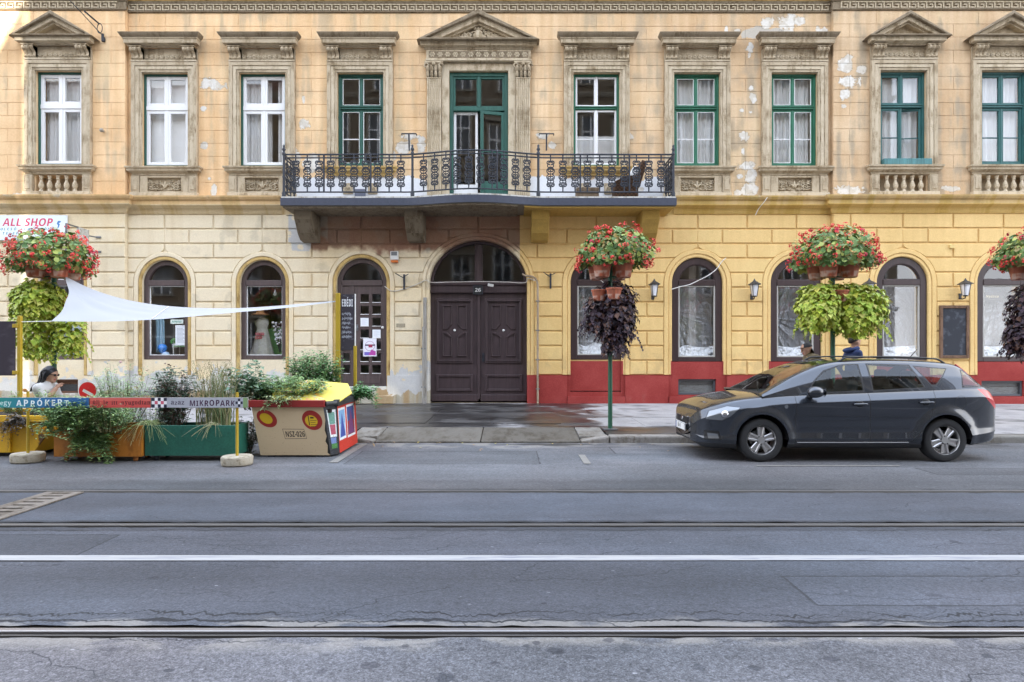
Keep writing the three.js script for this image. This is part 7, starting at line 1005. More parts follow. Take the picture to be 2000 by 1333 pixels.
  obj('rim_front', rbox2(A.tl - 0.06, A.tr + 0.03, y1 - 0.03, y1 + 0.075, tz - 0.05, tz + 0.035, 0.01), rimR, t); obj('rim_side', [rbox2(sxt - 0.03, sxt + 0.05, y1 - 0.028, y1 + 0.072, ZB - 0.02, cz + 0.06, 0.01), bar([A.tr + 0.03, y1 + 0.022, tz - 0.01], [sxt + 0.01, y1 + 0.022, cz + 0.05], 0.048, 4)], rimD, t); obj('rim_back', [rbox2(A.tl - 0.06, sxt - 0.031, y1 - 0.03, y1 + 0.075, ZB - 0.04, ZB + 0.03, 0.01), rbox2(A.tl - 0.06, A.tl + 0.02, y1 - 0.029, y1 + 0.074, ZB + 0.031, tz - 0.051, 0.01)], rimR, t);
  obj('soil', box2(A.tl + 0.03, sxt - 0.04, y1 - 0.12, y1 - 0.06, ZB + 0.04, tz - 0.06), soilM, t); obj('skid', [box2(A.bl + 0.1, A.bl + 0.2, 0, 0.029, ZB, bz - 0.02), box2(L(-2.95), L(-2.85), 0, 0.029, ZB, bz - 0.02)], ironM, t);
}
{ // yellow board lying askew across the painted skip
  const tex = canvasTex(512, 256, (c, w, h) => { c.fillStyle = '#dccb5c'; c.fillRect(0, 0, w, h); const g = rng(12), cs = ['#e08a7a', '#7fb7c9', '#8fc79a', '#d58fb0', '#e6e2d2', '#d9773f']; for (let i = 0; i < 90; i++) { c.strokeStyle = cs[(g() * 6) | 0]; c.globalAlpha = 0.6; c.lineWidth = 3 + g() * 7; const x = g() * w * 0.62, y = g() * h; c.beginPath(); c.moveTo(x, y); c.quadraticCurveTo(x + (g() - 0.5) * 90, y + (g() - 0.5) * 70, x + (g() - 0.3) * 110, y + (g() - 0.5) * 60); c.stroke(); } });
  const g = extrude(shapeOf([[-0.62, -0.32], [0.36, -0.32], [0.56, -0.06], [0.5, 0.22], [-0.1, 0.34], [-0.62, 0.2]]), 0.018, 0.003); planeUV(g, -0.65, -0.35, 1.25, 0.7);
  const b = tag(obj('painted_board', g, std(0xffffff, 0.55, { map: tex })), 'bright yellow board with scribbled colours lying on the painted skip', 'board'); b.position.set(-3.08, 0.97, -10.05); b.rotation.set(-1.08, 0.12, 0.22);
}
// lettered boards along the front
{
  const board = (label, x0, x1, draw, W, z = -9.02) => { const w = x1 - x0, t = thing('lettered_board', label, 'sign board', [(x0 + x1) / 2, 0.885, z], 'lettered boards along the parklet'); obj('plank', rbox(w - 0.004, 0.145, 0.03, 0.005), std(lin(0.4, 0.38, 0.34), 0.8, { map: woodT }), t); const f = obj('lettering', new THREE.PlaneGeometry(w - 0.01, 0.138), std(0xffffff, 0.65, { map: canvasTex(W, 96, draw) }), t); f.position.z = 0.0165; return t; };
  const put2 = (c, s, x, y, size, col, font = 'sans-serif', gap = 0, wob = 3) => { const R = rng(s.length + size); c.fillStyle = col; for (const ch of s) { c.font = `bold ${size * (0.92 + R() * 0.16)}px ${font}`; c.save(); c.translate(x, y + (R() - 0.5) * wob); c.rotate((R() - 0.5) * 0.12); c.fillText(ch, 0, 0); c.restore(); x += c.measureText(ch).width + gap; } return x; };
  board('teal to blue board with white hand lettering at the left', -7.36, -5.92, (c, w, h) => { const g = c.createLinearGradient(0, 0, w, 0); g.addColorStop(0.1, '#22907f'); g.addColorStop(0.35, '#2a7f97'); g.addColorStop(0.7, '#2a62a0'); c.fillStyle = g; c.fillRect(0, 0, w, h); put2(c, 'egy', 130, 72, 62, '#cfe3df', 'serif', 2, 8); put2(c, 'APRÓKERT,', 290, 80, 84, '#eef2f2', 'sans-serif', 14, 8); }, 1000);
  board('red board with black script in the middle of the row', -5.915, -5.055, (c, w, h) => { c.fillStyle = '#c84b45'; c.fillRect(0, 0, w, h); c.fillStyle = 'rgba(230,140,120,0.35)'; c.fillRect(0, 0, w, 30); put2(c, 'ülj  le  itt  nyugodtan', 30, 66, 54, '#1d1416', 'serif', 4, 8); }, 680);
  const chk = (c, x, n, s) => { for (let i = 0; i < n; i++) for (let j = 0; j < 3; j++) { c.fillStyle = (i + j) & 1 ? '#eceaea' : j === 1 ? '#cc5a6e' : '#23233a'; c.fillRect(x + i * s, j * s, s, s); } };
  board('grey board with chequers and purple capital letters by the yellow post', -5.05, -3.70, (c, w, h) => { c.fillStyle = '#a9abb2'; c.fillRect(0, 0, w, h); chk(c, 0, 5, 32); put2(c, 'azaz', 200, 66, 60, '#3a3044', 'serif', 2, 6); put2(c, 'MIKROPARK', 395, 80, 76, '#3d1c3a', 'sans-serif', 4, 6); for (const [x, y] of [[910, 8], [885, 36], [935, 36], [910, 64]]) { c.fillStyle = '#1e2238'; c.fillRect(x, y, 26, 26); } c.fillStyle = '#e8e8ea'; c.fillRect(910, 36, 26, 26); c.fillStyle = '#7f9a68'; c.fillRect(965, 0, 60, h); }, 1010);
  const post = (x, z, label) => { const t = thing('barrier_post', label, 'post', [x, 0.006, z], 'posts on round concrete feet'); obj('concrete_foot', lathe([[0, 0], [0.195, 0], [0.21, 0.02], [0.215, 0.11], [0.2, 0.13], [0, 0.13]], 28), concM, t); obj('post', cyl(0.02, 0.02, 0.9, 0, 0.57, 0, 10), yel, t); return t; };
  post(-3.87, -9.055, 'thin yellow post on a round concrete foot beside the green trough'); post(-7.0, -9.3, 'thin yellow post on a round concrete foot at the left edge');
}
{ // chalk boards on posts
  const p1 = thing('yellow_post', 'tall yellow post at the left edge holding a chalkboard', 'post', [D2(38, 10.2), 0.59, -10.2]); obj('shaft', rbox(0.055, 1.6, 0.055, 0.008, 0, 0.78, 0), yel, p1); obj('clamp', [rbox(0.09, 0.06, 0.04, 0.006, -0.05, 1.42, 0.02), rbox(0.09, 0.06, 0.04, 0.006, -0.05, 0.68, 0.02)], yel, p1);
  const t1 = dataTex(128, 128, (u, v) => { const s = smooth(0.5, 0.8, fbm(u * 4, v * 7, 4)) * 26; return [52 + s, 44 + s, 52 + s]; });
  const b1 = tag(obj('chalkboard', rbox(0.9, 0.86, 0.02, 0.004), std(0xffffff, 0.8, { map: t1 })), 'plain dark chalkboard cut by the left picture edge', 'chalkboard'); b1.position.set(D2(36, 10.2) - 0.49, H2(681, 10.2), -10.18);
  const p2 = thing('yellow_post', 'tall yellow post in the painted skip carrying the sail corner', 'post', [D2(660, 11.0), 0.73, -11.0]); obj('shaft', rbox(0.075, H2(573, 11) - 0.73, 0.06, 0.008, 0, (H2(573, 11) - 0.73) / 2, 0), yel, p2);
  const p3 = thing('yellow_post', 'short yellow post topped by a thin white rod on the skip corner', 'post', [D2(693.5, 11.02), 0.86, -11.02]); obj('shaft', rbox(0.05, H2(676, 11) - 0.86, 0.05, 0.006, 0, (H2(676, 11) - 0.86) / 2, 0), yel, p3); obj('rod', cyl(0.012, 0.012, 0.9, 0, H2(676, 11) - 0.86 + 0.44, 0, 8), beadM, p3);
  const t2 = canvasTex(160, 512, (c, w, h) => { c.fillStyle = '#37323a'; c.fillRect(0, 0, w, h); const R = rng(2); c.fillStyle = '#dfe0e4'; c.save(); c.translate(8, 110); c.font = 'bold 74px sans-serif'; c.scale(Math.min(1, 140 / c.measureText('EBÉDI').width), 1.25); c.fillText('EBÉDI', 0, 0); c.restore(); c.strokeStyle = '#aeb2bb'; c.lineWidth = 4; for (let r = 0; r < 6; r++) { c.beginPath(); let x = 12; const y = 180 + r * 42; while (x < 100 + R() * 45) { c.moveTo(x, y + R() * 16); c.lineTo(x + 3 + R() * 5, y - 14 + R() * 10); c.lineTo(x + 7 + R() * 4, y + R() * 14); x += 11 + R() * 5; } c.stroke(); } c.fillStyle = 'rgba(180,185,195,0.16)'; for (let i = 0; i < 60; i++) c.fillRect(R() * w, R() * h, R() * 40, 2 + R() * 12); });
  const b2 = thing('menu_board', 'narrow dark menu board with white chalk writing beside the sail post', 'chalkboard', [D2(678.5, 11.01), H2(630, 11.01), -11.01]); obj('panel', rbox(0.225, 0.96, 0.014, 0.003), std(lin(0.04, 0.035, 0.04), 0.8), b2); const f = obj('chalk_writing', new THREE.PlaneGeometry(0.22, 0.95), std(0xffffff, 0.85, { map: t2 }), b2); f.position.z = 0.009;
}
{ // white sail
  const up = [[127, 540, 12.0], [175, 563, 11.9], [235, 583, 11.75], [300, 595, 11.6], [370, 601, 11.45], [450, 602.5, 11.3], [550, 597, 11.15], [657, 587.5, 11.0]], lowE = [[101, 628, 10.3], [160, 628.5, 10.4], [230, 627.5, 10.5], [300, 624.5, 10.6], [370, 619, 10.7], [450, 611.5, 10.8], [550, 602.5, 10.9], [657, 590, 11.0]], n = 48, m = 14;
  const C = (e) => new THREE.CatmullRomCurve3(e.map(([x, y, d]) => V(D2(x, d), H2(y, d), -d))), cu = C(up), cl = C(lowE), at = (u, v) => { const q = cu.getPoint(u).lerp(cl.getPoint(u), v), bow = Math.sin(Math.PI * v) * Math.pow(1 - u, 1.3); q.x += 0.14 * bow * (1 - u) ** 6; q.y += 0.035 * Math.sin(Math.atan2(v - 0.1, u + 0.05) * 16) * (1 - u) ** 4 * Math.sin(Math.PI * clamp(v)) * Math.min(1, u * 8) - 0.03 * bow; q.z += 0.02 * Math.sin(v * 14 + u * 12) * (1 - u) ** 3; return q; };
  const P1 = at(0, 0), P2 = at(0, 1), P3 = at(1, 0.5), P = [], idx = []; for (let i = 0; i <= n; i++) for (let j = 0; j <= m; j++) { const q = at(i / n, j / m); P.push(q.x, q.y, q.z); } for (let i = 0; i < n; i++) for (let j = 0; j < m; j++) { const k = i * (m + 1) + j; idx.push(k, k + 1, k + m + 2, k, k + m + 2, k + m + 1); }
  const g = new THREE.BufferGeometry(); g.setAttribute('position', new THREE.Float32BufferAttribute(P, 3)); g.setIndex(idx); g.computeVertexNormals();
  const t = thing('shade_sail', 'white triangular shade sail stretched over the parklet', 'shade sail'); obj('cloth', g, phys(lin(0.35, 0.36, 0.378), 0.85, { transmission: 0.15, thickness: 0 }), t);
  obj('rope', [bar([P2.x, P2.y, P2.z], [D2(40, 10.2), H2(629, 10.2), -10.2], 0.006), bar([P1.x, P1.y, P1.z], [poleX(110), H2(537, 12.14), -12.12], 0.008), bar([P3.x, P3.y, P3.z], [D2(660, 11), H2(589.5, 11), -10.98], 0.008)], beadM, t); const s1 = at(0.49, 0.04), s2 = at(0.42, 0.97); obj('seam', bar([s1.x, s1.y + 0.004, s1.z + 0.006], [s2.x, s2.y + 0.004, s2.z + 0.006], 0.006), whiteFrameM, t);
}
{ // round no-entry sign, white bench
  const c = canvasTex(256, 256, (x) => { x.fillStyle = '#d8d2cc'; x.beginPath(); x.arc(128, 128, 128, 0, 7); x.fill(); x.fillStyle = '#cf1d1c'; x.beginPath(); x.arc(128, 128, 116, 0, 7); x.fill(); x.save(); x.translate(128, 150); x.rotate(0.5); x.fillStyle = '#d9d8cd'; x.fillRect(-70, -20, 150, 40); x.fillStyle = '#8f9a90'; for (let i = 0; i < 14; i++) x.fillRect(-60 + i * 10, -12 + (i * 7) % 20, 6, 5); x.restore(); });
  const t = thing('round_sign', 'round red sign with a tilted pale bar among the plants', 'sign', [D2(171, 9.9), H2(764, 9.9), -9.9]); obj('disc', cyl(0.15, 0.15, 0.01, 0, 0, 0, 40).rotateX(Math.PI / 2), beadM, t); const f = obj('face', new THREE.CircleGeometry(0.148, 40), std(0xffffff, 0.45, { map: c }), t); f.position.z = 0.007; obj('stake', cyl(0.014, 0.014, 0.58, 0, -0.3, -0.02, 8), greyMetalM, t);
  const wb = std(lin(0.74, 0.75, 0.76), 0.7, { map: grainT }), b = thing('white_bench', 'white wooden bench behind the red board', 'bench', [D2(255, 10.45), 0.006, -10.45]), w = 0.62;
  for (const [y, z] of [[0.46, 0.1], [0.46, -0.06], [0.46, -0.22]]) obj('seat_plank', rbox(w * 2, 0.035, 0.14, 0.006, 0, y, z), wb, b); for (const y of [0.72, 0.91]) obj('back_plank', rbox(w * 2 * 0.6, 0.085, 0.03, 0.006, 0.1, y, -0.28), wb, b); for (const s of [-1, 1]) { obj('leg', rbox(0.06, 0.44, 0.4, 0.006, s * (w - 0.12), 0.22, -0.05), wb, b); obj('back_post', rbox(0.05, 0.95, 0.03, 0.005, s * (w - 0.35) + 0.1, 0.48, -0.31), wb, b); }
  const b2 = thing('white_bench', 'white wooden bench that the woman sits on', 'bench', [-7.85, 0.006, -10.85]); for (const [y, z] of [[0.43, 0.16], [0.43, 0], [0.43, -0.16]]) obj('seat_plank', rbox(1.1, 0.035, 0.14, 0.006, 0, y, z), wb, b2); for (const s of [-1, 1]) obj('leg', rbox(0.06, 0.41, 0.4, 0.006, s * 0.45, 0.205, 0), wb, b2);
  const ft = thing('cafe_bench', 'dark metal framed bench with wooden top by the red plinth behind the car', 'bench', [(1455 - 1000) / 1257 * 16.2, PY(-16.2), -16.2]); obj('top', rbox(0.95, 0.05, 0.35, 0.01, 0, 0.5, 0), std(lin(0.2, 0.16, 0.11), 0.8, { map: woodT }), ft); obj('frame', M(frameGeo(-0.46, 0.46, -0.16, 0.16, 0.03, 0.43, 0.47, 0.004).map((g) => g.rotateX(-Math.PI / 2))), ironM, ft); for (const [x, z] of [[-0.45, 0.15], [0.45, 0.15], [-0.45, -0.15], [0.45, -0.15]]) obj('leg', box2(x - 0.015, x + 0.015, 0.0, 0.43, z - 0.015, z + 0.015), ironM, ft);
}
// ---- planting
{
  const up = (a, k) => a.map((c) => c.map((v) => Math.min(0.6, v * k))), g1 = [[0.15, 0.3, 0.08], [0.25, 0.42, 0.12], [0.1, 0.21, 0.06], [0.33, 0.46, 0.16]], pale = up([[0.2, 0.28, 0.13], [0.13, 0.22, 0.09], [0.26, 0.32, 0.15]], 1.6), dark = up([[0.03, 0.075, 0.04], [0.045, 0.1, 0.05], [0.06, 0.09, 0.05], [0.1, 0.06, 0.04]], 1.5), gold = [0.85, 0.45, 0.03];
  bush('marigold_bush', 'feathery green bush spilling over the front of the orange trough', [D2(165, 9.3), 0.47, -9.3], { seed: 301, size: [0.66, 0.52, 0.42], stems: 170, per: 52, leaf: [0.085, 0.34], cols: g1, droop: 0.24, spread: 0.07, from: 0.1, hang: 0.1, flowers: [[-0.42, 0.32, 0.25, 0.035, gold], [-0.62, 0.36, 0.2, 0.035, gold], [-0.36, 0.06, 0.3, 0.035, gold], [-0.18, 0.07, 0.33, 0.04, gold], [-0.66, 0.3, 0.18, 0.03, gold]] });
  bush('marigold_bush', 'feathery green growth hanging down the front face of the orange trough', [D2(178, 9.25), 0.30, -9.24], { seed: 311, size: [0.36, 0.26, 0.14], stems: 60, per: 40, leaf: [0.08, 0.34], cols: g1, droop: 0.3, spread: 0.06, from: 0.0, hang: 0.3 });
  bush('marigold_bush', 'feathery green sprays growing up in front of the blue board', [D2(142, 9.05), 0.50, -9.06], { seed: 315, size: [0.42, 0.48, 0.18], stems: 60, per: 36, leaf: [0.08, 0.32], cols: g1, even: 0.4, spread: 0.06, from: 0.1 });
  bush('garden_plant', 'loose feathery stems rising through the red board', [D2(215, 9.1), 0.46, -9.08], { seed: 317, size: [0.34, 0.5, 0.16], stems: 30, per: 26, leaf: [0.07, 0.3], cols: g1.concat(pale), even: 0.4, spread: 0.06, from: 0.1 });
  bush('leafy_shrub', 'dark bronze leaved shrub standing in the green trough', [D2(338, 9.6), 0.46, -9.6], { seed: 321, size: [0.36, 1.05, 0.24], stems: 50, per: 38, leaf: [0.085, 0.45], cols: dark, even: 0.5, spread: 0.05, from: 0.1, stemC: [0.09, 0.06, 0.04] });
  grassTuft('tall pale ornamental grass at the right end of the green trough', [D2(420, 9.6), 0.46, -9.6], { seed: 331, n: 230, h: 1.2, w: 0.5, cols: [[0.22, 0.25, 0.1], [0.3, 0.27, 0.13], [0.14, 0.2, 0.08]], spread: 0.22, seedheads: true });
  grassTuft('arching grass tuft falling over the left end of the green trough', [D2(292, 9.45), 0.47, -9.42], { seed: 341, n: 90, h: 0.42, w: 0.16, cols: [[0.24, 0.32, 0.12], [0.34, 0.38, 0.18]], spread: 0.28, fall: 1.5, dx: 0.02 });
  grassTuft('small dry grass tuft falling over the right end of the green trough', [D2(420, 9.4), 0.48, -9.4], { seed: 345, n: 40, h: 0.3, w: 0.1, cols: [[0.36, 0.33, 0.2], [0.3, 0.33, 0.15]], spread: 0.2, fall: 1.5, dx: -0.12 });
  bush('garden_plant', 'airy pale plant with pinkish blossoms behind the red sign', [D2(245, 10.05), 0.46, -10.0], { seed: 351, size: [0.5, 1.05, 0.28], stems: 80, per: 34, leaf: [0.06, 0.3], cols: pale, even: 0.4, spread: 0.05, flowers: [[-0.02, 0.98, 0.05, 0.03, [0.7, 0.5, 0.5]], [0.3, 0.85, 0.1, 0.025, [0.72, 0.6, 0.2]], [0.42, 0.86, 0.1, 0.025, [0.7, 0.55, 0.4]]] });
  bush('garden_plant', 'low silvery plants behind the grey board', [D2(300, 10.0), 0.40, -9.95], { seed: 361, size: [0.5, 0.5, 0.2], stems: 30, per: 24, leaf: [0.06, 0.3], cols: pale.concat(dark), even: 0.3, spread: 0.06 });
  bush('leafy_shrub', 'big leaved shrub leaning out of the painted skip beside the yellow post', [D2(500, 10), 0.70, -9.95], { seed: 371, size: [0.36, 0.92, 0.28], stems: 26, per: 17, leaf: [0.16, 0.5], cols: [[0.09, 0.21, 0.1], [0.16, 0.28, 0.17], [0.07, 0.16, 0.07]], even: 0.35, lean: -0.16, spread: 0.06, hang: 0.2 });
  bush('leafy_shrub', 'thick light green shrub filling the painted skip', [D2(565, 10.2), 0.70, -10.1], { seed: 381, size: [0.6, 0.58, 0.42], stems: 110, per: 46, leaf: [0.065, 0.5], cols: [[0.2, 0.34, 0.1], [0.28, 0.42, 0.14], [0.13, 0.25, 0.07]], even: 0.5, spread: 0.06, hang: 0.1 });
  bush('leafy_shrub', 'taller fresh green shrub at the back of the painted skip', [D2(615, 10.7), 0.70, -10.72], { seed: 391, size: [0.52, 0.98, 0.3], stems: 100, per: 44, leaf: [0.07, 0.5], cols: [[0.13, 0.29, 0.09], [0.2, 0.38, 0.12], [0.08, 0.2, 0.06]], even: 0.55, spread: 0.06 });
  bush('leafy_shrub', 'trailing sprig hanging over the red rim of the painted skip', [D2(548, 9.6), 0.86, -9.63], { seed: 395, size: [0.3, 0.1, 0.08], stems: 22, per: 16, leaf: [0.06, 0.4], cols: [[0.3, 0.36, 0.16], [0.16, 0.24, 0.08]], droop: 0.14, spread: 0.03, hang: 0.6 });
  bush('leafy_shrub', 'small bright plant overhanging the right rim of the painted skip', [D2(712, 10.9), 0.84, -10.9], { seed: 401, size: [0.24, 0.24, 0.18], stems: 40, per: 24, leaf: [0.08, 0.4], cols: [[0.1, 0.28, 0.08], [0.14, 0.34, 0.1]], droop: 0.2, spread: 0.05, hang: 0.2 });
  bush('leafy_shrub', 'dark low shrub between the green trough and the painted skip', [D2(478, 9.9), 0.01, -9.9], { seed: 411, size: [0.18, 0.7, 0.2], stems: 30, per: 26, leaf: [0.08, 0.4], cols: dark, even: 0.3, spread: 0.06, from: 0.05 });
  bush('garden_plant', 'small grey green plants in the yellow skip', [D2(60, 10.3), 0.58, -10.2], { seed: 421, size: [0.62, 0.42, 0.3], stems: 44, per: 22, leaf: [0.06, 0.35], cols: pale.concat(g1), even: 0.25, spread: 0.05, flowers: [[0.06, 0.42, 0.1, 0.05, [0.75, 0.42, 0.18]]] });
  bush('garden_plant', 'light green herb clump in front of the seated woman', [D2(103, 10.2), 0.58, -10.1], { seed: 431, size: [0.22, 0.4, 0.2], stems: 50, per: 26, leaf: [0.05, 0.35], cols: [[0.24, 0.38, 0.07], [0.17, 0.3, 0.06]], even: 0.5, spread: 0.04 });
  bush('withered_vine', 'brown withered vine hanging over the rim of the yellow skip', [D2(32, 9.7), 0.57, -9.72], { seed: 441, size: [0.3, 0.1, 0.12], stems: 40, per: 18, leaf: [0.06, 0.5], cols: [[0.1, 0.075, 0.05], [0.15, 0.12, 0.08], [0.06, 0.05, 0.04]], droop: 0.22, spread: 0.04, hang: 0.5, stemC: [0.12, 0.09, 0.06] });
}
// ------------------------------------------------------------------ people: one continuous skin over a posed skeleton, meshed from rounded bones
function skin(bones, lo, size, res, k = 0.03) { // bones: [a, b, ra, rb, colour]; lo: grid corner, size: cube edge
  const mc = new MarchingCubes(res, undefined, false, false, 120000), h = res / 2, F = mc.field, cell = size / res, B = bones.map(([a, b, ra, rb, c]) => { const d = [b[0] - a[0], b[1] - a[1], b[2] - a[2]]; return { a, d, l: d[0] ** 2 + d[1] ** 2 + d[2] ** 2 || 1e-9, ra, rb, c }; });
  const dist = (q, x, y, z) => { const px = x - q.a[0], py = y - q.a[1], pz = z - q.a[2], t = clamp((px * q.d[0] + py * q.d[1] + pz * q.d[2]) / q.l); return Math.hypot(px - q.d[0] * t, py - q.d[1] * t, pz - q.d[2] * t) - mix(q.ra, q.rb, t); };
  for (let z = 0; z < res; z++) for (let y = 0; y < res; y++) for (let x = 0; x < res; x++) { const X = lo[0] + (x / res) * size, Y = lo[1] + (y / res) * size, Z = lo[2] + (z / res) * size; let s = 9; for (const q of B) { const d = dist(q, X, Y, Z); if (d - s > k) continue; const hh = clamp(0.5 + 0.5 * (s - d) / k); s = s > 8 ? d : mix(s, d, hh) - k * hh * (1 - hh); } F[x + y * res + z * res * res] = -s; }
  mc.isolation = 0; mc.update(); const n = mc.count ?? mc.geometry.drawRange.count, P = new Float32Array(n * 3), N = new Float32Array(n * 3), C = new Float32Array(n * 3);
  for (let i = 0; i < n; i++) { const X = lo[0] + (mc.positionArray[3 * i] + 1) / 2 * size, Y = lo[1] + (mc.positionArray[3 * i + 1] + 1) / 2 * size, Z = lo[2] + (mc.positionArray[3 * i + 2] + 1) / 2 * size; P.set([X, Y, Z], 3 * i); let best = 9, c = [1, 1, 1]; for (const q of B) { const d = dist(q, X, Y, Z); if (d < best) { best = d; c = q.c; } } C.set(c, 3 * i); }
  const g = new THREE.BufferGeometry(); g.setAttribute('position', new THREE.BufferAttribute(P, 3));
  const e = cell * 0.6, f = (x, y, z) => { let s = 9; for (const q of B) { const d = dist(q, x, y, z); if (d - s > k) continue; const hh = clamp(0.5 + 0.5 * (s - d) / k); s = s > 8 ? d : mix(s, d, hh) - k * hh * (1 - hh); } return s; };
  for (let i = 0; i < n; i++) { const [x, y, z] = [P[3 * i], P[3 * i + 1], P[3 * i + 2]], v = V(f(x + e, y, z) - f(x - e, y, z), f(x, y + e, z) - f(x, y - e, z), f(x, y, z + e) - f(x, y, z - e)).normalize(); N.set([v.x, v.y, v.z], 3 * i); }
  for (let i = 0; i < n; i += 3) { const a = V(P[3 * i], P[3 * i + 1], P[3 * i + 2]), b = V(P[3 * i + 3], P[3 * i + 4], P[3 * i + 5]), c = V(P[3 * i + 6], P[3 * i + 7], P[3 * i + 8]); if (b.sub(a).cross(c.sub(a)).dot(V(N[3 * i], N[3 * i + 1], N[3 * i + 2])) < 0) for (const A of [P, C, N]) for (let t = 0; t < 3; t++) { const s = A[3 * i + 3 + t]; A[3 * i + 3 + t] = A[3 * i + 6 + t]; A[3 * i + 6 + t] = s; } }
  g.setAttribute('normal', new THREE.BufferAttribute(N, 3)); g.setAttribute('color', new THREE.BufferAttribute(C, 3)); return g;
}
const skinC = [0.5, 0.29, 0.2], bodyM = std(0xffffff, 0.8, { vertexColors: true });
// a hand: palm, four fingers and a thumb, curled; frame: wrist point, forward and thumb-side directions
function handBones(w, f, s, curl, c) {
  const F = V(...f).normalize(), T = V(...s).normalize(), D = new THREE.Vector3().crossVectors(F, T).normalize(), at = (a, b, d) => { const p = V(...w).addScaledVector(F, a).addScaledVector(T, b).addScaledVector(D, d); return [p.x, p.y, p.z]; }, out = [[w, at(0.08, 0.018, 0), 0.024, 0.02, c], [at(0.01, -0.012, 0), at(0.08, -0.022, 0), 0.02, 0.018, c]];
  [[0.027, 0.068], [0.009, 0.076], [-0.01, 0.07], [-0.028, 0.056]].forEach(([b, L]) => { const k1 = at(0.085, b, 0), k2 = at(0.085 + L * 0.5 * Math.cos(curl), b, L * 0.5 * Math.sin(curl)), k3 = at(0.085 + L * 0.5 * Math.cos(curl) + L * 0.5 * Math.cos(curl * 2.1), b, L * 0.5 * Math.sin(curl) + L * 0.5 * Math.sin(curl * 2.1)); out.push([k1, k2, 0.0095, 0.0088, c], [k2, k3, 0.0088, 0.0075, c]); });
  out.push([at(0.02, 0.026, 0.005), at(0.05, 0.05, 0.018), 0.012, 0.0105, c], [at(0.05, 0.05, 0.018), at(0.078, 0.052, 0.03), 0.0105, 0.009, c]); return out;
}
// head facing +x, centred at the skull
function headBones(c) { const d = [0.24, 0.1, 0.08], eye = [0.05, 0.03, 0.025]; return [[[-0.02, 0.03, 0], [0.02, 0.035, 0], 0.088, 0.084, c], [[0.03, -0.03, 0], [0.045, -0.075, 0], 0.062, 0.042, c], [[0.06, -0.085, 0], [0.068, -0.09, 0], 0.026, 0.024, c], [[0.088, 0.02, 0], [0.112, -0.028, 0], 0.011, 0.015, c], [[0.085, 0.035, 0.03], [0.085, 0.035, -0.03], 0.014, 0.014, c], [[0.088, -0.058, 0.016], [0.088, -0.058, -0.016], 0.009, 0.009, [0.42, 0.14, 0.12]], [[0.084, 0.012, 0.031], [0.086, 0.012, 0.031], 0.012, 0.012, eye], [[0.084, 0.012, -0.031], [0.086, 0.012, -0.031], 0.012, 0.012, eye], [[-0.01, 0.0, 0.082], [-0.012, -0.035, 0.078], 0.016, 0.011, c], [[-0.01, 0.0, -0.082], [-0.012, -0.035, -0.078], 0.016, 0.011, c], [[-0.02, -0.06, 0], [-0.035, -0.14, 0], 0.052, 0.055, c]]; }
function person(label, pos, turn, o) {
  const t = thing('person', label, 'person', pos, undefined, turn), J = o.joints, top = o.top, leg = o.leg, g = [];
  const b = [[J.hip, J.waist, 0.14, 0.125, top], [J.waist, J.chest, 0.125, 0.145, top], [[J.chest[0], J.chest[1], 0.12], [J.chest[0], J.chest[1], -0.12], 0.11, 0.11, top], [J.chest, J.neck, 0.1, 0.06, top], [[J.hip[0], J.hip[1], 0.08], [J.hip[0], J.hip[1], -0.08], 0.115, 0.115, leg]];
  for (const s of [1, -1]) { const [sh, el, wr] = J.arm(s), [hp, kn, an, toe] = J.leg(s); b.push([[J.chest[0], J.chest[1] + 0.06, s * 0.1], sh, 0.07, 0.068, top], [sh, el, 0.06, 0.048, top], [el, wr, 0.046, 0.034, o.sleeve ?? top], [hp, kn, 0.095, 0.062, leg], [kn, an, 0.06, 0.042, leg], [an, toe, 0.042, 0.036, o.shoe ?? [0.04, 0.04, 0.045]], [[an[0] - 0.04, toe[1], an[2]], toe, 0.036, 0.034, o.shoe ?? [0.04, 0.04, 0.045]]); }
  g.push(skin(b, o.box[0], o.box[1], o.res ?? 88, 0.045));
  const hd = skin(headBones(skinC), [-0.17, -0.2, -0.17], 0.36, 64, 0.018); hd.rotateZ(o.nod ?? 0).rotateY(o.look ?? 0).translate(...J.head); g.push(hd);
  for (const s of [1, -1]) { const [, el, wr] = J.arm(s), f = [wr[0] - el[0], wr[1] - el[1], wr[2] - el[2]]; g.push(skin(handBones(wr, f, o.thumb ?? [0.3, 1, -s * 0.2], 0.55, skinC), [wr[0] - 0.2, wr[1] - 0.2, wr[2] - 0.2], 0.4, 72, 0.012)); }
  obj('body', M(g), bodyM, t); return t;
}
const hairM = std(lin(0.010, 0.010, 0.014), 0.42), strands = (list, r) => M(list.map((p) => tube(p, r, 16, 5)));
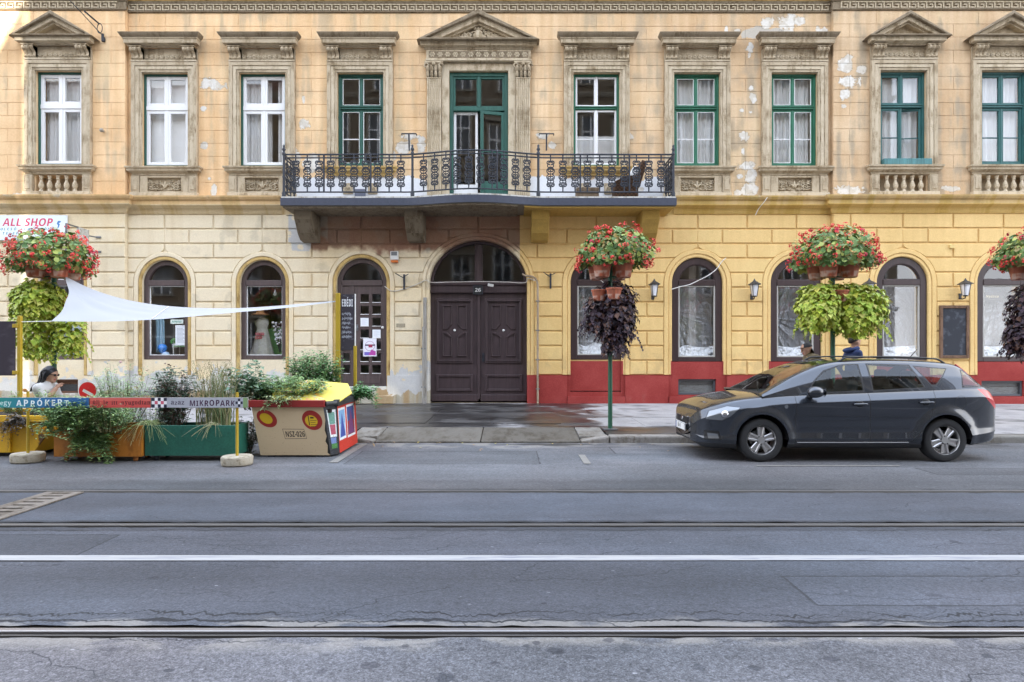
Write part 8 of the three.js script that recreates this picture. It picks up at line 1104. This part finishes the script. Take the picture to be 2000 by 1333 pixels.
{ // seated woman, facing right, hand at her chin
  const t = person('seated woman with long black hair and sunglasses, white top, hand at her mouth', [-7.86, 0.0, -10.85], 0, { top: [0.66, 0.65, 0.64], leg: [0.05, 0.06, 0.09], sleeve: skinC, box: [[-0.5, -0.05, -0.75], 1.5], nod: -0.12, thumb: [0.8, 0.3, 0],
    joints: { hip: [-0.06, 0.56, 0], waist: [-0.05, 0.72, 0], chest: [0.0, 0.95, 0], neck: [0.03, 1.08, 0], head: [0.075, 1.2, 0], arm: (s) => (s > 0 ? [[0.0, 1.0, 0.19], [0.16, 0.80, 0.2], [0.21, 0.98, 0.07]] : [[0.0, 1.0, -0.19], [0.12, 0.76, -0.22], [0.34, 0.66, -0.12]]), leg: (s) => [[-0.03, 0.53, s * 0.1], [0.4, 0.52, s * 0.11], [0.42, 0.11, s * 0.1], [0.55, 0.05, s * 0.1]] } });
  const hair = [], R = rng(3), H = [0.075, 1.2, 0]; const capG = new THREE.SphereGeometry(0.122, 28, 18, 0, 6.283, 0, 2.1).scale(1.05, 1.02, 0.95).rotateZ(0.85).translate(H[0] - 0.02, H[1] + 0.03, 0);
  for (let i = 0; i < 70; i++) { const z = (R() - 0.5) * 0.16, a = R() * 0.05; hair.push([[H[0] - 0.08, H[1] + 0.08, z], [H[0] - 0.125 - a * 0.3, H[1] - 0.02, z * 1.05], [H[0] - 0.13 - a, H[1] - 0.11, z * 0.9], [H[0] - 0.19 - a * 1.6, H[1] - 0.16 - R() * 0.03, z * 0.6 + 0.02], [H[0] - 0.26 - R() * 0.06, H[1] - 0.22 - R() * 0.05, z * 0.35 + 0.02]]); }
  for (let i = 0; i < 24; i++) { const z = 0.06 + R() * 0.05; hair.push([[H[0] + 0.0, H[1] + 0.11, z * 0.6], [H[0] - 0.02, H[1] + 0.02, z + 0.02], [H[0] - 0.05, H[1] - 0.08, z + 0.015], [H[0] - 0.08 - R() * 0.05, H[1] - 0.16 - R() * 0.04, z]]); }
  for (let i = 0; i < 46; i++) { const z = (i / 45 - 0.5) * 0.2, k = Math.sqrt(Math.max(0, 1 - (z / 0.118) ** 2)), q = 0.004 * R(); hair.push([[H[0] + 0.06 * k, H[1] + 0.03 + 0.095 * k, z], [H[0] - 0.02, H[1] + 0.03 + 0.127 * k + q, z], [H[0] - 0.02 - 0.115 * k, H[1] + 0.06, z * 1.02], [H[0] - 0.02 - 0.13 * k, H[1] - 0.03, z], [H[0] - 0.12 * k - 0.03 - R() * 0.03, H[1] - 0.12, z * 0.8]]); }
  obj('hair', [capG, strands(hair, 0.009)], hairM, t);
  obj('sunglasses', [rbox(0.012, 0.038, 0.055, 0.01, H[0] + 0.103, H[1] + 0.008, 0.033), rbox(0.012, 0.038, 0.055, 0.01, H[0] + 0.103, H[1] + 0.008, -0.033), bar([H[0] + 0.103, H[1] + 0.018, 0.07], [H[0] - 0.01, H[1] + 0.02, 0.088], 0.005), bar([H[0] + 0.103, H[1] + 0.018, -0.07], [H[0] - 0.01, H[1] + 0.02, -0.088], 0.005), bar([H[0] + 0.105, H[1] + 0.02, 0.01], [H[0] + 0.105, H[1] + 0.02, -0.01], 0.005)], std(lin(0.012, 0.01, 0.012), 0.2), t);
}
const walkLeg = (st) => (s) => [[0, 0.92, s * 0.09], [0.14 * st * s + 0.05, 0.5, s * 0.09], [0.22 * st * s - 0.04, 0.1, s * 0.09], [0.22 * st * s + 0.1, 0.045, s * 0.09]];
{ // walker in a dark cap and camouflage jacket, heading left, bent forward
  const gy = PY(-12.95), t = person('pedestrian in a black cap and brown camouflage jacket walking left behind the car', [6.13, gy, -12.95], Math.PI, { top: [0.13, 0.10, 0.055], leg: [0.05, 0.05, 0.06], box: [[-0.95, -0.02, -0.9], 1.8], res: 96, nod: -0.25, look: 0, joints: { hip: [0, 0.95, 0], waist: [0.03, 1.08, 0], chest: [0.10, 1.28, 0], neck: [0.15, 1.40, 0], head: [0.20, 1.50, 0], arm: (s) => [[0.1, 1.33, s * 0.2], [0.05 + s * 0.1, 1.06, s * 0.26], [0.2 + s * 0.12, 0.86, s * 0.24]], leg: walkLeg(0.9) } });
  obj('cap', [new THREE.SphereGeometry(0.112, 24, 12, 0, 6.283, 0, 1.45).scale(1.02, 0.85, 0.92).rotateZ(-0.2).translate(0.195, 1.535, 0), rbox(0.1, 0.012, 0.13, 0.005, 0.32, 1.525, 0).rotateZ(0)], std(lin(0.015, 0.015, 0.017), 0.8), t); const R = rng(7); obj('hair', strands([...Array(26)].map(() => { const z = (R() - 0.5) * 0.16; return [[0.13, 1.52, z], [0.095, 1.45, z * 1.05], [0.06, 1.37, z], [0.03, 1.33 - R() * 0.04, z]]; }), 0.01), std(lin(0.02, 0.014, 0.01), 0.6), t);
  const C = new Foliage(8); for (let i = 0; i < 60; i++) { const a = C.R() * 6.283, y = 1.06 + C.R() * 0.3, r = 0.155; const n = V(Math.cos(a), 0.2, Math.sin(a)).normalize(); C.disc(V(0.08 + Math.cos(a) * r * 0.95, y, Math.sin(a) * r * 1.2), n, 0.028, C.vary(C.R() < 0.5 ? [0.28, 0.19, 0.1] : [0.04, 0.045, 0.02], 0.3), 7); } obj('jacket_pattern', C.build(), petalM, t);
}
{ // walker in a blue hooded jacket, heading right
  const gy = PY(-13.1), t = person('pedestrian in a dark blue hooded jacket walking right behind the car roof', [6.93, gy, -13.1], 0, { top: [0.022, 0.04, 0.12], leg: [0.04, 0.04, 0.05], box: [[-0.95, -0.02, -0.9], 1.8], res: 96, look: 0.25, joints: { hip: [0, 0.98, 0], waist: [0, 1.12, 0], chest: [0.02, 1.36, 0], neck: [0.03, 1.5, 0], head: [0.06, 1.64, 0], arm: (s) => [[0.02, 1.42, s * 0.2], [-0.04 + s * 0.1, 1.14, s * 0.25], [0.1 + s * 0.14, 0.92, s * 0.24]], leg: walkLeg(1) } });
  obj('hood', new THREE.TorusGeometry(0.1, 0.05, 10, 24).rotateX(Math.PI / 2).rotateZ(0.35).scale(1.1, 0.8, 1.15).translate(-0.02, 1.5, 0), std(lin(0.022, 0.04, 0.12), 0.9), t); const R = rng(17); obj('hair', [new THREE.SphereGeometry(0.112, 24, 14, 0, 6.283, 0, 1.7).scale(1.0, 0.98, 0.93).rotateZ(0.5).translate(0.035, 1.685, 0)], std(lin(0.02, 0.015, 0.012), 0.6), t);
}
{ // a few fallen leaves by the kerb
  const F = new Foliage(801), R = F.R; for (let i = 0; i < 46; i++) { const z = KERB + 0.04 + R() * R() * 1.2, x = -9 + R() * 13, p = V(x, 0.022, z); F.leaf(p, V(R() - 0.5, 0.06, R() - 0.5), V(0, 1, 0), 0.05 + R() * 0.04, 0.035, F.vary(R() < 0.5 ? [0.42, 0.34, 0.08] : [0.3, 0.19, 0.09], 0.5), 0.1); }
  const m = tag(obj('fallen_leaves', F.build(), petalM), 'scattered yellow and brown leaves along the kerb', 'leaves'); m.userData.kind = 'stuff';
}
renderer.render(scene, camera);
